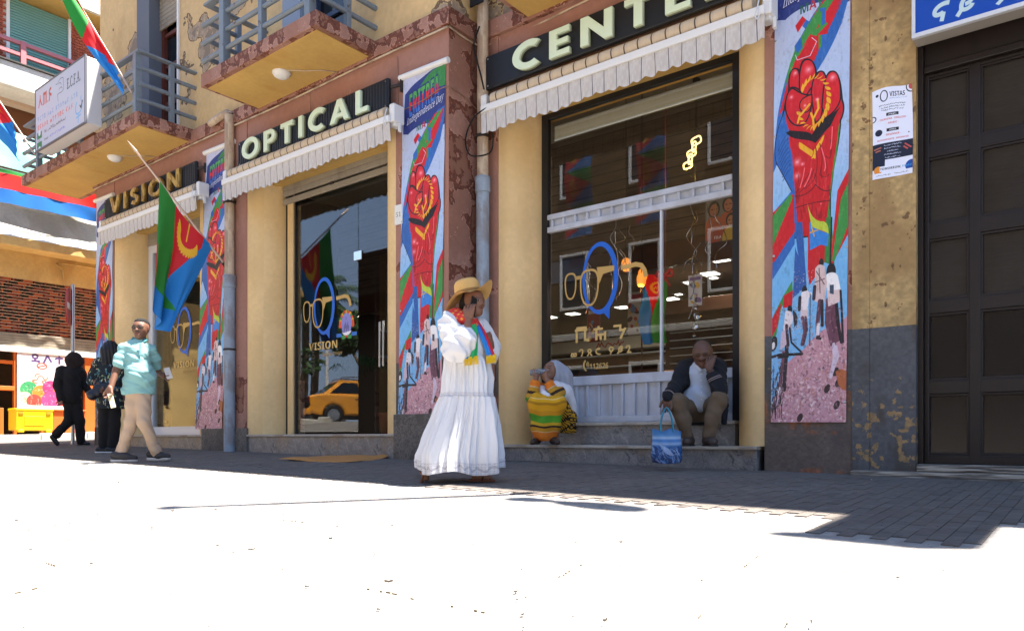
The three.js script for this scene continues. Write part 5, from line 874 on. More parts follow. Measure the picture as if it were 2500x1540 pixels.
// ------------------------------------------------------------------ the far side of the side street, left
const BX = -20.5;
const far = thing('corner_shop_building', 'sunlit building across the side street with red brick above and a shop below', 'building', [BX, 0.5, -2]);
const FB = (x0, x1, y0, y1, z0, z1) => box(x0 - BX, x1 - BX, y0 - 0.5, y1 - 0.5, z0 + 2, z1 + 2), FR = (x0, x1, y0, y1, z0, z1, r = 0.01) => rbox(x0 - BX, x1 - BX, y0 - 0.5, y1 - 0.5, z0 + 2, z1 + 2, r);
const ZA = -12, ZB = 8;
part('upper_wall', FB(-21.6, -21.32, 8.9, 14, ZA, ZB), std({ color: 0xb8a08a, roughness: 0.9 }), far);
part('brick_core', FB(-21.4, -20.93, 9.5, 11.35, 0.12, ZB), std({ color: 0xb0a090 }), far);
part('brick_core', FB(-21.4, -20.93, 9.5, 11.35, -4, -1.34), std({ color: 0xb0a090 }), far);
{ const gs = []; for (const [za, zb] of [[0.12, 1.6], [-2.4, -1.34]]) for (let r = 0; r < 25; r++) for (let z = za + (r % 2 ? 0.06 : 0); z < zb - 0.05; z += 0.125) gs.push(FR(-20.95, -20.905 + rnd() * 0.012, 9.51 + r * 0.0725, 9.57 + r * 0.0725, z, Math.min(zb, z + 0.115), 0.008)); part('brick_field', gs, std({ map: renderTex(256, 1, c3(176, 92, 66), { s: 311, spots: 0.2, stain: c3(120, 56, 40), stainAmt: 0.6 }), roughness: 0.9 }), far, { stuff: true }); }
{ const w = part('upper_window', FR(-21.0, -20.9, 9.5, 11.4, 0.04, 0.12), M.white, far); part('frame', FR(-21.0, -20.9, 9.5, 11.4, -1.34, -1.27), M.white, w); for (let i = 0; i < 26; i++) part('blind_slat', FR(-20.99, -20.955, 9.62 + i * 0.066, 9.674 + i * 0.066, -1.27, 0.04, 0.008), std({ color: 0x6a9a90, roughness: 0.6 }), w); }
part('roof_slab', FB(-21.6, -20.1, 11.36, 11.62, ZA, ZB), M.concrete, far); part('roof_soffit', FB(-21.59, -20.2, 11.345, 11.359, ZA, ZB), M.ochre, far);
part('balcony_parapet', FR(-20.62, -20.5, 8.98, 9.56, ZA, ZB, 0.02), M.concrete, far); part('balcony_floor', FB(-21.6, -20.621, 8.98, 9.1, ZA, ZB), M.concrete, far); part('balcony_coping', FR(-20.66, -20.46, 9.561, 9.6, ZA, ZB), std({ color: 0x3a3430 }), far);
const pinkRail = std({ color: 0xb0686c, roughness: 0.6 });
for (const y of [9.78, 10.06]) part('balcony_rail', FR(-20.6, -20.52, y, y + 0.09, ZA, ZB), pinkRail, far);
for (const z of [-0.12, -3.2, 3]) part('balcony_post', FR(-20.62, -20.5, 9.6, 10.16, z - 0.06, z + 0.06), pinkRail, far);
part('planter', tube([[-0.25, 9.35, 0.6], [-0.2, 9.62, 0.75], [-0.2, 9.6, 0.3], [-0.25, 9.3, 0.1]], 0.05, 20), M.iron, far);
part('recess_wall', FB(-21.9, -21.7, 6.9, 8.98, ZA, ZB), std({ color: 0x6a3f22, roughness: 0.9 }), far); part('recess_floor', FB(-21.7, -20.5, 6.72, 6.95, ZA, ZB), M.concrete, far);
part('canopy', FB(-21.8, -20.6, 5.9, 6.72, ZA, ZB), M.concrete, far);
part('canopy_slope', sheet(20, 6, (u, v) => [lerp(-0.12, 0.55, v * v * 0.6 + v * 0.4), lerp(6.2, 5.29, v) - 0.5, lerp(ZB, ZA, u) + 2], (u, v) => [u * 20, v]), std({ map: T.concrete, side: THREE.DoubleSide }), far, { keepUV: true });
part('fascia', FR(-20.7, -19.95, 5.06, 5.29, ZA, ZB, 0.02), M.bgwall, far);
part('fascia_wall', FB(-21, -20.5, 4.42, 5.06, ZA, ZB), M.bgwall, far); part('pipe_run', tube([[0.03, 4.05, 1.0], [0.03, 4.35, 1.05], [0.03, 4.42, 1.2], [0.03, 4.42, -3]].map(([a, b, c]) => [a, b, c]), 0.02, 20), M.bgwall, far);
part('screen_slab', [FB(-22.1, -20.62, 3.09, 3.11, ZA, ZB), FB(-22.1, -21.001, 4.42, 4.5, ZA, ZB)], std({ color: 0x7a6450, roughness: 0.9 }), far);
// perforated brick screen over the shop
part('screen_back', FB(-22.2, -22.1, 3.1, 4.43, ZA, ZB), std({ color: 0x6a5444, roughness: 0.9 }), far);
{ const br = [0x7a3418, 0x9a4a20, 0x642a14].map((c) => std({ color: c, roughness: 0.9 })), rim = std({ color: 0xa89078, roughness: 0.9 }); let n = 0; const rest = [];
  for (let r = 0; r < 18; r++) { const y = 3.12 + r * 0.0725; rest.push(FB(-20.56, -20.515, y + 0.055, y + 0.071, -2.3, 0.5)); for (let c = 0; c < 12; c++) { const z = 0.46 - c * 0.23 - (r % 2) * 0.115; if (z < -2.2) continue; const closed = hash(c, Math.floor(r / 4), 9) < 0.42; const m = br[Math.floor(rnd() * 3)]; part('screen_brick', closed ? FR(-20.6, -20.51, y, y + 0.055, z - 0.2, z, 0.01) : FR(-20.6, -20.51, y, y + 0.055, z - 0.045, z, 0.01), m, far); n++; } }
  part('screen_joint', rest, rim, far, { stuff: true }); }
part('lower_wall', FB(-21.2, -20.5, 0.2, 5.06, 0.75, ZB), M.bgwall, far); part('lower_wall', FB(-21.2, -20.5, 0.2, 5.06, ZA, -3), M.bgwall, far);
for (let i = 0; i < 5; i++) part('shutter_slat', FR(-20.56, -20.48, 2.78 + i * 0.066, 2.842 + i * 0.066, -3, 0.75, 0.012), M.shutter, far);
part('shutter_bar', FR(-20.5, -20.42, 2.64, 2.775, -3, 0.75), M.white, far);
const orange = std({ color: 0xc8601a, roughness: 0.6 });
part('shop_back', [FB(-24.6, -24.4, 0.5, 3.1, -3, 0.8), FB(-24.4, -20.7, 2.98, 3.09, -3, 0.75), FB(-24.4, -20.6, 0.4, 0.6, -3, 0.75), FB(-24.4, -20.61, 0.6, 2.98, 0.751, 0.85), FB(-24.4, -20.61, 0.6, 2.98, -3.1, -3.001)], std({ color: 0x7a6a58, roughness: 0.9 }), far);
part('kiosk_frame', [FR(-20.6, -20.48, 0.6, 2.64, 0.03, 0.09), FR(-20.6, -20.5, 2.36, 2.44, 0.09, 0.7), FR(-20.6, -20.42, 1.72, 1.82, 0.09, 0.7), FR(-20.6, -20.5, 0.6, 1.3, 0.3, 0.7), FR(-20.6, -20.48, 0.6, 2.64, -1.75, -1.5)], orange, far);
part('kiosk_counter', [FR(-20.6, -20.44, 0.72, 1.26, -1.5, -0.48), FR(-20.62, -20.4, 1.262, 1.3, -1.5, 0.02)], orange, far);
{
  const p = thing('ice_cream_poster', 'bright poster of ice cream scoops on the shop across the side street', 'poster', [-20.44, 1.3, -0.55]);
  const g = new THREE.PlaneGeometry(1.18, 1.36).rotateY(Math.PI / 2).translate(0, 0.68, 0);
  part('print', g, std({ roughness: 0.6, side: THREE.DoubleSide, map: canvasTex(420, 484, (x, w, h) => {
    x.fillStyle = '#c8bcc0'; x.fillRect(0, 0, w, h); x.fillStyle = '#d8cccc'; x.fillRect(0, 150, w, h); geez(x, ['de', 'la', 'te'], 100, 12, 74, 74, 22, '#4a3468', 17);
    x.strokeStyle = '#b8402c'; x.lineWidth = 10; x.beginPath(); x.ellipse(190, 112, 38, 24, 0, 0, 7); x.moveTo(160, 120); x.lineTo(220, 104); x.stroke();
    geez(x, ['vi', 'te'], 290, 180, 50, 90, 20, '#3a3448', 12); x.strokeStyle = '#a86a5a'; x.lineWidth = 12; for (let i = 0; i < 9; i++) { x.beginPath(); x.arc(130 + i * 12, 210 + (i % 3) * 20, 30, i, i + 2); x.stroke(); }
    for (const [a, b, r, c] of [[90, 320, 70, '#2f8a5a'], [190, 350, 74, '#d8742c'], [260, 300, 66, '#b02c6c'], [350, 340, 74, '#c8642c'], [60, 390, 50, '#d8b8a0'], [130, 420, 60, '#8a3a34'], [270, 410, 84, '#c83a78'], [380, 420, 60, '#b02424']]) { x.fillStyle = c; x.beginPath(); x.arc(a, b, r, 0, 7); x.fill(); for (let k = 0; k < 26; k++) { x.fillStyle = k % 2 ? 'rgba(255,220,230,.35)' : 'rgba(60,10,20,.2)'; x.beginPath(); x.ellipse(a + (rnd() - 0.5) * r * 1.5, b + (rnd() - 0.5) * r * 1.5, 10, 4, rnd() * 3, 0, 7); x.fill(); } }
    x.fillStyle = '#e8e0e0'; x.fillRect(0, 455, w, 30);
  }) }), p, { keepUV: true });
  const c = thing('cool_box', 'yellow plastic crate standing on the far pavement by the ice cream poster', 'crate', [-20.0, 0.72, -0.1], Math.PI / 2);
  const yl = std({ color: 0xd8b400, roughness: 0.45 });
  part('body', rbox(-0.39, 0.39, 0.04, 0.52, -0.25, 0.25, 0.03, 3), yl, c); part('lid', rbox(-0.4, 0.4, 0.5, 0.56, -0.26, 0.26, 0.02, 3), yl, c);
  part('label_panel', rbox(-0.22, 0.2, 0.16, 0.38, 0.25, 0.262, 0.006), yl, c); for (const [a, b] of [[-0.34, 0.42], [0.24, 0.42]]) part('latch', rbox(a, a + 0.1, b, b + 0.06, 0.25, 0.27, 0.006), std({ color: 0x9a7c00 }), c); for (const s of [-0.35, 0.23]) part('foot', rbox(s, s + 0.12, 0, 0.07, 0.1, 0.28, 0.015), yl, c);
}
{ // far kerb, pavement and the roadway of the side street
  const st = structure('side_street');
  part('roadway', groundSheet(-19.1, -16.4, -14, 9, 12, 40), std({ map: renderTex(512, 2, c3(112, 108, 104), { s: 321, spots: 0.15, stain: c3(84, 80, 76), stainAmt: 0.5 }), roughness: 0.9 }), st, { keepUV: true });
  const fp = structure('far_pavement');
  part('paving', sheet(4, 20, (u, v) => [lerp(-20.6, -19.25, u), groundY(-19.2, lerp(9, -14, v)) + 0.13, lerp(9, -14, v)], (u, v) => [u * 1.3, v * 22]), M.pave, fp, { keepUV: true });
  for (let i = 0; i < 23; i++) { const z = -13.5 + i; part('kerb_stone', rbox(-19.25, -19.1, groundY(-19.2, z) - 0.1, groundY(-19.2, z) + 0.135, z - 0.495, z + 0.495, 0.02), M.concrete, fp); }
}
{ // cloths strung over the side street
  const b = thing('cloth_banner', 'red and blue cloth band strung across the building over the side street', 'banner', [-19.6, 5.98, -0.6]);
  const cl = (y0, y1, col, o) => part('band', sheet(60, 10, (u, v) => [0.05 * Math.sin(u * 30 + v * 2 + o) * (0.5 + 0.5 * Math.sin(u * 11)) + 0.03 * Math.sin(u * 71 + o), lerp(y0, y1, v) + 0.12 * Math.pow(u - 0.4, 2) + (u - 0.5) * 0.06, lerp(4, -4, u)]), std({ color: col, roughness: 0.5, side: THREE.DoubleSide }), b, { keepUV: true });
  cl(0.27, 0.62, 0xc41410, 0); cl(-0.05, 0.268, 0x1466b4, 0.4); cl(0.622, 0.7, 0x2f8a3a, 0.8);
  const t = thing('shade_cloth', 'pale teal cloth hung on the balcony over the side street', 'cloth', [-20.2, 6.9, -0.4]);
  part('cloth', sheet(30, 12, (u, v) => [0.3 * (1 - v) + 0.06 * Math.sin(u * 14 + v * 4), 0.95 * Math.pow(v, 0.8) - 0.1 + 0.06 * Math.sin(u * 6), lerp(3, -3.4, u)]), std({ color: 0x7ab4a8, roughness: 0.8, side: THREE.DoubleSide }), t, { keepUV: true });
  part('hem', sheet(30, 4, (u, v) => [0.34 + 0.05 * Math.sin(u * 17), -0.12 - 0.16 * v + 0.03 * Math.sin(u * 9), lerp(3, -3.4, u)]), std({ color: 0x5a8478, roughness: 0.8, side: THREE.DoubleSide }), t, { keepUV: true });
  const s = thing('road_sign', 'round red and white road sign seen edge on, on a grey pole', 'sign', [-15.75, groundY(-15.75, 0.64) - 0.02, 0.64], 1.03);
  part('pole', rod([0, 0, 0], [0, 3.12, 0], 0.035, 0.035, 12), M.steel, s);
  const disc = part('disc', new THREE.CylinderGeometry(0.36, 0.36, 0.02, 32).rotateZ(Math.PI / 2).translate(-0.06, 2.68, 0.02), std({ color: 0xb02a2a, roughness: 0.5 }), s); part('white_bar', rbox(-0.082, -0.071, 2.62, 2.74, -0.25, 0.29, 0.003), M.white, disc); part('white_bar', rbox(-0.049, -0.038, 2.62, 2.74, -0.25, 0.29, 0.003), M.white, disc);
}
// ------------------------------------------------------------------ yellow taxis
function makeTaxi(label) {
  const t = thing('taxi', label, 'taxi'); const paint = phys({ color: 0xe0930a, roughness: 0.35, clearcoat: 1, clearcoatRoughness: 0.05 }), gl = phys({ color: 0x0c1012, roughness: 0.05 });
  const side = new THREE.Shape(); // x forward, y up
  side.moveTo(-2.0, 0.38); side.lineTo(-1.72, 0.3); side.absarc(-1.25, 0.3, 0.34, Math.PI, 0, true); side.lineTo(0.95, 0.28); side.absarc(1.3, 0.3, 0.34, Math.PI, 0, true); side.lineTo(1.95, 0.32); side.quadraticCurveTo(2.08, 0.5, 2.0, 0.66); side.quadraticCurveTo(1.7, 0.84, 0.95, 0.92); side.lineTo(-1.35, 0.98); side.quadraticCurveTo(-1.9, 0.98, -2.02, 0.86); side.closePath();
  part('body', extrude(side, 1.66, 0.06, 14).translate(0, 0, -0.83), paint, t);
  const cab = (y, xa, xb, w) => [[xa, y, -w], [xb, y, -w], [xb, y, w], [xa, y, w]], A = cab(0.93, -1.62, 0.85, 0.78), B = cab(1.4, -1.02, 0.12, 0.6);
  const quad = (a, b, c, d, o = 0) => { const q = new THREE.BufferGeometry(), n = V(...b).sub(V(...a)).cross(V(...d).sub(V(...a))).normalize().multiplyScalar(o), P = [a, b, c, a, c, d].map((p) => [p[0] + n.x, p[1] + n.y, p[2] + n.z]).flat(); q.setAttribute('position', new THREE.Float32BufferAttribute(P, 3)); q.setAttribute('uv', new THREE.Float32BufferAttribute(new Array(12).fill(0), 2)); q.computeVertexNormals(); return q; };
  part('cabin', [quad(A[3], A[2], B[2], B[3]), quad(A[1], A[0], B[0], B[1]), quad(A[2], A[1], B[1], B[2]), quad(A[0], A[3], B[3], B[0]), quad(B[3], B[2], B[1], B[0])], paint, t); part('roof', rbox(-1.04, 0.14, 1.37, 1.43, -0.61, 0.61, 0.025, 3), paint, t);
  const L = (a, b, k) => a.map((v, i) => lerp(v, b[i], k)), inset = (a, b, c, d, m, n) => { const f = (s, r) => L(L(a, b, s), L(d, c, s), r); return quad(f(m, n), f(1 - m, n), f(1 - m, 1 - n), f(m, 1 - n), 0.006); };
  part('windscreen', inset(A[2], A[1], B[1], B[2], 0.07, 0.08), gl, t); part('rear_window', inset(A[0], A[3], B[3], B[0], 0.08, 0.1), gl, t);
  for (const [a, b, c, d] of [[A[3], A[2], B[2], B[3]], [A[1], A[0], B[0], B[1]]]) { const f = (s, r) => L(L(a, b, s), L(d, c, s), r); part('side_window', quad(f(0.08, 0.12), f(0.46, 0.12), f(0.46, 0.88), f(0.14, 0.88), 0.006), gl, t); part('side_window', quad(f(0.5, 0.12), f(0.92, 0.12), f(0.86, 0.88), f(0.5, 0.88), 0.006), gl, t); }
  for (const s of [-1, 1]) for (const x of [-1.25, 1.3]) { const w = part('wheel', new THREE.TorusGeometry(0.245, 0.065, 12, 28).translate(x, 0.31, s * 0.75), M.rubber, t); part('rim', [new THREE.CylinderGeometry(0.19, 0.19, 0.06, 24).rotateX(Math.PI / 2).translate(x, 0.31, s * 0.775), ...[0, 1, 2, 3, 4].map((k) => rod([x, 0.31, s * 0.82], [x + 0.18 * Math.cos(k * 1.257), 0.31 + 0.18 * Math.sin(k * 1.257), s * 0.81], 0.025))], M.steel, w); }
  for (const s of [-1, 1]) { part('headlight', ball(1.9, 0.66, s * 0.6, 0.14, 0.6, 0.6, 1.2), phys({ color: 0xe8e8e0, roughness: 0.1 }), t); part('tail_light', rbox(-2.06, -1.9, 0.68, 0.88, s * 0.6 - 0.2, s * 0.6 + 0.2, 0.03), phys({ color: 0x5a0c0c, roughness: 0.15 }), t); part('mirror', rbox(0.62, 0.72, 0.95, 1.07, s * 0.86 - 0.07, s * 0.86 + 0.07, 0.03), paint, t); for (const x of [-0.45, 0.5]) part('door_handle', rbox(x - 0.12, x, 0.8, 0.83, s * 0.835 - 0.01, s * 0.835 + 0.02, 0.006), M.black, t); part('door_gap', box(-0.2, -0.19, 0.4, 0.92, s * 0.832 - 0.004, s * 0.832 + 0.004), M.black, t); }
  part('front_bumper', rbox(1.86, 2.08, 0.3, 0.52, -0.8, 0.8, 0.06, 3), paint, t); part('rear_bumper', rbox(-2.1, -1.9, 0.32, 0.56, -0.8, 0.8, 0.06, 3), paint, t); part('grille', rbox(2.0, 2.06, 0.54, 0.64, -0.4, 0.4, 0.02), M.black, t); part('number_plate', rbox(2.075, 2.09, 0.36, 0.47, -0.24, 0.24, 0.004), std({ color: 0xb8b8b0 }), t);
  part('roof_rack', [tube([[-0.95, 1.46, -0.5], [-0.95, 1.5, -0.5], [0.05, 1.5, -0.5], [0.05, 1.46, -0.5]], 0.016, 20), tube([[-0.95, 1.46, 0.5], [-0.95, 1.5, 0.5], [0.05, 1.5, 0.5], [0.05, 1.46, 0.5]], 0.016, 20), rod([-0.7, 1.5, -0.52], [-0.7, 1.5, 0.52], 0.014), rod([-0.2, 1.5, -0.52], [-0.2, 1.5, 0.52], 0.014)], M.black, t);
  part('underside', box(-1.9, 1.9, 0.2, 0.36, -0.72, 0.72), M.black, t);
  return t;
}
{
  const a = makeTaxi('yellow taxi parked in the side street behind the person in black, only its nose showing');
  a.position.set(-18.35, groundY(-18.35, -3) + 0.0, -3.35); a.rotation.y = -Math.PI / 2;
  const b = a.clone(); b.name = numbered('taxi'); tag(b, 'yellow taxi mirrored in the glass door pane', 'taxi'); scene.add(b);
  b.position.set(-19.3, groundY(-19.3, 9.95) - 0.1, 9.95); b.rotation.y = -1.15;
}
// ------------------------------------------------------------------ across the main street: what the panes mirror
{
  const o = thing('opposite_building', 'beige building across the street, mirrored in the big shop window', 'building', [-8, 0, 17]);
  const w = std({ map: T.bgwall, color: 0x6e675c, roughness: 0.9 });
  part('wall', box(-10, 16, -1, 15, 0, 6), w, o); part('cornice', rbox(-10.2, 16.2, 14.9, 15.3, -0.5, 6, 0.03), M.concrete, o); part('string_course', rbox(-10.05, 16.05, 4.4, 4.65, -0.14, 0.1, 0.02), M.concrete, o);
  for (const y of [1.2, 5.6, 10]) for (let i = 0; i < 8; i++) { const x = -9 + i * 3.1, f = part('window', [rbox(x, x + 1.3, y, y + 0.1, -0.09, 0.0), rbox(x, x + 1.3, y + 2.1, y + 2.2, -0.09, 0.0), rbox(x, x + 0.1, y + 0.1, y + 2.1, -0.09, 0), rbox(x + 1.2, x + 1.3, y + 0.1, y + 2.1, -0.09, 0)], M.white, o); part('pane', box(x + 0.1, x + 1.2, y + 0.1, y + 2.1, -0.03, -0.01), M.darkGlass, f); }
  for (const [i, x] of [-15.6, -13.2, -10.6].entries()) {
    const f = thing('street_flag', `string of flags over the street, ${['left', 'middle', 'right'][i]} of three mirrored in the upper window pane`, 'flag', [x, 7.0, 12.5], 0, 'flag strings mirrored in the shop window');
    part('cloth', sheet(10, 40, (u, v) => [(u - 0.5) * 1.0, 3.2 - v * 3.2, 0.08 * Math.sin(v * 9 + i) + 0.04 * Math.sin(u * 6)], (u, v) => [u, 3 - v * 3]), std({ map: (() => { const t = T.flag.clone(); t.wrapS = t.wrapT = THREE.RepeatWrapping; return t; })(), color: 0x9a9a9a, roughness: 0.8, side: THREE.DoubleSide }), f, { keepUV: true });
  }
  const leafM = std({ color: 0x2c4a1a, roughness: 0.7, side: THREE.DoubleSide }), bark = std({ color: 0x5a4a38, roughness: 0.9 });
  for (const [x, z, h, k] of [[-25.5, 12.5, 5.2, 'tall palm mirrored in the glass door, left of the lamp post'], [-28.2, 14, 6.2, 'tallest palm mirrored in the upper part of the glass door']]) {
    const p = thing('palm_tree', k, 'palm tree', [x, groundY(x, z), z]); part('trunk', tube([[0, 0, 0], [0.1, h * 0.5, 0.05], [0.15, h, 0]], 0.16, 12, 10), bark, p); const fr = [];
    for (let i = 0; i < 34; i++) { const a = i * 2.4, el = 0.9 - (i / 34) * 1.5, L = 1.7 + rnd() * 0.5; for (let q = 0; q < 16; q++) { const t = (q + 1) / 17, r = L * t * Math.cos(el * (1 - t * 0.5)), y = h + L * t * Math.sin(el) - 0.9 * t * t; for (const sd of [-1, 1]) fr.push(sheet(1, 1, (u, v) => [0.15 + Math.cos(a) * (r + u * 0.12) - Math.sin(a) * sd * u * 0.42 * (1.1 - t * 0.7) + v * 0.04 * Math.cos(a), y - 0.22 * u, Math.sin(a) * (r + u * 0.12) + Math.cos(a) * sd * u * 0.42 * (1.1 - t * 0.7) + v * 0.04 * Math.sin(a)])); } }
    part('crown', fr, leafM, p);
  }
  for (const [x, z, h, r, k] of [[-23.2, 13.5, 3.2, 1.7, 'low leafy tree mirrored behind the taxi in the glass door'], [-29.5, 11.5, 3.8, 2.1, 'broad leafy tree mirrored at the left of the glass door']]) {
    const p = thing('leafy_tree', k, 'tree', [x, groundY(x, z), z]); part('trunk', [tube([[0, 0, 0], [0.05, h * 0.5, 0], [0, h, 0]], 0.12, 10, 8), tube([[0.05, h * 0.5, 0], [0.5, h * 0.8, 0.3], [0.8, h, 0.4]], 0.06, 8, 6), tube([[0.05, h * 0.45, 0], [-0.5, h * 0.8, -0.2], [-0.9, h, -0.3]], 0.06, 8, 6)], bark, p); const lv = [];
    for (let c = 0; c < 22; c++) { const cx = (rnd() - 0.5) * 2 * r, cy = h + (rnd() - 0.4) * r * 1.1, cz = (rnd() - 0.5) * 2 * r; for (let i = 0; i < 90; i++) { const a = rnd() * 6.28, b = rnd() * 3.14, d = 0.55 * Math.cbrt(rnd()), X = cx + d * Math.cos(a) * Math.sin(b), Y = cy + d * Math.cos(b), Z = cz + d * Math.sin(a) * Math.sin(b), s = 0.07 + rnd() * 0.06, ax = rnd() * 6.28, t = rnd() - 0.5; lv.push(sheet(1, 1, (u, v) => [X + (u - 0.5) * s * 2 * Math.cos(ax), Y + (v - 0.5) * s + (u - 0.5) * s * t * 2, Z + (u - 0.5) * s * 2 * Math.sin(ax) + (v - 0.5) * s * 0.6])); } }
    part('crown', lv, leafM, p);
  }
  const l = thing('street_lamp', 'white street lamp mirrored in the glass door behind the taxi', 'street lamp', [-22.4, groundY(-22.4, 10.8), 10.8]);
  part('post', [rod([0, 0, 0], [0, 3.6, 0], 0.07, 0.05, 12), ball(0, 0.5, 0, 0.22), ball(0.18, 0.34, 0, 0.16), ball(-0.18, 0.34, 0, 0.16), ball(0, 1.0, 0, 0.14)], M.white, l); part('lamp_head', ball(0, 3.75, 0, 0.2), M.white, l);
}
// ------------------------------------------------------------------ people: smooth blends of tapered limbs, meshed by surface nets
const smin = (a, b, k) => { const h = Math.max(k - Math.abs(a - b), 0) / k; return Math.min(a, b) - h * h * k * 0.25; };
function limb(a, b, ra, rb, k = 0.03) {
  const dx = b[0] - a[0], dy = b[1] - a[1], dz = b[2] - a[2], L = dx * dx + dy * dy + dz * dz || 1e-9;
  const R = Math.max(ra, rb), lo = a.map((v, i) => Math.min(v, b[i]) - R), hi = a.map((v, i) => Math.max(v, b[i]) + R);
  return { k, lo, hi, f: (x, y, z) => { const t = clamp(((x - a[0]) * dx + (y - a[1]) * dy + (z - a[2]) * dz) / L), X = x - a[0] - dx * t, Y = y - a[1] - dy * t, Z = z - a[2] - dz * t; return Math.sqrt(X * X + Y * Y + Z * Z) - (ra + (rb - ra) * t); } };
}
function blob(c, r, k = 0.03, yaw = 0, roll = 0) {
  const cy = Math.cos(yaw), sy = Math.sin(yaw), cr = Math.cos(roll), sr = Math.sin(roll), m = Math.min(...r), R = Math.max(...r);
  return { k, lo: c.map((v) => v - R), hi: c.map((v) => v + R), f: (x, y, z) => { let X = x - c[0], Y = y - c[1], Z = z - c[2]; [X, Z] = [X * cy - Z * sy, X * sy + Z * cy]; [X, Y] = [X * cr + Y * sr, -X * sr + Y * cr]; const q = Math.sqrt((X / r[0]) ** 2 + (Y / r[1]) ** 2 + (Z / r[2]) ** 2); return (q - 1) * m * (q > 1 ? 1 : 1); } };
}
const chain = (pts, k) => pts.slice(1).map((p, i) => limb(pts[i].slice(0, 3), p.slice(0, 3), pts[i][3], p[3], k));
// opt.cut(x,y,z) > 0 removes; opt.bump(x,y,z) displaces; opt.color(x,y,z) -> [r,g,b] linear; opt.uv
function net(prims, cell, opt = {}) {
  const lo = [0, 1, 2].map((i) => Math.min(...prims.map((p) => p.lo[i])) - cell * 2.5), hi = [0, 1, 2].map((i) => Math.max(...prims.map((p) => p.hi[i])) + cell * 2.5);
  const n = lo.map((v, i) => Math.ceil((hi[i] - v) / cell) + 1), F = new Float32Array(n[0] * n[1] * n[2]).fill(1);
  const id = (i, j, k) => (k * n[1] + j) * n[0] + i;
  F.fill(cell * 4);
  for (const p of prims) { // each limb only touches the cells near it
    const m = p.k + cell * 3, a = p.lo.map((v, i) => Math.max(0, Math.floor((v - m - lo[i]) / cell))), b = p.hi.map((v, i) => Math.min(n[i] - 1, Math.ceil((v + m - lo[i]) / cell)));
    for (let k = a[2]; k <= b[2]; k++) for (let j = a[1]; j <= b[1]; j++) for (let i = a[0]; i <= b[0]; i++) { const q = id(i, j, k); F[q] = smin(F[q], p.f(lo[0] + i * cell, lo[1] + j * cell, lo[2] + k * cell), p.k); }
  }
  if (opt.bump || opt.cut) for (let k = 0; k < n[2]; k++) for (let j = 0; j < n[1]; j++) for (let i = 0; i < n[0]; i++) { const q = id(i, j, k); if (F[q] > cell * 3.5) continue; const X = lo[0] + i * cell, Y = lo[1] + j * cell, Z = lo[2] + k * cell; if (opt.bump) F[q] -= opt.bump(X, Y, Z); if (opt.cut) F[q] = Math.max(F[q], opt.cut(X, Y, Z)); }
  const vid = new Int32Array(F.length).fill(-1), pos = [], ix = [];
  const CO = [[0, 0, 0], [1, 0, 0], [0, 1, 0], [1, 1, 0], [0, 0, 1], [1, 0, 1], [0, 1, 1], [1, 1, 1]], ED = [[0, 1], [2, 3], [4, 5], [6, 7], [0, 2], [1, 3], [4, 6], [5, 7], [0, 4], [1, 5], [2, 6], [3, 7]];
  for (let k = 0; k < n[2] - 1; k++) for (let j = 0; j < n[1] - 1; j++) for (let i = 0; i < n[0] - 1; i++) {
    const v = CO.map(([a, b, c]) => F[id(i + a, j + b, k + c)]); let neg = 0; for (const q of v) if (q < 0) neg++;
    if (neg === 0 || neg === 8) continue;
    let x = 0, y = 0, z = 0, c = 0;
    for (const [a, b] of ED) if (v[a] < 0 !== v[b] < 0) { const t = v[a] / (v[a] - v[b]); x += lerp(CO[a][0], CO[b][0], t); y += lerp(CO[a][1], CO[b][1], t); z += lerp(CO[a][2], CO[b][2], t); c++; }
    vid[id(i, j, k)] = pos.length / 3; pos.push(lo[0] + (i + x / c) * cell, lo[1] + (j + y / c) * cell, lo[2] + (k + z / c) * cell);
  }
  const quad = (a, b, c, d, flip) => { if (a < 0 || b < 0 || c < 0 || d < 0) return; flip ? ix.push(a, c, b, a, d, c) : ix.push(a, b, c, a, c, d); };
  for (let k = 1; k < n[2] - 1; k++) for (let j = 1; j < n[1] - 1; j++) for (let i = 1; i < n[0] - 1; i++) {
    const s = F[id(i, j, k)] < 0;
    if (s !== F[id(i + 1, j, k)] < 0) quad(vid[id(i, j - 1, k - 1)], vid[id(i, j, k - 1)], vid[id(i, j, k)], vid[id(i, j - 1, k)], !s);
    if (s !== F[id(i, j + 1, k)] < 0) quad(vid[id(i - 1, j, k - 1)], vid[id(i, j, k - 1)], vid[id(i, j, k)], vid[id(i - 1, j, k)], s);
    if (s !== F[id(i, j, k + 1)] < 0) quad(vid[id(i - 1, j - 1, k)], vid[id(i, j - 1, k)], vid[id(i, j, k)], vid[id(i - 1, j, k)], !s);
  }
  const g = new THREE.BufferGeometry(); g.setAttribute('position', new THREE.Float32BufferAttribute(pos, 3)); g.setIndex(ix); g.computeVertexNormals();
  const N = pos.length / 3, uv = new Float32Array(N * 2); for (let i = 0; i < N; i++) { const [u, v] = opt.uv ? opt.uv(pos[i * 3], pos[i * 3 + 1], pos[i * 3 + 2]) : [pos[i * 3] + pos[i * 3 + 2] * 0.5, pos[i * 3 + 1]]; uv[i * 2] = u; uv[i * 2 + 1] = v; }
  g.setAttribute('uv', new THREE.BufferAttribute(uv, 2));
  if (opt.color) { const c = new Float32Array(N * 3); for (let i = 0; i < N; i++) c.set(opt.color(pos[i * 3], pos[i * 3 + 1], pos[i * 3 + 2]), i * 3); g.setAttribute('color', new THREE.BufferAttribute(c, 3)); }
  return g;
}
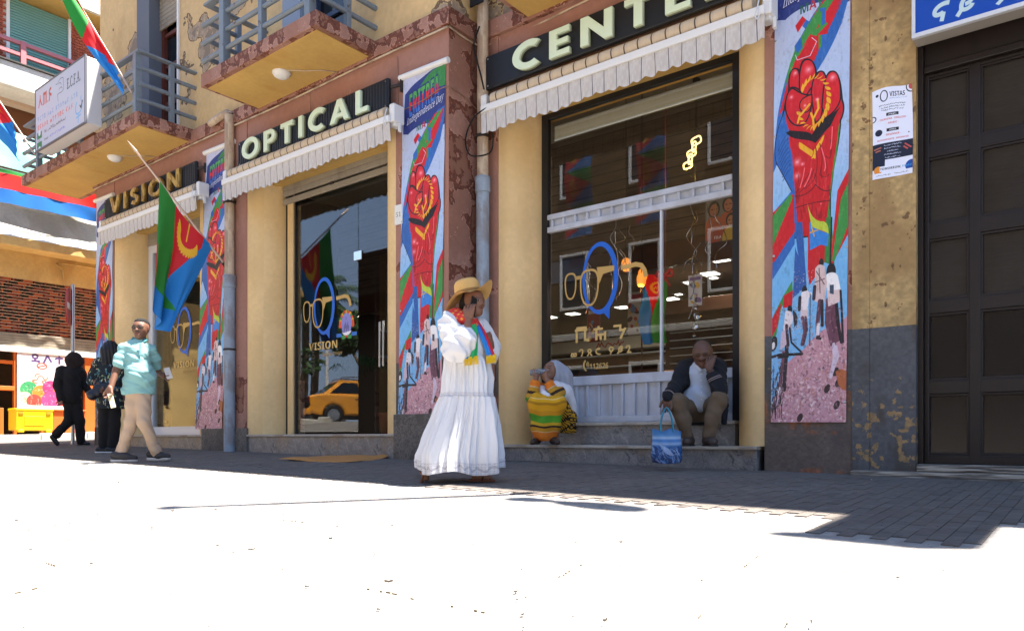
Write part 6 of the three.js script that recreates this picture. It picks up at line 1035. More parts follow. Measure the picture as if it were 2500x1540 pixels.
// head with face: centre c, half height h, facing yaw (0 = towards +z), nod > 0 looks down
function head(c, h, yaw, nod, skin, opt = {}) {
  const w = h * 0.66, cy = Math.cos(yaw), sy = Math.sin(yaw), cn = Math.cos(nod), sn = Math.sin(nod), cr = Math.cos(opt.roll ?? 0), sr = Math.sin(opt.roll ?? 0);
  const at = (x, y, z) => { [y, z] = [y * cn - z * sn, y * sn + z * cn]; [x, y] = [x * cr - y * sr, x * sr + y * cr]; return [c[0] + x * cy + z * sy, c[1] + y, c[2] - x * sy + z * cy]; };
  const inv = (X, Y, Z) => { X -= c[0]; Y -= c[1]; Z -= c[2]; let x = X * cy - Z * sy, z = X * sy + Z * cy, y = Y; [x, y] = [x * cr + y * sr, -x * sr + y * cr]; [y, z] = [y * cn + z * sn, -y * sn + z * cn]; return [x / h, y / h, z / h]; };
  const P = (x, y, z) => at(x * h, y * h, z * h);
  const prims = [blob(P(0, 0.2, -0.12), [w * 1.02, h * 0.8, h * 0.84], 0.03, yaw), limb(P(0, 0.1, 0.2), P(0, -0.62, 0.42), h * 0.56, h * 0.3, 0.05), limb(P(-0.36, -0.45, 0.15), P(0, -0.72, 0.42), h * 0.2, h * 0.2, 0.04), limb(P(0.36, -0.45, 0.15), P(0, -0.72, 0.42), h * 0.2, h * 0.2, 0.04),
    limb(P(0, 0.08, 0.74), P(0, -0.2, 0.9), h * 0.07, h * 0.1, 0.015), blob(P(-0.1, -0.22, 0.8), [h * 0.08, h * 0.07, h * 0.08], 0.015), blob(P(0.1, -0.22, 0.8), [h * 0.08, h * 0.07, h * 0.08], 0.015),
    limb(P(-0.42, 0.16, 0.6), P(-0.1, 0.18, 0.72), h * 0.075, h * 0.07, 0.02), limb(P(0.42, 0.16, 0.6), P(0.1, 0.18, 0.72), h * 0.075, h * 0.07, 0.02), limb(P(-0.17, -0.42, 0.68), P(0.17, -0.42, 0.68), h * 0.07, h * 0.07, 0.012), limb(P(-0.14, -0.52, 0.66), P(0.14, -0.52, 0.66), h * 0.075, h * 0.075, 0.012), blob(P(0, -0.78, 0.56), [h * 0.17, h * 0.14, h * 0.14], 0.03),
    blob(P(-0.4, -0.16, 0.45), [h * 0.2, h * 0.22, h * 0.18], 0.03), blob(P(0.4, -0.16, 0.45), [h * 0.2, h * 0.22, h * 0.18], 0.03), blob(P(-0.7, 0, -0.02), [h * 0.07, h * 0.26, h * 0.16], 0.01, yaw), blob(P(0.7, 0, -0.02), [h * 0.07, h * 0.26, h * 0.16], 0.01, yaw)];
  const color = (X, Y, Z) => {
    const [x, y, z] = inv(X, Y, Z), ax = Math.abs(x); let k = skin;
    if (z > 0.3) {
      const e = Math.hypot((ax - 0.28) / 0.15, (y - 0.04) / 0.06); if (e < 1 && !opt.closed) k = Math.hypot((ax - 0.27) / 0.075, (y - 0.04) / 0.07) < 1 ? [0.01, 0.006, 0.004] : [0.22, 0.18, 0.15]; else if (e < 1.35 || (opt.closed && e < 1)) k = skin.map((v) => v * 0.45);
      if (Math.abs(y - 0.23 + 0.1 * (ax - 0.28) ** 2) < 0.04 && ax > 0.1 && ax < 0.47) k = [0.012, 0.009, 0.008];
      if (y < -0.36 && y > -0.59 && ax < 0.22 - Math.abs(y + 0.47) * 0.6 && z > 0.5) k = Math.abs(y + 0.47) < 0.018 ? skin.map((v) => v * 0.25) : [skin[0] * 1.05, skin[1] * 0.72, skin[2] * 0.72];
      if (opt.moustache && y < -0.28 && y > -0.37 && ax < 0.25) k = [0.015, 0.012, 0.011];
    }
    return k;
  };
  return { prims, color, P, inv };
}
// relaxed or closed hand: wrist point, direction, palm normal side, curl; fingers of unequal length
function hand(w, dir, side, s, curl, skin, spread = 0.16) {
  const d = V(...dir).normalize(), q = V(...side).normalize(), nrm = V().crossVectors(d, q).normalize(); q.crossVectors(nrm, d).normalize();
  const A = (f, a, b) => [w[0] + s * (d.x * f + q.x * a + nrm.x * b), w[1] + s * (d.y * f + q.y * a + nrm.y * b), w[2] + s * (d.z * f + q.z * a + nrm.z * b)];
  const P = [limb(w, A(0.3, 0, 0), s * 0.16, s * 0.16, 0.01)];
  [[-0.27, 0.34], [-0.09, 0.41], [0.09, 0.38], [0.25, 0.3]].forEach(([a, len], i) => {
    P.push(limb(A(0.12, a * 0.55, 0), A(0.48, a, 0.02), s * 0.12, s * 0.085, 0.012));
    const c1 = curl * 0.9, c2 = curl * 1.9, l1 = len * 0.5, l2 = len * 0.5, k = A(0.5, a, 0), sp = a * spread;
    const m = A(0.5 + l1 * Math.cos(c1), a + sp * l1, l1 * Math.sin(c1)), e = A(0.5 + l1 * Math.cos(c1) + l2 * Math.cos(c2), a + sp * len, l1 * Math.sin(c1) + l2 * Math.sin(c2));
    P.push(limb(k, m, s * 0.075, s * 0.065, 0.004), limb(m, e, s * 0.065, s * 0.052, 0.004));
  });
  P.push(limb(A(0.1, -0.2, 0.02), A(0.32, -0.42, 0.1), s * 0.1, s * 0.075, 0.01), limb(A(0.32, -0.42, 0.1), A(0.52, -0.46, 0.16), s * 0.075, s * 0.06, 0.004));
  return net(P, 0.005, { color: () => skin });
}
const skinMat = phys({ vertexColors: true, roughness: 0.55, sheen: 0.15, sheenRoughness: 0.5 });
const flat = (c) => () => c;
const clothMat = (o) => std({ roughness: 0.92, bumpMap: T.cloth, bumpScale: 0.0004, ...o });
function body(parent, pieces) { return part('body', pieces, skinMat, parent, { keepUV: true }); }
const folds = (amp, fx, fy, fz, ph = 0) => (x, y, z) => amp * (Math.sin(x * fx + y * fy * 0.6 + ph + 1.5 * Math.sin(y * 9 + z * 7)) * 0.6 + Math.sin(y * fy + z * fz + 2 * Math.sin(x * 11 + ph)) * 0.6 + 0.5 * Math.sin((x - z) * fx * 1.7 + y * fy * 1.3));
function facing(x, z) { return Math.atan2(-x, 6.8 - z); }     // turn that faces the photographer's spot
const SK1 = [0.2, 0.088, 0.048], SK2 = [0.15, 0.066, 0.038], SK3 = [0.1, 0.046, 0.028], SK4 = [0.23, 0.11, 0.064];

// ------------------------------------------------------------------ woman in the long white dress
{
  const px = -4.1, pz = 2.2, g = thing('person', 'woman in a long white dress and straw hat, walking with a phone at her ear', 'person', [px, groundY(px, pz), pz], facing(px, pz));
  const hd = head([0.045, 1.465, 0.01], 0.112, 0.8, 0.02, SK1);
  const B = [...hd.prims, limb([0.0, 1.38, -0.02], [0.0, 1.28, -0.03], 0.052, 0.065, 0.03), limb([-0.12, 1.28, 0.02], [0.1, 1.28, -0.08], 0.06, 0.06, 0.05), limb([-0.02, 1.2, 0], [-0.005, 0.95, 0], 0.12, 0.115, 0.06), limb([-0.03, 0.86, 0.02], [-0.1, 0.48, 0], 0.08, 0.06), limb([-0.1, 0.48, 0], [-0.34, 0.12, -0.02], 0.06, 0.038), limb([0.0, 0.86, 0.0], [0.08, 0.48, 0.04], 0.08, 0.06), limb([0.08, 0.48, 0.04], [0.08, 0.1, 0.05], 0.06, 0.036),
    ...chain([[-0.13, 1.26, 0.06, 0.05], [-0.085, 1.06, 0.2, 0.048], [0.0, 1.22, 0.22, 0.034], [0.012, 1.3, 0.2, 0.03]], 0.02), ...chain([[0.13, 1.25, -0.12, 0.06], [0.2, 1.02, -0.14, 0.045], [0.185, 1.15, -0.04, 0.032]], 0.02),
    limb([0.185, 0.98, -0.12], [0.2, 0.85, -0.1], 0.04, 0.03), limb([0.08, 0.1, 0.05], [0.085, 0.045, 0.04], 0.036, 0.036), limb([0.07, 0.045, 0.04], [0.18, 0.032, 0.05], 0.034, 0.026), limb([-0.34, 0.12, -0.02], [-0.36, 0.1, -0.02], 0.038, 0.036), limb([-0.36, 0.11, -0.02], [-0.335, 0.03, 0.02], 0.034, 0.028)];
  body(g, [net(B.slice(16), 0.012, { color: flat(SK1) }), net(hd.prims, 0.006, { color: hd.color }), hand([0.012, 1.3, 0.2], [0.0, 1, -0.1], [0.6, 0, 0.4], 0.16, 0.5, SK1), hand([0.185, 1.14, -0.05], [-0.3, 0.5, 0.5], [0.7, 0.3, 0], 0.14, 1.1, SK1)]);
  part('hair', net([blob(hd.P(0, 0.08, -0.3), [0.078, 0.095, 0.085], 0.02), limb(hd.P(-0.3, -0.2, -0.5), hd.P(-0.3, -0.8, -0.5), 0.05, 0.04)], 0.008), std({ color: 0x120d0b, roughness: 0.8 }), g);
  // dress: gathered tiers as one swinging sheet, sleeves, lace bands
  const rows = [[1.335, 0.085, 0.1, -0.02, 0.0], [1.3, 0.16, 0.13, -0.03, 0.0], [1.22, 0.185, 0.15, -0.03, 0], [1.1, 0.175, 0.16, -0.02, 0], [1.03, 0.165, 0.15, -0.015, 0.1], [0.98, 0.18, 0.165, -0.01, 0.5], [0.85, 0.19, 0.18, -0.005, 0.9], [0.7, 0.2, 0.185, -0.01, 0.7], [0.685, 0.21, 0.195, -0.01, 1], [0.52, 0.245, 0.225, -0.03, 1.5], [0.36, 0.28, 0.25, -0.055, 1.9], [0.22, 0.315, 0.27, -0.08, 2.0], [0.1, 0.318, 0.275, -0.075, 1.7]];
  const ring = (v) => { const t = v * (rows.length - 1), i = Math.min(rows.length - 2, Math.floor(t)), f = t - i; return rows[i].map((a, k) => lerp(a, rows[i + 1][k], f)); };
  const skirt = (off = 0, v0 = 0, v1 = 1) => (u, w) => { const v = lerp(v0, v1, w), [y, a, b, cx, am] = ring(v), th = u * Math.PI * 2 - Math.PI / 2, fo = 0.021 * am * (1.7 * Math.sin(th * 6 + v * 2.4 + Math.sin(th * 2) * 1.9) * (0.55 + 0.45 * Math.sin(th * 1 + 1)) + 0.4 * Math.sin(th * 13 + 1 - v * 3 + 1.2 * Math.sin(th * 3)) + 0.32 * Math.sin(th * 33 + v * 5) + 0.16 * Math.sin(th * 58 - v * 9)) + 0.004 * Math.sin(v * 40 + th * 6) * Math.sin(th * 5 + v * 13); return [cx + (a + fo + off) * Math.cos(th), y - 0.028 * sstep(0.86, 1, v) * Math.sin(th) + 0.012 * am * sstep(0.9, 1, v) * Math.sin(th * 4 + 1), (b + fo + off) * Math.sin(th)]; };
  const white = phys({ color: 0xd6d7da, roughness: 0.9, side: THREE.DoubleSide, sheen: 0.2, bumpMap: T.cloth, bumpScale: 0.0004 });
  const dr = part('dress', [sheet(220, 110, skirt())], white, g, { keepUV: true });
  const lace = std({ side: THREE.DoubleSide, roughness: 0.95, map: dataTex(256, 0.02, (u, v) => { const z = Math.abs(v - 0.5 - 0.16 * Math.sin(u * Math.PI * 2)), d = Math.hypot(((u * 6) % 1) - 0.5, ((v * 5) % 1) - 0.5), n = fbm(u, v, 16, 3, 401); return mix3(c3(206, 206, 210), c3(150, 148, 154), clamp((z < 0.1 ? 0.5 : 0) + (d < 0.22 ? 0.45 : 0) + 0.5 * (n - 0.4))); }), });
  lace.map.repeat.set(24, 1);
  part('lace_band', sheet(220, 6, skirt(0.004, 0.57, 0.632)), lace, dr, { keepUV: true }); part('lace_band', sheet(220, 6, skirt(0.004, 0.945, 0.998)), lace, dr, { keepUV: true }); part('lace_yoke', sheet(60, 10, (u, v) => { const p = skirt(0.004, 0.12, 0.3)(0.02 + 0.22 * u, v); return p; }), lace, dr, { keepUV: true });
  part('sleeve', net([...chain([[-0.1, 1.3, 0.0, 0.075], [-0.145, 1.28, 0.06, 0.082], [-0.125, 1.17, 0.15, 0.085], [-0.075, 1.06, 0.21, 0.1], [-0.02, 1.13, 0.23, 0.085], [0.006, 1.225, 0.215, 0.04]], 0.04), blob([-0.09, 1.075, 0.19], [0.1, 0.075, 0.08], 0.04)], 0.008, { bump: folds(0.009, 38, 46, 34, 1) }), white, dr, { keepUV: true });
  part('sleeve', net(chain([[0.1, 1.27, -0.1, 0.085], [0.18, 1.12, -0.14, 0.09], [0.19, 1.03, -0.12, 0.07]], 0.03), 0.01, { bump: folds(0.005, 34, 40, 30, 3) }), white, dr, { keepUV: true });
  // straw hat: crown and a floppy, wavy brim dipping at the back
  const hx = 0.005, hz = -0.015, straw = std({ map: T.straw, roughness: 0.85, side: THREE.DoubleSide, bumpMap: T.straw, bumpScale: 0.0015 });
  const tilt = new THREE.Matrix4().makeTranslation(hx, 1.55, hz).multiply(new THREE.Matrix4().makeRotationZ(0.22)).multiply(new THREE.Matrix4().makeRotationX(-0.06));
  const hat = part('hat_crown', new THREE.LatheGeometry([[0.112, -0.02], [0.11, 0.02], [0.102, 0.075], [0.085, 0.1], [0.05, 0.108], [0, 0.106]].map(([a, b]) => new THREE.Vector2(a, b)), 36).applyMatrix4(tilt), straw, g);
  part('hat_brim', sheet(96, 14, (u, v) => { const a = u * Math.PI * 2, r = 0.108 + 0.105 * v, back = sstep(-0.2, -1, Math.cos(a)), p = V(r * Math.cos(a), -0.02 - v * (0.07 * back + 0.012) + v * 0.03 * Math.sin(a * 3 + 0.9) + 0.05 * v * v * sstep(0.2, 1, Math.cos(a - 0.3)), r * Math.sin(a) * (1 - 0.05 * v)).applyMatrix4(tilt); return [p.x, p.y, p.z]; }, (u, v) => [u * 1.2, v * 0.14]), straw, hat, { keepUV: true });
  part('hat_band', new THREE.CylinderGeometry(0.1105, 0.1135, 0.025, 36, 1, true).translate(0, -0.003, 0).applyMatrix4(tilt), std({ color: 0x9a6f3a, roughness: 0.8, side: THREE.DoubleSide }), hat);
  // scarf in the flag's colours, yellow fringe
  const sc = (pts, w, col, nm, o = 0) => { const c = new THREE.CatmullRomCurve3(pts.map((p) => V(...p))); return part(nm, sheet(10, 40, (u, v) => { const p = c.getPoint(v), ww = w[0] + (w[1] - w[0]) * v; return [p.x + (u - 0.5) * ww * 0.8, p.y + (u - 0.5) * ww * 0.16 + 0.006 * Math.sin(u * 16 + v * 8 + o), p.z + (u - 0.5) * ww * -0.35 + 0.008 * Math.sin(u * 13 + v * 6 + o)]; }), std({ map: canvasTex(64, 256, (x, W, H) => col(x, W, H)), roughness: 0.7, side: THREE.DoubleSide }), g, { keepUV: true }); };
  part('scarf', net([...chain([[-0.1, 1.355, -0.02, 0.05], [-0.1, 1.35, 0.07, 0.05], [-0.03, 1.31, 0.13, 0.05], [0.035, 1.27, 0.14, 0.05]], 0.03), ...chain([[-0.1, 1.35, -0.05, 0.045], [0.0, 1.34, -0.1, 0.04], [0.08, 1.3, -0.05, 0.035]], 0.02)], 0.008, { bump: folds(0.006, 60, 50, 40), color: (x, y, z) => { const n = Math.sin(x * 90 + y * 60) * Math.sin(y * 110 - z * 70); return n > 0.55 ? [0.75, 0.35, 0.05] : [0.62, 0.035, 0.03]; } }), clothMat({ vertexColors: true }), g, { keepUV: true });
  const front = sc([[0.03, 1.29, 0.2], [0.045, 1.2, 0.24], [0.04, 1.08, 0.24], [0.03, 0.985, 0.235]], [0.07, 0.12], (x, W, H) => { x.fillStyle = '#159a54'; x.fillRect(0, 0, W, H); x.fillStyle = '#1f7fc4'; x.fillRect(0, 0, 14, H); x.fillStyle = '#c81c1c'; x.fillRect(0, H * 0.86, W, H); }, 'scarf_end');
  const back_ = sc([[0.06, 1.32, 0.1], [0.1, 1.24, 0.13], [0.145, 1.14, 0.12], [0.19, 1.02, 0.1]], [0.05, 0.09], (x, W, H) => { x.fillStyle = '#1f86d8'; x.fillRect(0, 0, W, H); x.fillStyle = '#c82028'; x.fillRect(W * 0.62, 0, W, H); x.fillStyle = '#5a3c9a'; x.fillRect(W * 0.55, 0, 8, H); }, 'scarf_end');
  const yel = std({ color: 0xd8b010, roughness: 0.9, side: THREE.DoubleSide });
  for (const [m, cx, cy, cz, w] of [[front, 0.03, 0.985, 0.235, 0.125], [back_, 0.192, 1.015, 0.1, 0.095]]) { const gs = []; for (let i = 0; i < 16; i++) gs.push(rod([cx + (i / 15 - 0.5) * w * 0.8, cy + (i / 15 - 0.5) * w * 0.16 + 0.012, cz - (i / 15 - 0.5) * w * 0.35], [cx + (i / 15 - 0.5) * w * 0.84 + (rnd() - 0.5) * 0.008, cy - 0.055 + (i / 15 - 0.5) * w * 0.16, cz - (i / 15 - 0.5) * w * 0.35], 0.0045, 0.0035, 5)); part('fringe', gs, yel, m); }
  const leather = std({ color: 0x4a2416, roughness: 0.6 });
  for (const [x, y, z, rz] of [[0.115, 0.008, 0.045, 0], [-0.35, 0.06, -0.0, 1.2]]) { const s = part('sandal', [rbox(-0.11, 0.11, -0.008, 0.014, -0.042, 0.042, 0.01).rotateZ(rz).translate(x, y, z)], std({ color: 0x6a3c24, roughness: 0.7 }), g); part('strap', [tube([[0.0, 0.0, -0.045], [0.02, 0.06, 0], [0.0, 0.0, 0.045]].map(([a, b, c]) => [x + a * Math.cos(rz) - b * Math.sin(rz), y + a * Math.sin(rz) + b * Math.cos(rz), z + c]), 0.008, 14), tube([[0.07, 0.0, -0.04], [0.06, 0.04, 0], [0.07, 0.0, 0.04]].map(([a, b, c]) => [x + a * Math.cos(rz) - b * Math.sin(rz), y + a * Math.sin(rz) + b * Math.cos(rz), z + c]), 0.007, 14)], leather, s); }
  const ph = thing('mobile_phone', 'black mobile phone held to the ear by the woman in white', 'phone', g.localToWorld(V(0.045, 1.41, 0.15)).toArray(), g.rotation.y + 0.9); part('case', rbox(-0.036, 0.036, -0.075, 0.075, -0.005, 0.005, 0.004, 3), M.black, ph); part('screen', rbox(-0.032, 0.032, -0.07, 0.07, -0.007, -0.0052, 0.001), M.darkGlass, ph); ph.rotation.z = -0.25;
  const bg = thing('shoulder_bag', 'small brown bag at the far side of the woman in white', 'bag', g.localToWorld(V(0.19, 0.82, -0.16)).toArray(), g.rotation.y); part('pouch', rbox(-0.05, 0.05, 0, 0.16, -0.03, 0.03, 0.02, 3), leather, bg); part('strap', tube([[-0.04, 0.15, 0], [-0.02, 0.32, 0.02], [0.03, 0.32, 0.02], [0.04, 0.15, 0]], 0.006, 20), leather, bg);
}
// ------------------------------------------------------------------ man in the turquoise polo shirt
{
  const px = -9.24, pz = 2.46, g = thing('person', 'man in a turquoise polo shirt and beige trousers walking, an envelope in his hand', 'person', [px, groundY(px, pz), pz], facing(px, pz));
  const hd = head([0.045, 1.615, 0.02], 0.125, -0.5, 0.02, SK2, { moustache: true });
  const arm1 = [[-0.15, 1.37, 0.0, 0.05], [-0.225, 1.1, 0.02, 0.042], [-0.285, 0.86, 0.1, 0.03]], arm2 = [[0.165, 1.37, -0.04, 0.05], [0.22, 1.12, -0.2, 0.042], [0.29, 1.06, -0.08, 0.03]];
  body(g, [net([limb([0.04, 1.53, 0], [0.02, 1.42, -0.01], 0.06, 0.068), limb([-0.1, 1.365, 0], [0.12, 1.365, -0.02], 0.06, 0.06), limb([0.0, 1.3, 0], [0.01, 0.95, 0], 0.11, 0.12, 0.05), ...chain(arm1, 0.02), ...chain(arm2, 0.02), ...chain([[0.06, 0.82, 0.03, 0.07], [0.075, 0.47, 0.11, 0.052], [0.19, 0.1, 0.045, 0.036]]), ...chain([[-0.03, 0.82, 0, 0.07], [-0.06, 0.47, -0.02, 0.052], [-0.18, 0.1, -0.08, 0.036]])], 0.012, { color: flat(SK2) }), net(hd.prims, 0.006, { color: hd.color }), hand([-0.29, 0.89, 0.1], [0.0, -1, 0.25], [0.5, 0, 0.7], 0.17, 0.55, SK2), hand([0.3, 1.07, -0.12], [0.7, 0.1, 0.7], [0, 1, 0.1], 0.16, 1.2, SK2)]);
  part('hair', net([blob(hd.P(0, 0.3, -0.22), [0.086, 0.088, 0.094], 0.02), blob(hd.P(0, 0.62, 0.12), [0.068, 0.044, 0.07], 0.03)], 0.006, { bump: (x, y, z) => 0.002 * Math.sin(x * 200) * Math.sin(y * 190 + z * 170) }), std({ color: 0x080606, roughness: 0.95 }), g);
  { const gl = part('spectacles', [...[-1, 1].map((s) => tube(arcPts(0, 0, 1, 0, 6.28, 16).map(([a, b]) => hd.P(s * 0.27 + a * 0.2, 0.03 + b * 0.13, 0.86)), 0.0035, 24, 5)), tube([hd.P(-0.08, 0.06, 0.86), hd.P(0.08, 0.06, 0.86)], 0.0035, 4, 5), tube([hd.P(0.46, 0.06, 0.84), hd.P(0.72, 0.06, 0.0)], 0.004, 6, 5), tube([hd.P(-0.46, 0.06, 0.84), hd.P(-0.72, 0.06, 0.0)], 0.004, 6, 5)], M.black, g); }
  const polo = clothMat({ color: 0x82b2b2 });
  const sh = part('polo_shirt', net([limb([0.0, 1.425, 0], [-0.135, 1.365, 0], 0.075, 0.066, 0.05), limb([0.02, 1.425, -0.01], [0.15, 1.365, -0.02], 0.075, 0.066, 0.05), limb([0.005, 1.3, 0.01], [0.02, 1.1, 0.02], 0.132, 0.14, 0.06), blob([0.045, 1.03, 0.05], [0.15, 0.14, 0.15], 0.08), limb([0.01, 1.05, 0.01], [0.015, 0.9, 0.005], 0.142, 0.142, 0.05), limb([-0.03, 0.93, 0], [0.06, 0.93, 0.005], 0.134, 0.134, 0.04), limb([-0.03, 0.82, 0], [0.06, 0.82, 0.005], 0.136, 0.136, 0.04), ...chain([[-0.14, 1.37, 0, 0.066], [-0.185, 1.24, 0.01, 0.066], [-0.2, 1.175, 0.015, 0.067]], 0.02), ...chain([[0.15, 1.37, -0.02, 0.066], [0.195, 1.25, -0.1, 0.064], [0.205, 1.19, -0.15, 0.064]], 0.02)], 0.008, { bump: (x, y, z) => folds(0.006, 12, 38, 18, 2)(x, y, z) + folds(0.0022, 40, 95, 50, 1)(x, y, z), cut: (x, y, z) => 0.815 + 0.008 * Math.sin(x * 14 + z * 9) - y }), polo, g, { keepUV: true });
  part('collar', [sheet(24, 4, (u, v) => { const a = u * 5.2 + 0.5, r = 0.068 + 0.024 * v; return [0.025 + r * Math.sin(a) * 1.05 , 1.515 - 0.035 * v - 0.03 * sstep(0.3, 1, Math.cos(a)), 0.0 + r * Math.cos(a) * 0.95]; })], clothMat({ color: 0x3a7a82, side: THREE.DoubleSide }), sh, { keepUV: true });
  part('placket', [rbox(0.02, 0.045, 1.28, 1.43, 0.125, 0.14, 0.004)].map((q) => q.rotateX(0.02)), polo, sh); for (const y of [1.3, 1.36]) part('button', ball(0.033, y, 0.15, 0.007, 1, 1, 0.5, 8), M.white, sh);
  part('trousers', net([limb([-0.03, 0.87, 0.0], [0.06, 0.87, 0.01], 0.112, 0.112, 0.05), ...chain([[0.06, 0.82, 0.03, 0.1], [0.075, 0.47, 0.11, 0.076], [0.195, 0.15, 0.06, 0.06], [0.215, 0.085, 0.05, 0.064]], 0.03), ...chain([[-0.03, 0.82, 0, 0.1], [-0.06, 0.47, -0.02, 0.074], [-0.165, 0.16, -0.08, 0.06], [-0.185, 0.09, -0.08, 0.063]], 0.03)], 0.009, { bump: (x, y, z) => folds(0.006, 24, 30, 26, 5)(x, y, z) + folds(0.003, 50, 70, 50, 2)(x, y, z) * sstep(0.5, 0.15, y) }), clothMat({ color: 0xb49c84 }), g, { keepUV: true });
  part('belt', new THREE.TorusGeometry(0.11, 0.01, 8, 40).scale(1.15, 0.95, 1).rotateX(Math.PI / 2).translate(0.012, 0.875, 0.01), M.black, g);
  const shoeM = std({ color: 0x2e2c2e, roughness: 0.7 }), sole = std({ color: 0xb8b4b0, roughness: 0.7 });
  for (const [x, y, z, dx, dz, rx] of [[0.21, 0.06, 0.06, 0.8, 0.6, 0.25], [-0.17, 0.05, -0.04, 0.95, 0.3, 0]]) { const s = part('shoe', net([limb([x - dx * 0.08, y + 0.03, z - dz * 0.08], [x + dx * 0.05, y + 0.015, z + dz * 0.05], 0.05, 0.046, 0.03), limb([x + dx * 0.04, y + 0.005, z + dz * 0.04], [x + dx * 0.15, y - 0.005 + rx * 0.05, z + dz * 0.15], 0.045, 0.036, 0.03)], 0.007, { cut: (X, Y) => y - 0.03 - Y }), shoeM, g); part('sole', net([limb([x - dx * 0.08, y - 0.03, z - dz * 0.08], [x + dx * 0.15, y - 0.03 + rx * 0.05, z + dz * 0.15], 0.046, 0.036, 0.01)], 0.007, { cut: (X, Y) => Math.max(Y - (y - 0.02 + rx * 0.04), y - 0.055 - Y) }), sole, s); }
  const at = (x, y, z) => g.localToWorld(V(x, y, z)).toArray();
  const en = thing('envelope', 'small white envelope in the right hand of the man in the turquoise polo', 'envelope', at(-0.275, 0.755, 0.15), g.rotation.y + 0.5); part('paper', rbox(-0.03, 0.03, -0.11, 0.06, -0.003, 0.003, 0.001), std({ color: 0xd8cba8, roughness: 0.8, side: THREE.DoubleSide }), en); en.rotation.z = 0.25;
  const ph = thing('mobile_phone', 'mobile phone in the left hand of the man in the turquoise polo', 'phone', at(0.345, 1.09, -0.03), g.rotation.y); part('case', rbox(-0.035, 0.035, -0.07, 0.07, -0.005, 0.005, 0.004), std({ color: 0xb8b8b8, roughness: 0.4 }), ph); ph.rotation.z = 0.3;
}
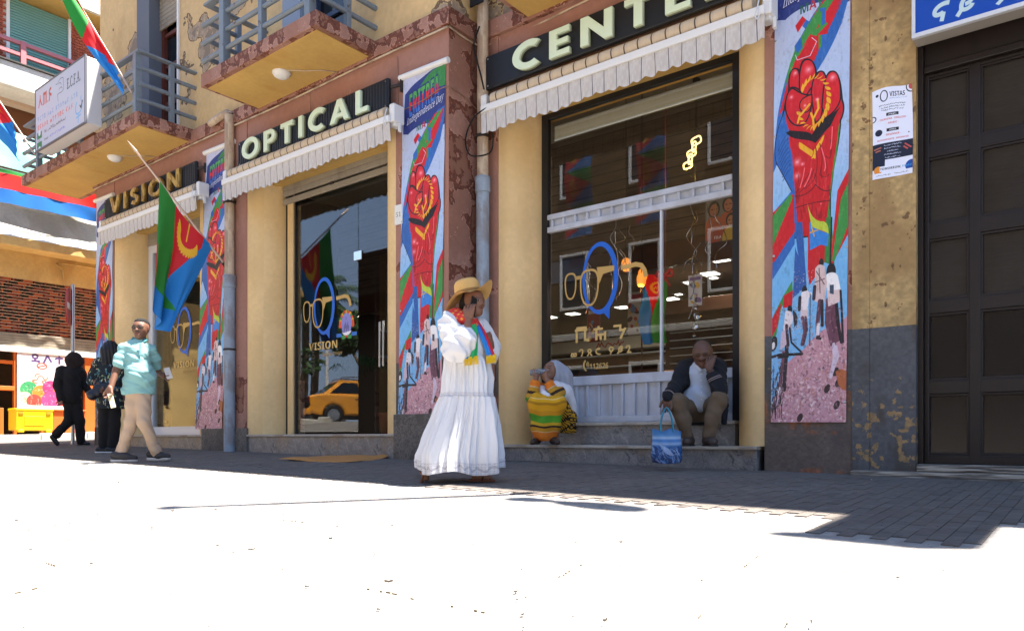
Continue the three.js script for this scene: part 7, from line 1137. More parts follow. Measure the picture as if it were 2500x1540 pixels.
// ------------------------------------------------------------------ woman in the dark floral top, half hidden behind him
{
  const px = -11.7, pz = 1.72, g = thing('person', 'long-haired woman in a dark floral top walking behind the man in turquoise', 'person', [px, groundY(px, pz), pz], facing(px, pz));
  const hd = head([0.02, 1.54, 0], 0.115, 2.4, 0, SK2);
  body(g, [net([limb([0.01, 1.44, 0], [0, 1.34, 0], 0.055, 0.06), limb([-0.12, 1.32, 0], [0.12, 1.32, 0], 0.065, 0.065), limb([0, 1.25, 0], [0, 0.9, 0], 0.12, 0.14, 0.05), ...chain([[-0.14, 1.32, 0, 0.055], [-0.2, 1.08, -0.02, 0.045], [-0.1, 0.97, 0.14, 0.032]], 0.02), ...chain([[0.14, 1.32, 0, 0.055], [0.2, 1.08, 0, 0.045], [0.2, 0.88, 0.06, 0.032]], 0.02), ...chain([[-0.05, 0.85, 0, 0.08], [-0.06, 0.45, 0.02, 0.055], [-0.07, 0.1, -0.03, 0.036]]), ...chain([[0.06, 0.85, 0, 0.08], [0.06, 0.45, 0.05, 0.055], [0.04, 0.1, 0.06, 0.036]])], 0.013, { color: flat(SK2) }), net(hd.prims, 0.008, { color: hd.color }), hand([-0.1, 0.97, 0.14], [0.3, -0.5, 0.6], [0, 0.6, 0.4], 0.15, 1, SK2), hand([0.2, 0.88, 0.06], [0, -1, 0.2], [0.3, 0, 0.7], 0.15, 0.5, SK2)]);
  part('hair', net([blob([0.02, 1.565, 0], [0.112, 0.12, 0.118], 0.03), limb([-0.03, 1.5, 0.03], [-0.045, 1.33, 0.07], 0.095, 0.065, 0.05), limb([0.06, 1.5, 0.04], [0.05, 1.34, 0.06], 0.08, 0.05, 0.05)], 0.009, { bump: (x, y, z) => 0.004 * Math.sin(x * 130 + y * 14) }), std({ color: 0x080608, roughness: 0.6 }), g);
  part('blouse', net([limb([-0.12, 1.33, 0], [0.12, 1.33, 0], 0.085, 0.085, 0.05), limb([0, 1.25, 0], [0.01, 1.05, 0], 0.145, 0.15, 0.06), limb([0.01, 1.05, 0], [0.02, 0.68, 0], 0.155, 0.19, 0.06), ...chain([[-0.14, 1.33, 0, 0.075], [-0.2, 1.17, -0.03, 0.08], [-0.225, 1.07, -0.03, 0.075]], 0.03), ...chain([[0.14, 1.33, 0, 0.075], [0.2, 1.12, 0, 0.07]], 0.03)], 0.01, { bump: folds(0.006, 30, 20, 30), cut: (x, y) => 0.66 - y }), clothMat({ map: canvasTex(256, 256, (x, w, h) => { x.fillStyle = '#0e1820'; x.fillRect(0, 0, w, h); for (let i = 0; i < 150; i++) { x.strokeStyle = ['#5a8a8c', '#b8a888', '#3a6a84', '#88986a'][i % 4]; x.lineWidth = 3 + rnd() * 3; x.beginPath(); const a = rnd() * w, b = rnd() * h; x.moveTo(a, b); x.quadraticCurveTo(a + 20 * (rnd() - 0.5), b - 16, a + 24 * (rnd() - 0.5), b - 26 * rnd()); x.stroke(); } }) }), g, { keepUV: true }); { const mp = g.children[g.children.length - 1].material.map; mp.wrapS = mp.wrapT = THREE.RepeatWrapping; mp.repeat.set(1.6, 1.6); }

  part('trousers', net([limb([-0.04, 0.85, 0], [0.06, 0.85, 0], 0.12, 0.12, 0.05), ...chain([[-0.05, 0.82, 0, 0.105], [-0.06, 0.45, 0.02, 0.085], [-0.065, 0.09, -0.03, 0.075]], 0.03), ...chain([[0.06, 0.82, 0, 0.105], [0.07, 0.45, 0.05, 0.085], [0.05, 0.09, 0.06, 0.075]], 0.03)], 0.011, { bump: folds(0.004, 24, 30, 26) }), clothMat({ color: 0x0d0c0e }), g, { keepUV: true });
  for (const [x, z] of [[-0.08, 0.0], [0.05, 0.1]]) { const s = part('shoe', net([limb([x - 0.06, 0.05, z - 0.03], [x + 0.07, 0.038, z + 0.04], 0.045, 0.036, 0.02)], 0.008, { cut: (X, Y) => 0.018 - Y }), M.black, g); part('sole', net([limb([x - 0.065, 0.016, z - 0.03], [x + 0.08, 0.016, z + 0.045], 0.044, 0.036, 0.01)], 0.008, { cut: (X, Y) => Math.max(Y - 0.022, -Y) }), M.white, s); }
  const b = thing('handbag', 'large dark handbag carried by the woman in the floral top', 'bag', g.localToWorld(V(-0.1, 0.8, 0.14)).toArray(), g.rotation.y); part('pouch', net([limb([-0.12, 0.05, 0], [0.1, 0.16, 0], 0.075, 0.06, 0.05), limb([-0.06, 0.16, 0], [0.08, 0.2, 0], 0.05, 0.04, 0.05)], 0.01, { bump: folds(0.006, 40, 30, 30) }), std({ color: 0x15171f, roughness: 0.5 }), b); part('handle', tube([[-0.1, 0.18, 0], [0.0, 0.4, -0.06], [0.1, 0.54, -0.1], [0.12, 0.24, 0.02]], 0.012, 24), std({ color: 0x15171f, roughness: 0.5 }), b);
}
// ------------------------------------------------------------------ person in black crossing at the corner
{
  const px = -15.2, pz = 0.95, g = thing('person', 'person dressed all in black with a covered head, striding past the sign pole', 'person', [px, groundY(px, pz), pz], facing(px, pz));
  const hd = head([0.13, 1.6, 0], 0.115, 1.9, 0.05, SK3);
  const a1 = [[-0.1, 1.4, 0.02, 0.06], [-0.16, 1.12, 0.06, 0.046], [-0.11, 0.86, 0.12, 0.034]], a2 = [[0.22, 1.38, -0.03, 0.06], [0.3, 1.13, -0.1, 0.046], [0.38, 0.96, 0, 0.034]];
  body(g, [net([limb([0.12, 1.5, 0], [0.1, 1.4, 0], 0.055, 0.06), limb([-0.05, 1.38, 0], [0.19, 1.37, 0], 0.065, 0.065), limb([0.07, 1.3, 0], [0.07, 0.9, 0], 0.12, 0.13, 0.05), ...chain(a1, 0.02), ...chain(a2, 0.02), ...chain([[0.12, 0.85, 0, 0.08], [0.2, 0.48, 0.06, 0.055], [0.22, 0.1, 0, 0.036]]), ...chain([[0.04, 0.85, 0, 0.08], [0.03, 0.45, 0.02, 0.055], [-0.2, 0.18, 0, 0.036]])], 0.013, { color: flat(SK3) }), net(hd.prims, 0.008, { color: hd.color }), hand(a1[2].slice(0, 3), [0.05, -1, 0.2], [0.5, 0, 0.6], 0.16, 0.5, [0.2, 0.07, 0.05]), hand(a2[2].slice(0, 3), [0.6, -0.6, 0.2], [0, 0.5, 0.7], 0.15, 0.5, SK3)]);
  const bl = clothMat({ color: 0x0e0c0d });
  part('head_cover', net([blob([0.11, 1.64, 0], [0.125, 0.115, 0.125], 0.03), limb([0.06, 1.58, 0.02], [0.18, 1.57, 0.02], 0.105, 0.1, 0.04), limb([0.08, 1.55, 0], [0.09, 1.44, 0], 0.09, 0.1, 0.04)], 0.011, { bump: folds(0.004, 40, 40, 40) }), clothMat({ color: 0x1c110e }), g, { keepUV: true });
  part('jacket', net([limb([-0.06, 1.38, 0], [0.2, 1.37, 0], 0.09, 0.09, 0.05), limb([0.06, 1.3, 0], [0.06, 0.96, 0], 0.165, 0.165, 0.06), limb([0.06, 0.98, 0], [0.07, 0.84, 0], 0.165, 0.16, 0.05), ...chain(a1.map(([x, y, z, r]) => [x, y, z, r + 0.026]), 0.03), ...chain(a2.map(([x, y, z, r]) => [x, y, z, r + 0.024]), 0.03)], 0.011, { bump: folds(0.005, 30, 30, 30), cut: (x, y) => 0.8 - y }), bl, g, { keepUV: true });
  part('trousers', net([limb([0.02, 0.86, 0], [0.12, 0.86, 0], 0.125, 0.125, 0.05), ...chain([[0.12, 0.84, 0, 0.11], [0.2, 0.48, 0.06, 0.085], [0.22, 0.09, 0, 0.08]], 0.03), ...chain([[0.04, 0.84, 0, 0.11], [0.03, 0.46, 0.02, 0.085], [-0.18, 0.2, 0, 0.078]], 0.03)], 0.011, { bump: folds(0.005, 24, 30, 26) }), bl, g, { keepUV: true });
  part('shoe', net([limb([0.2, 0.05, 0], [0.34, 0.035, 0.03], 0.048, 0.036, 0.02)], 0.009, { cut: (x, y) => 0.0 - y }), M.black, g); part('shoe', net([limb([-0.235, 0.16, 0], [-0.16, 0.035, 0.01], 0.046, 0.04, 0.02)], 0.009), M.black, g);
}
// ------------------------------------------------------------------ seated woman drinking from a bottle
{
  const px = -4.92, pz = 0.0, g = thing('person', 'seated woman in a striped yellow and orange dress with a white shawl, drinking', 'person', [px, 0.52, pz], facing(px, pz));
  const hd = head([0.09, 0.815, 0.03], 0.116, -0.75, -0.3, SK4, { closed: true });
  const aL = [[-0.05, 0.63, 0.02, 0.05], [-0.125, 0.53, 0.17, 0.043], [-0.085, 0.735, 0.17, 0.03]], aR = [[0.18, 0.62, 0.03, 0.052], [0.14, 0.53, 0.2, 0.046], [0.03, 0.715, 0.19, 0.031]];
  body(g, [net([limb([0.09, 0.74, 0.0], [0.08, 0.62, -0.02], 0.05, 0.055), limb([-0.04, 0.61, 0], [0.16, 0.6, 0], 0.06, 0.06), limb([0.07, 0.56, -0.02], [0.14, 0.3, -0.12], 0.11, 0.13, 0.05), ...chain(aL, 0.02), ...chain(aR, 0.02), ...chain([[0.1, 0.3, -0.1, 0.09], [-0.07, 0.46, 0.24, 0.055], [-0.09, 0.06, 0.2, 0.035]]), ...chain([[0.2, 0.3, -0.08, 0.09], [0.16, 0.45, 0.24, 0.055], [0.12, 0.06, 0.2, 0.035]])], 0.012, { color: flat(SK4) }), net(hd.prims, 0.006, { color: hd.color }), hand([-0.085, 0.735, 0.17], [0.2, 1, 0], [0.6, 0, -0.4], 0.14, 1.1, SK4), hand([0.03, 0.715, 0.19], [-0.45, 0.85, -0.1], [0.5, 0.2, 0.4], 0.14, 1.1, SK4)]);
  part('hair', net([blob(hd.P(0, 0.2, -0.25), [0.08, 0.085, 0.085], 0.02)], 0.008), std({ color: 0x0e0a08 }), g);
  // woven stripes run across the cloth
  const stripeTex = (seedN) => canvasTex(16, 512, (x, w, h) => { const B = [['#c86a10', 0, 0.2], ['#c8b088', 0.2, 0.212], ['#b98012', 0.212, 0.3], ['#2a1208', 0.3, 0.345], ['#c09414', 0.345, 0.42], ['#4a8a1a', 0.42, 0.58], ['#c8870c', 0.58, 0.68], ['#d89a0c', 0.68, 0.8], ['#b07a10', 0.8, 0.86], ['#d8a010', 0.86, 0.93], ['#dcc890', 0.93, 0.945], ['#cc940e', 0.945, 1]]; for (const [c, a, b] of B) { x.fillStyle = c; x.fillRect(0, h * (1 - b), w, h * (b - a) + 1); } });
  const skirtMat = std({ map: stripeTex(0), roughness: 0.9, bumpMap: T.cloth, bumpScale: 0.0003 });
  const dress = part('dress', net([limb([-0.09, 0.475, 0.2], [0.16, 0.465, 0.2], 0.075, 0.08, 0.05), limb([-0.085, 0.45, 0.22], [-0.08, 0.2, 0.23], 0.075, 0.058, 0.05), limb([0.15, 0.44, 0.22], [0.1, 0.2, 0.23], 0.08, 0.058, 0.05), limb([0.03, 0.43, 0.22], [0.015, 0.18, 0.22], 0.075, 0.05, 0.07), limb([-0.075, 0.2, 0.23], [-0.06, 0.11, 0.23], 0.065, 0.055, 0.05), limb([0.1, 0.2, 0.23], [0.085, 0.11, 0.23], 0.065, 0.055, 0.05), limb([0.02, 0.2, 0.26], [0.01, 0.1, 0.26], 0.06, 0.055, 0.06)], 0.007, { bump: (x, y, z) => 0.006 * Math.sin(x * 34 + 7 * y + 2 * Math.sin(y * 12)) * sstep(0.5, 0.2, y) + 0.004 * Math.sin(x * 15 + y * 26) + 0.01 * (Math.exp(-(((x + 0.09) / 0.06) ** 2)) + Math.exp(-(((x - 0.16) / 0.06) ** 2))) * sstep(0.3, 0.48, y), cut: (x, y) => 0.06 - y - 0.02 * Math.cos(x * 12), uv: (x, y, z) => [x * 2, clamp((y - 0.04) / 0.5 + 0.035 * Math.cos(x * 11 - 0.5) * sstep(0.1, 0.3, y) + 0.012 * Math.sin(x * 31 + y * 9))] }), skirtMat, g, { keepUV: true });
  const ziz = clothMat({ map: canvasTex(128, 256, (x, w, h) => { x.fillStyle = '#b98a14'; x.fillRect(0, 0, w, h); x.strokeStyle = '#1a0f08'; x.lineWidth = 9; for (let i = -2; i < 14; i++) { x.beginPath(); for (let y = 0; y <= h; y += 8) x.lineTo(i * 22 + 12 * Math.sin(y * 0.07 + i), y); x.stroke(); } }) }); ziz.map.wrapS = ziz.map.wrapT = THREE.RepeatWrapping; ziz.map.repeat.set(5, 4);
  part('skirt_side', net([limb([0.19, 0.42, 0.16], [0.24, 0.24, -0.02], 0.09, 0.12, 0.06), limb([0.24, 0.3, 0.02], [0.27, 0.18, -0.02], 0.1, 0.09, 0.06), limb([0.08, 0.3, -0.1], [0.2, 0.3, -0.1], 0.13, 0.13, 0.05)], 0.009, { bump: folds(0.007, 40, 24, 30), uv: (x, y, z) => [x + z, y], cut: (x, y) => 0.13 - y }), ziz, dress, { keepUV: true });
  const sleeveMat = (o) => clothMat({ vertexColors: true });
  const band = (a, b) => (x, y, z) => { const t = ((x - a[0]) * (b[0] - a[0]) + (y - a[1]) * (b[1] - a[1]) + (z - a[2]) * (b[2] - a[2])) / ((b[0] - a[0]) ** 2 + (b[1] - a[1]) ** 2 + (b[2] - a[2]) ** 2); return t > 0.52 ? [0.72, 0.19, 0.012] : t > 0.47 ? [0.5, 0.42, 0.25] : t > 0.26 ? [0.5, 0.25, 0.015] : t > 0.1 ? [0.03, 0.012, 0.006] : t > -0.12 ? [0.48, 0.25, 0.02] : [0.075, 0.24, 0.015]; };
  for (const [A, nm] of [[aL, 0], [aR, 1]]) part('sleeve', net([...chain(A.map(([x, y, z, r], i) => [x, y - (i === 1 ? 0.015 : 0), z, r + (i === 2 ? 0.018 : 0.026)]), 0.03)], 0.007, { bump: folds(0.004, 50, 40, 40, nm), color: band(A[1], A[2]), cut: (x, y, z) => ((x - A[1][0]) * (A[2][0] - A[1][0]) + (y - A[1][1]) * (A[2][1] - A[1][1]) > 0.85 * ((A[2][0] - A[1][0]) ** 2 + (A[2][1] - A[1][1]) ** 2) ? 0.01 : -1) }), sleeveMat(), dress, { keepUV: true });
  part('bodice', net([limb([-0.04, 0.6, 0], [0.16, 0.59, 0], 0.075, 0.075, 0.04), limb([0.06, 0.55, 0.0], [0.12, 0.32, -0.08], 0.125, 0.15, 0.06)], 0.01), clothMat({ color: 0xa8760f }), dress, { keepUV: true });
  const gauze = phys({ color: 0x9da3b0, roughness: 0.95, side: THREE.DoubleSide, bumpMap: T.cloth, bumpScale: 0.0006 });
  const sh = part('head_scarf', net([blob(hd.P(0, 0.28, -0.3), [0.102, 0.108, 0.112], 0.03), blob(hd.P(0.0, 0.0, -0.5), [0.09, 0.11, 0.09], 0.04), blob([0.2, 0.77, -0.04], [0.1, 0.11, 0.1], 0.06), limb([0.22, 0.74, -0.05], [0.26, 0.6, -0.06], 0.095, 0.075, 0.06), limb(hd.P(0.5, 0.3, 0.1), hd.P(0.5, -0.7, -0.2), 0.035, 0.04, 0.03), limb(hd.P(-0.5, 0.3, 0.1), hd.P(-0.5, -0.7, -0.2), 0.03, 0.035, 0.03)], 0.008, { bump: folds(0.003, 40, 24, 30, 2), cut: (X, Y, Z) => { const [x, y, z] = hd.inv(X, Y, Z); return z > -0.2 ? 0.08 * (0.86 - Math.hypot(x / 0.86, (y + 0.12) / 1.0)) * (z > 0.1 ? 1 : 0.6) : -1; } }), gauze, g, { keepUV: true });
  part('shawl', net([...chain([[0.02, 0.6, 0.1, 0.05], [0.12, 0.62, 0.08, 0.075], [0.22, 0.58, 0.02, 0.085], [0.29, 0.46, -0.02, 0.06], [0.325, 0.36, -0.02, 0.03]], 0.05), limb([0.2, 0.6, -0.06], [0.3, 0.42, -0.08], 0.09, 0.06, 0.05), ...chain([[-0.03, 0.62, 0.12, 0.035], [-0.0, 0.55, 0.22, 0.035], [0.04, 0.53, 0.26, 0.03]], 0.03)], 0.008, { bump: folds(0.005, 36, 20, 30, 4) }), phys({ color: 0xd2d4da, roughness: 0.95 }), sh, { keepUV: true });
  part('earring', ball(...hd.P(0.76, -0.3, 0.02), 0.012), M.white, g);
  const shoe = std({ color: 0x38281f, roughness: 0.6 });
  for (const [x, z, q] of [[-0.07, 0.24, -0.05], [0.1, 0.27, 0.045]]) part('shoe', net([limb([x, 0.05, z - 0.05], [x + q, 0.03, z + 0.08], 0.042, 0.03, 0.02), limb([x, 0.08, z - 0.04], [x, 0.05, z - 0.02], 0.035, 0.04, 0.02)], 0.008, { cut: (X, Y) => 0.001 - Y }), shoe, g);
  const b = thing('water_bottle', 'clear plastic bottle tipped to the mouth of the seated woman', 'bottle', g.localToWorld(V(-0.055, 0.8, 0.17)).toArray(), g.rotation.y); b.rotation.z = -1.45;
  part('bottle', new THREE.LatheGeometry([[0, -0.1], [0.03, -0.1], [0.033, -0.09], [0.03, -0.04], [0.033, 0], [0.03, 0.04], [0.015, 0.075], [0.013, 0.1]].map(([a, c]) => new THREE.Vector2(a, c)), 20), phys({ color: 0xc8d4e4, roughness: 0.12, transmission: 0.8, thickness: 0 }), b);
}
// ------------------------------------------------------------------ seated man, chin in hand, bag hanging from the other
{
  const px = -3.04, pz = 0.0, g = thing('person', 'seated man in a navy jacket, white shirt and khaki trousers, cheek in hand', 'person', [px, 0.52, pz], facing(px, pz));
  const hd = head([0.0, 0.875, 0.14], 0.122, -0.12, 0.42, SK3, { moustache: true, closed: true, roll: 0.06 });
  const aL = [[-0.16, 0.75, 0.0, 0.06], [-0.25, 0.56, 0.12, 0.05], [-0.31, 0.46, 0.32, 0.034]], aR = [[0.14, 0.75, 0.0, 0.06], [0.15, 0.52, 0.28, 0.05], [0.06, 0.715, 0.27, 0.032]];
  body(g, [net([limb([-0.01, 0.8, 0.1], [-0.02, 0.74, 0.02], 0.062, 0.07), limb([-0.13, 0.74, -0.02], [0.12, 0.74, -0.02], 0.075, 0.075, 0.05), limb([-0.01, 0.68, -0.02], [-0.02, 0.36, -0.08], 0.135, 0.14, 0.06), ...chain(aL, 0.02), ...chain(aR, 0.02), ...chain([[-0.07, 0.32, -0.06, 0.09], [-0.22, 0.42, 0.3, 0.062], [-0.13, 0.08, 0.26, 0.04]]), ...chain([[0.06, 0.32, -0.06, 0.09], [0.14, 0.43, 0.3, 0.062], [0.05, 0.08, 0.3, 0.04]])], 0.012, { color: flat(SK3) }), net(hd.prims, 0.006, { color: hd.color }), hand([-0.31, 0.46, 0.32], [0.02, -1, 0.12], [0.6, 0, 0.5], 0.17, 0.3, SK3), hand([0.06, 0.715, 0.27], [0.14, 1, -0.18], [0.75, 0, 0.6], 0.16, 0.3, SK3)]);
  part('hair', net([blob(hd.P(0, 0.3, -0.26), [0.0875, 0.088, 0.09], 0.02), blob(hd.P(0, -0.1, -0.5), [0.078, 0.07, 0.06], 0.02)], 0.006, { bump: (x, y, z) => 0.0015 * Math.sin(x * 240) * Math.sin(y * 230 + z * 200) }), std({ color: 0x12100f, roughness: 0.9 }), g);
  const navy = clothMat({ color: 0x0c0e16 }), shirt = clothMat({ color: 0xa9b4c6 });
  part('shirt', net([limb([-0.07, 0.73, 0.03], [0.06, 0.73, 0.03], 0.07, 0.07, 0.05), limb([-0.01, 0.66, 0.02], [-0.02, 0.42, 0.0], 0.115, 0.13, 0.06), blob([-0.02, 0.46, 0.04], [0.135, 0.1, 0.11], 0.06), limb([-0.1, 0.43, 0.06], [0.07, 0.43, 0.06], 0.075, 0.075, 0.06)], 0.008, { bump: folds(0.006, 16, 30, 20, 1) }), shirt, g, { keepUV: true });
  part('collar', [sheet(4, 8, (u, v) => [-0.055 + 0.05 * u - 0.05 * v, 0.8 - 0.09 * u - 0.02 * v, 0.12 + 0.05 * u - 0.06 * v * v]), sheet(4, 8, (u, v) => [0.045 - 0.045 * u + 0.05 * v, 0.8 - 0.09 * u - 0.02 * v, 0.12 + 0.05 * u - 0.06 * v * v])], clothMat({ color: 0xb4bdcc, side: THREE.DoubleSide }), g, { keepUV: true });
  for (let i = 0; i < 5; i++) part('button', ball(-0.012, 0.68 - i * 0.06, 0.145 + 0.008 * Math.min(i, 3), 0.0065, 1, 1, 0.5, 8), M.white, g);
  const jk = part('jacket', net([limb([-0.14, 0.745, -0.03], [0.13, 0.745, -0.03], 0.095, 0.095, 0.05), limb([-0.12, 0.68, -0.03], [-0.14, 0.4, -0.06], 0.115, 0.12, 0.05), limb([0.1, 0.68, -0.03], [0.1, 0.4, -0.06], 0.1, 0.11, 0.05), limb([0, 0.66, -0.08], [0, 0.3, -0.13], 0.14, 0.15, 0.05), limb([0.17, 0.42, 0.0], [0.2, 0.22, 0.02], 0.06, 0.03, 0.04), ...chain(aL.map(([x, y, z, r], i) => [x, y, z, r + [0.024, 0.02, 0.02][i]]), 0.03), ...chain([[0.13, 0.745, 0, 0.082], [0.15, 0.52, 0.28, 0.072], [0.09, 0.65, 0.275, 0.052]], 0.03)], 0.009, { bump: (x, y, z) => folds(0.006, 26, 28, 30, 2)(x, y, z) + folds(0.003, 50, 60, 46, 1)(x, y, z), cut: (x, y, z) => Math.max(z > 0.0 && y < 0.84 ? Math.min(lerp(0.125, 0.05, clamp((y - 0.42) / 0.33)) - Math.abs(x + 0.012), 0.03) - (z > 0.2 ? 1 : 0) : -1, 0.2 - y) }), navy, g, { keepUV: true });
  const trim = std({ color: 0x8a7f80, roughness: 0.8 }), cuff = (a, b, t, r) => { const p = a.map((v, i) => lerp(v, b[i], t)), q = new THREE.Quaternion().setFromUnitVectors(V(0, 0, 1), V(b[0] - a[0], b[1] - a[1], b[2] - a[2]).normalize()); return new THREE.TorusGeometry(r, 0.004, 6, 28).applyQuaternion(q).translate(...p); };
  part('cuff_stripe', [cuff(aL[1].slice(0, 3), aL[2].slice(0, 3), 0.96, 0.06), cuff(aR[1].slice(0, 3), aR[2].slice(0, 3), 0.55, 0.062), cuff(aR[1].slice(0, 3), aR[2].slice(0, 3), 0.47, 0.066)], trim, jk);
  part('watch', cuff(aR[1].slice(0, 3), aR[2].slice(0, 3), 0.9, 0.038).scale(1, 1, 1), M.black, g);
  part('trousers', net([limb([-0.08, 0.34, -0.06], [0.07, 0.34, -0.06], 0.115, 0.115, 0.05), ...chain([[-0.08, 0.33, -0.02, 0.1], [-0.225, 0.41, 0.3, 0.076], [-0.175, 0.25, 0.28, 0.068], [-0.145, 0.1, 0.25, 0.062]], 0.03), ...chain([[0.06, 0.33, -0.02, 0.1], [0.145, 0.43, 0.3, 0.078], [0.09, 0.25, 0.3, 0.068], [0.05, 0.1, 0.29, 0.06]], 0.03)], 0.009, { bump: (x, y, z) => folds(0.006, 22, 26, 22, 3)(x, y, z) + folds(0.003, 50, 60, 46, 4)(x, y, z), cut: (x, y) => 0.075 - y }), clothMat({ color: 0x5f4f3d }), g, { keepUV: true });
  for (const [x, z, dx] of [[-0.125, 0.27, -0.15], [0.06, 0.31, 0.35]]) { const s = part('shoe', net([limb([x - dx * 0.05, 0.05, z - 0.05], [x + dx * 0.1, 0.04, z + 0.09], 0.05, 0.042, 0.02), limb([x, 0.07, z - 0.02], [x, 0.1, z - 0.02], 0.044, 0.042, 0.02)], 0.008, { cut: (X, Y) => 0.014 - Y }), std({ color: 0x3a2d26, roughness: 0.6 }), g); part('sole', net([limb([x - dx * 0.06, 0.012, z - 0.06], [x + dx * 0.11, 0.012, z + 0.1], 0.05, 0.044, 0.01)], 0.008, { cut: (X, Y) => Math.max(Y - 0.016, -Y) }), M.black, s); }
  const c = g.localToWorld(V(-0.32, -0.16, 0.4)), b = thing('tote_bag', 'blue sea-print tote bag hanging from the hand of the seated man', 'bag', c.toArray(), g.rotation.y + 0.1);
  const sea = canvasTex(256, 256, (x, w, h) => { const gr = x.createLinearGradient(0, 0, 0, h); gr.addColorStop(0, '#27659f'); gr.addColorStop(0.16, '#4a80ae'); gr.addColorStop(0.24, '#9fb4cc'); gr.addColorStop(0.32, '#2f6cae'); gr.addColorStop(0.42, '#8fa6c4'); gr.addColorStop(0.5, '#1d5490'); gr.addColorStop(1, '#0f2450'); x.fillStyle = gr; x.fillRect(0, 0, w, h); for (let i = 0; i < 160; i++) { x.fillStyle = ['#0c1e44', '#3a78b8', '#7f9cc4', '#b4c0d4'][Math.floor(rnd() * 4)]; x.globalAlpha = 0.5; const y = 130 + rnd() * 120; x.beginPath(); x.ellipse(rnd() * w, y, 4 + rnd() * 22, 2 + rnd() * 5, 0.3 + rnd(), 0, 7); x.fill(); } x.globalAlpha = 0.75; x.fillStyle = '#a8b8d4'; x.beginPath(); x.moveTo(60, 110); x.quadraticCurveTo(150, 130, 190, 200); x.quadraticCurveTo(130, 190, 110, 170); x.fill(); });
  const f = (s) => (u, v) => { const w = 0.135 + 0.006 * Math.sin(v * 6), a = (u - 0.5) * 2, bulge = 0.05 * Math.sqrt(Math.max(0, 1 - a * a)) * (0.5 + 0.5 * Math.sin((1 - v) * 2.4)); return [a * w * (1 - 0.06 * sstep(0.1, 0, v)), v * 0.31 + 0.012 * (v > 0.9 ? Math.sin(a * 5) : 0) + 0.012 * a * a * (1 - v), s * (bulge + 0.004 + 0.004 * Math.sin(a * 9 + v * 7))]; };
  part('front', sheet(24, 24, f(1)), std({ map: sea, roughness: 0.5, side: THREE.DoubleSide }), b, { keepUV: true }); part('back', sheet(24, 24, f(-1)), std({ map: sea, roughness: 0.5, side: THREE.DoubleSide }), b, { keepUV: true });
  const st = std({ color: 0x2f7f94, roughness: 0.7, side: THREE.DoubleSide }); for (const s of [-1, 1]) part('strap', tube([[-0.055, 0.29, 0.04 * s], [-0.045, 0.42, 0.02 * s], [0.0, 0.515, 0.0], [0.045, 0.42, 0.02 * s], [0.06, 0.29, 0.04 * s]], 0.008, 24), st, b);
}
// ------------------------------------------------------------------ what the roof edge carries: its shadows lie on the pavement
{
  const g = thing('roof_flagpole', 'flagpole leaning out from the roof edge, seen only by its shadow on the pavement', 'flagpole', [-0.78, 9.95, 0.95]);
  part('pole', rod([0.3, -0.2, -0.3], [-0.76, 1.25, 1.26], 0.06, 0.05, 10), poleMat, g); part('finial', ball(-0.76, 1.25, 1.26, 0.1), poleMat, g);
  const f = thing('roof_flag', 'bundled flag on the roof edge, seen only by its rounded shadow', 'flag', [0.2, 9.6, 0.98]);
  part('cloth', net([blob([0.0, 0, 0.0], [0.32, 0.2, 0.12], 0.1), blob([-0.55, 0.02, -0.02], [0.16, 0.2, 0.1], 0.06), blob([0.15, -0.05, 0.06], [0.2, 0.2, 0.12], 0.06)], 0.03, { bump: folds(0.015, 12, 12, 12) }), std({ color: 0x2f7a36, roughness: 0.8 }), f, { keepUV: true });
  part('staff', rod([0.5, -0.02, -0.25], [-0.6, 0.1, 0.0], 0.015), poleMat, f);
}
// ------------------------------------------------------------------ litter on the pavement
const leafDry = std({ color: 0x6a6258, roughness: 0.9, side: THREE.DoubleSide }), petal = std({ color: 0xc8c4c0, roughness: 0.8, side: THREE.DoubleSide });
const scrap = (s, bend, m) => { const g = new THREE.Group(); s *= 0.6; const a = part('blade', sheet(8, 6, (u, v) => { const w = Math.sin(u * Math.PI) * (0.5 + 0.2 * Math.sin(u * 9)); return [(u - 0.5) * s, 0.004 + bend * s * (v - 0.5) * (v - 0.5) * 2 + bend * s * 0.5 * Math.abs(u - 0.5), (v - 0.5) * s * 0.5 * w]; }), m, g, { keepUV: true }); return a; };
[['dry_leaf', 'grey dry leaf lying on the sunlit pavement near the lower edge, left of centre', -1.92, 5.05, 0.05, 0.5], ['dry_leaf', 'curled grey leaf on the sunlit pavement, further left and up', -2.85, 4.98, 0.05, 0.4], ['dry_leaf', 'dark shrivelled leaf on the sunlit pavement below the pole shadow', -2.78, 4.62, 0.03, 1], ['dry_leaf', 'pale twisted leaf on the sunlit pavement, bottom centre', -1.08, 5.02, 0.04, 0.6], ['dry_leaf', 'brown leaf scrap on the sunlit pavement, bottom right of centre', -0.62, 4.72, 0.035, 0.8], ['dry_leaf', 'small dark leaf on the sunlit pavement right of the pole shadow', -1.65, 3.95, 0.025, 1], ['dry_leaf', 'dark leaf crumb on the sunlit pavement at the left', -4.35, 4.55, 0.03, 1], ['dry_leaf', 'dark leaf crumb on the sunlit pavement, far left', -6.5, 3.9, 0.035, 1]].forEach(([n, l, x, z, s, b]) => { const m = scrap(s, b, leafDry); m.removeFromParent(); const t = thing(n, l, 'leaf', [x, groundY(x, z) + 0.002, z], rnd() * 6); t.add(m); });
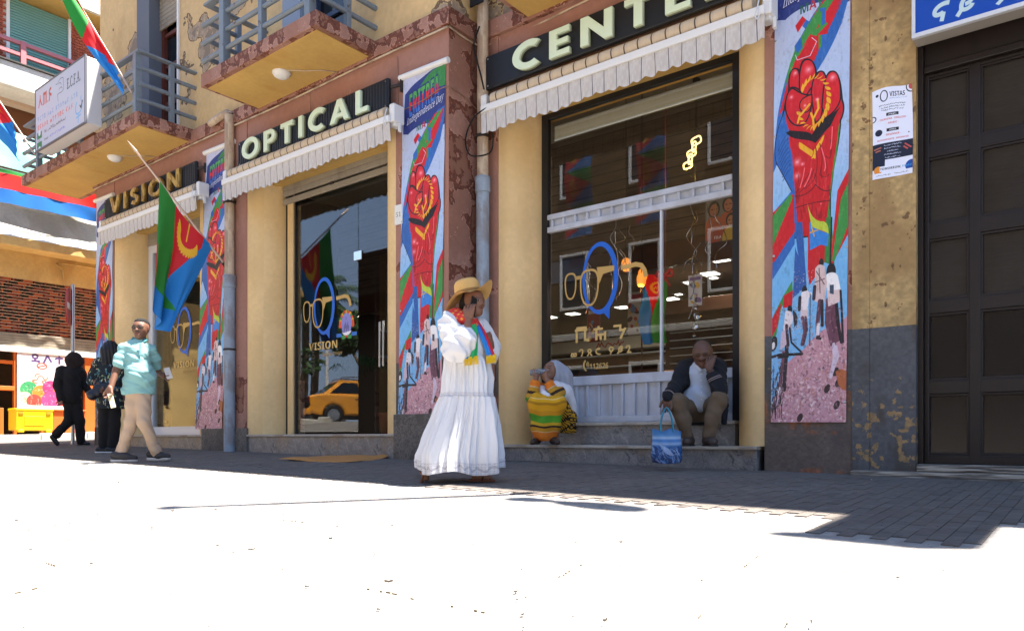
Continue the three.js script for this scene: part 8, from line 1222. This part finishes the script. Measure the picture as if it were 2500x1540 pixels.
[['white petal on the shaded pavement under the tote bag', -2.72, 1.05, 0.025], ['white petal on the shaded pavement nearest the brown door step', -1.42, 0.52, 0.05], ['white petal on the shaded pavement left of the right pier', -2.15, 0.62, 0.02], ['white petal on the shaded pavement before the right pier', -1.95, 1.12, 0.028], ['white petal on the shaded pavement below the right end of the marble step', -2.62, 0.45, 0.022], ['white petal on the shaded pavement, left of the one before the pier', -2.5, 1.15, 0.025]].forEach(([l, x, z, s]) => { const m = scrap(s, 0.3, petal); m.removeFromParent(); const t = thing('petal', l, 'petal', [x, groundY(x, z) + 0.004, z], rnd() * 6); t.add(m); });
{ const gs = []; for (let i = 0; i < 900; i++) { const x = -9 + rnd() * 10, z = 2.6 + rnd() * 3.6, s = 0.0025 + rnd() * rnd() * rnd() * 0.012; gs.push(new THREE.TetrahedronGeometry(s, 0).scale(1.6, 0.5, 1).rotateY(rnd() * 6).translate(x, groundY(x, z) + s * 0.2, z)); } const m = part('pavement_grit', gs, std({ color: 0x2a251f, roughness: 1 }), scene, { stuff: true }); m.userData = { kind: 'stuff', label: 'dark grit scattered over the sunlit pavement', category: 'grit' }; }

{ // dirt-filled joints of the sunlit paving
  const jm = std({ color: 0x4a3c18, roughness: 1 }), pv = scene.getObjectByName('pavement');
  const J = [[-2.455, 5.108, -2.358, 5.107], [-1.952, 5.125, -1.8, 5.121], [-1.738, 5.129, -1.644, 5.126], [-1.601, 5.125, -1.422, 5.118], [-4.373, 5.315, -4.448, 5.067], [-2.855, 5.894, -2.894, 5.75], [-1.517, 4.619, -1.588, 4.288], [-1.052, 4.079, -1.086, 3.837], [-0.899, 4.829, -0.91, 4.777], [-0.677, 4.76, -0.698, 4.65], [-3.384, 5.591, -3.245, 5.593], [-3.562, 4.338, -3.37, 4.328]];
  for (const [x0, z0, x1, z1] of J) { const n = Math.max(3, Math.round(Math.hypot(x1 - x0, z1 - z0) / 0.03)), gs = []; for (let i = 0; i < n; i++) { if (rnd() < 0.4) continue; const t = (i + 0.5) / n, L = Math.hypot(x1 - x0, z1 - z0) / n * (0.25 + rnd() * 0.5), x = lerp(x0, x1, t), z = lerp(z0, z1, t) + (rnd() - 0.5) * 0.006; gs.push(new THREE.BoxGeometry(L, 0.004, 0.0015 + rnd() * 0.0025).rotateY(-Math.atan2(z1 - z0, x1 - x0) + (rnd() - 0.5) * 0.2).translate(x, groundY(x, z) - 0.003, z)); } if (gs.length) part('paving_joint', gs, jm, pv, { stuff: true }); }
}
renderer.render(scene, camera);
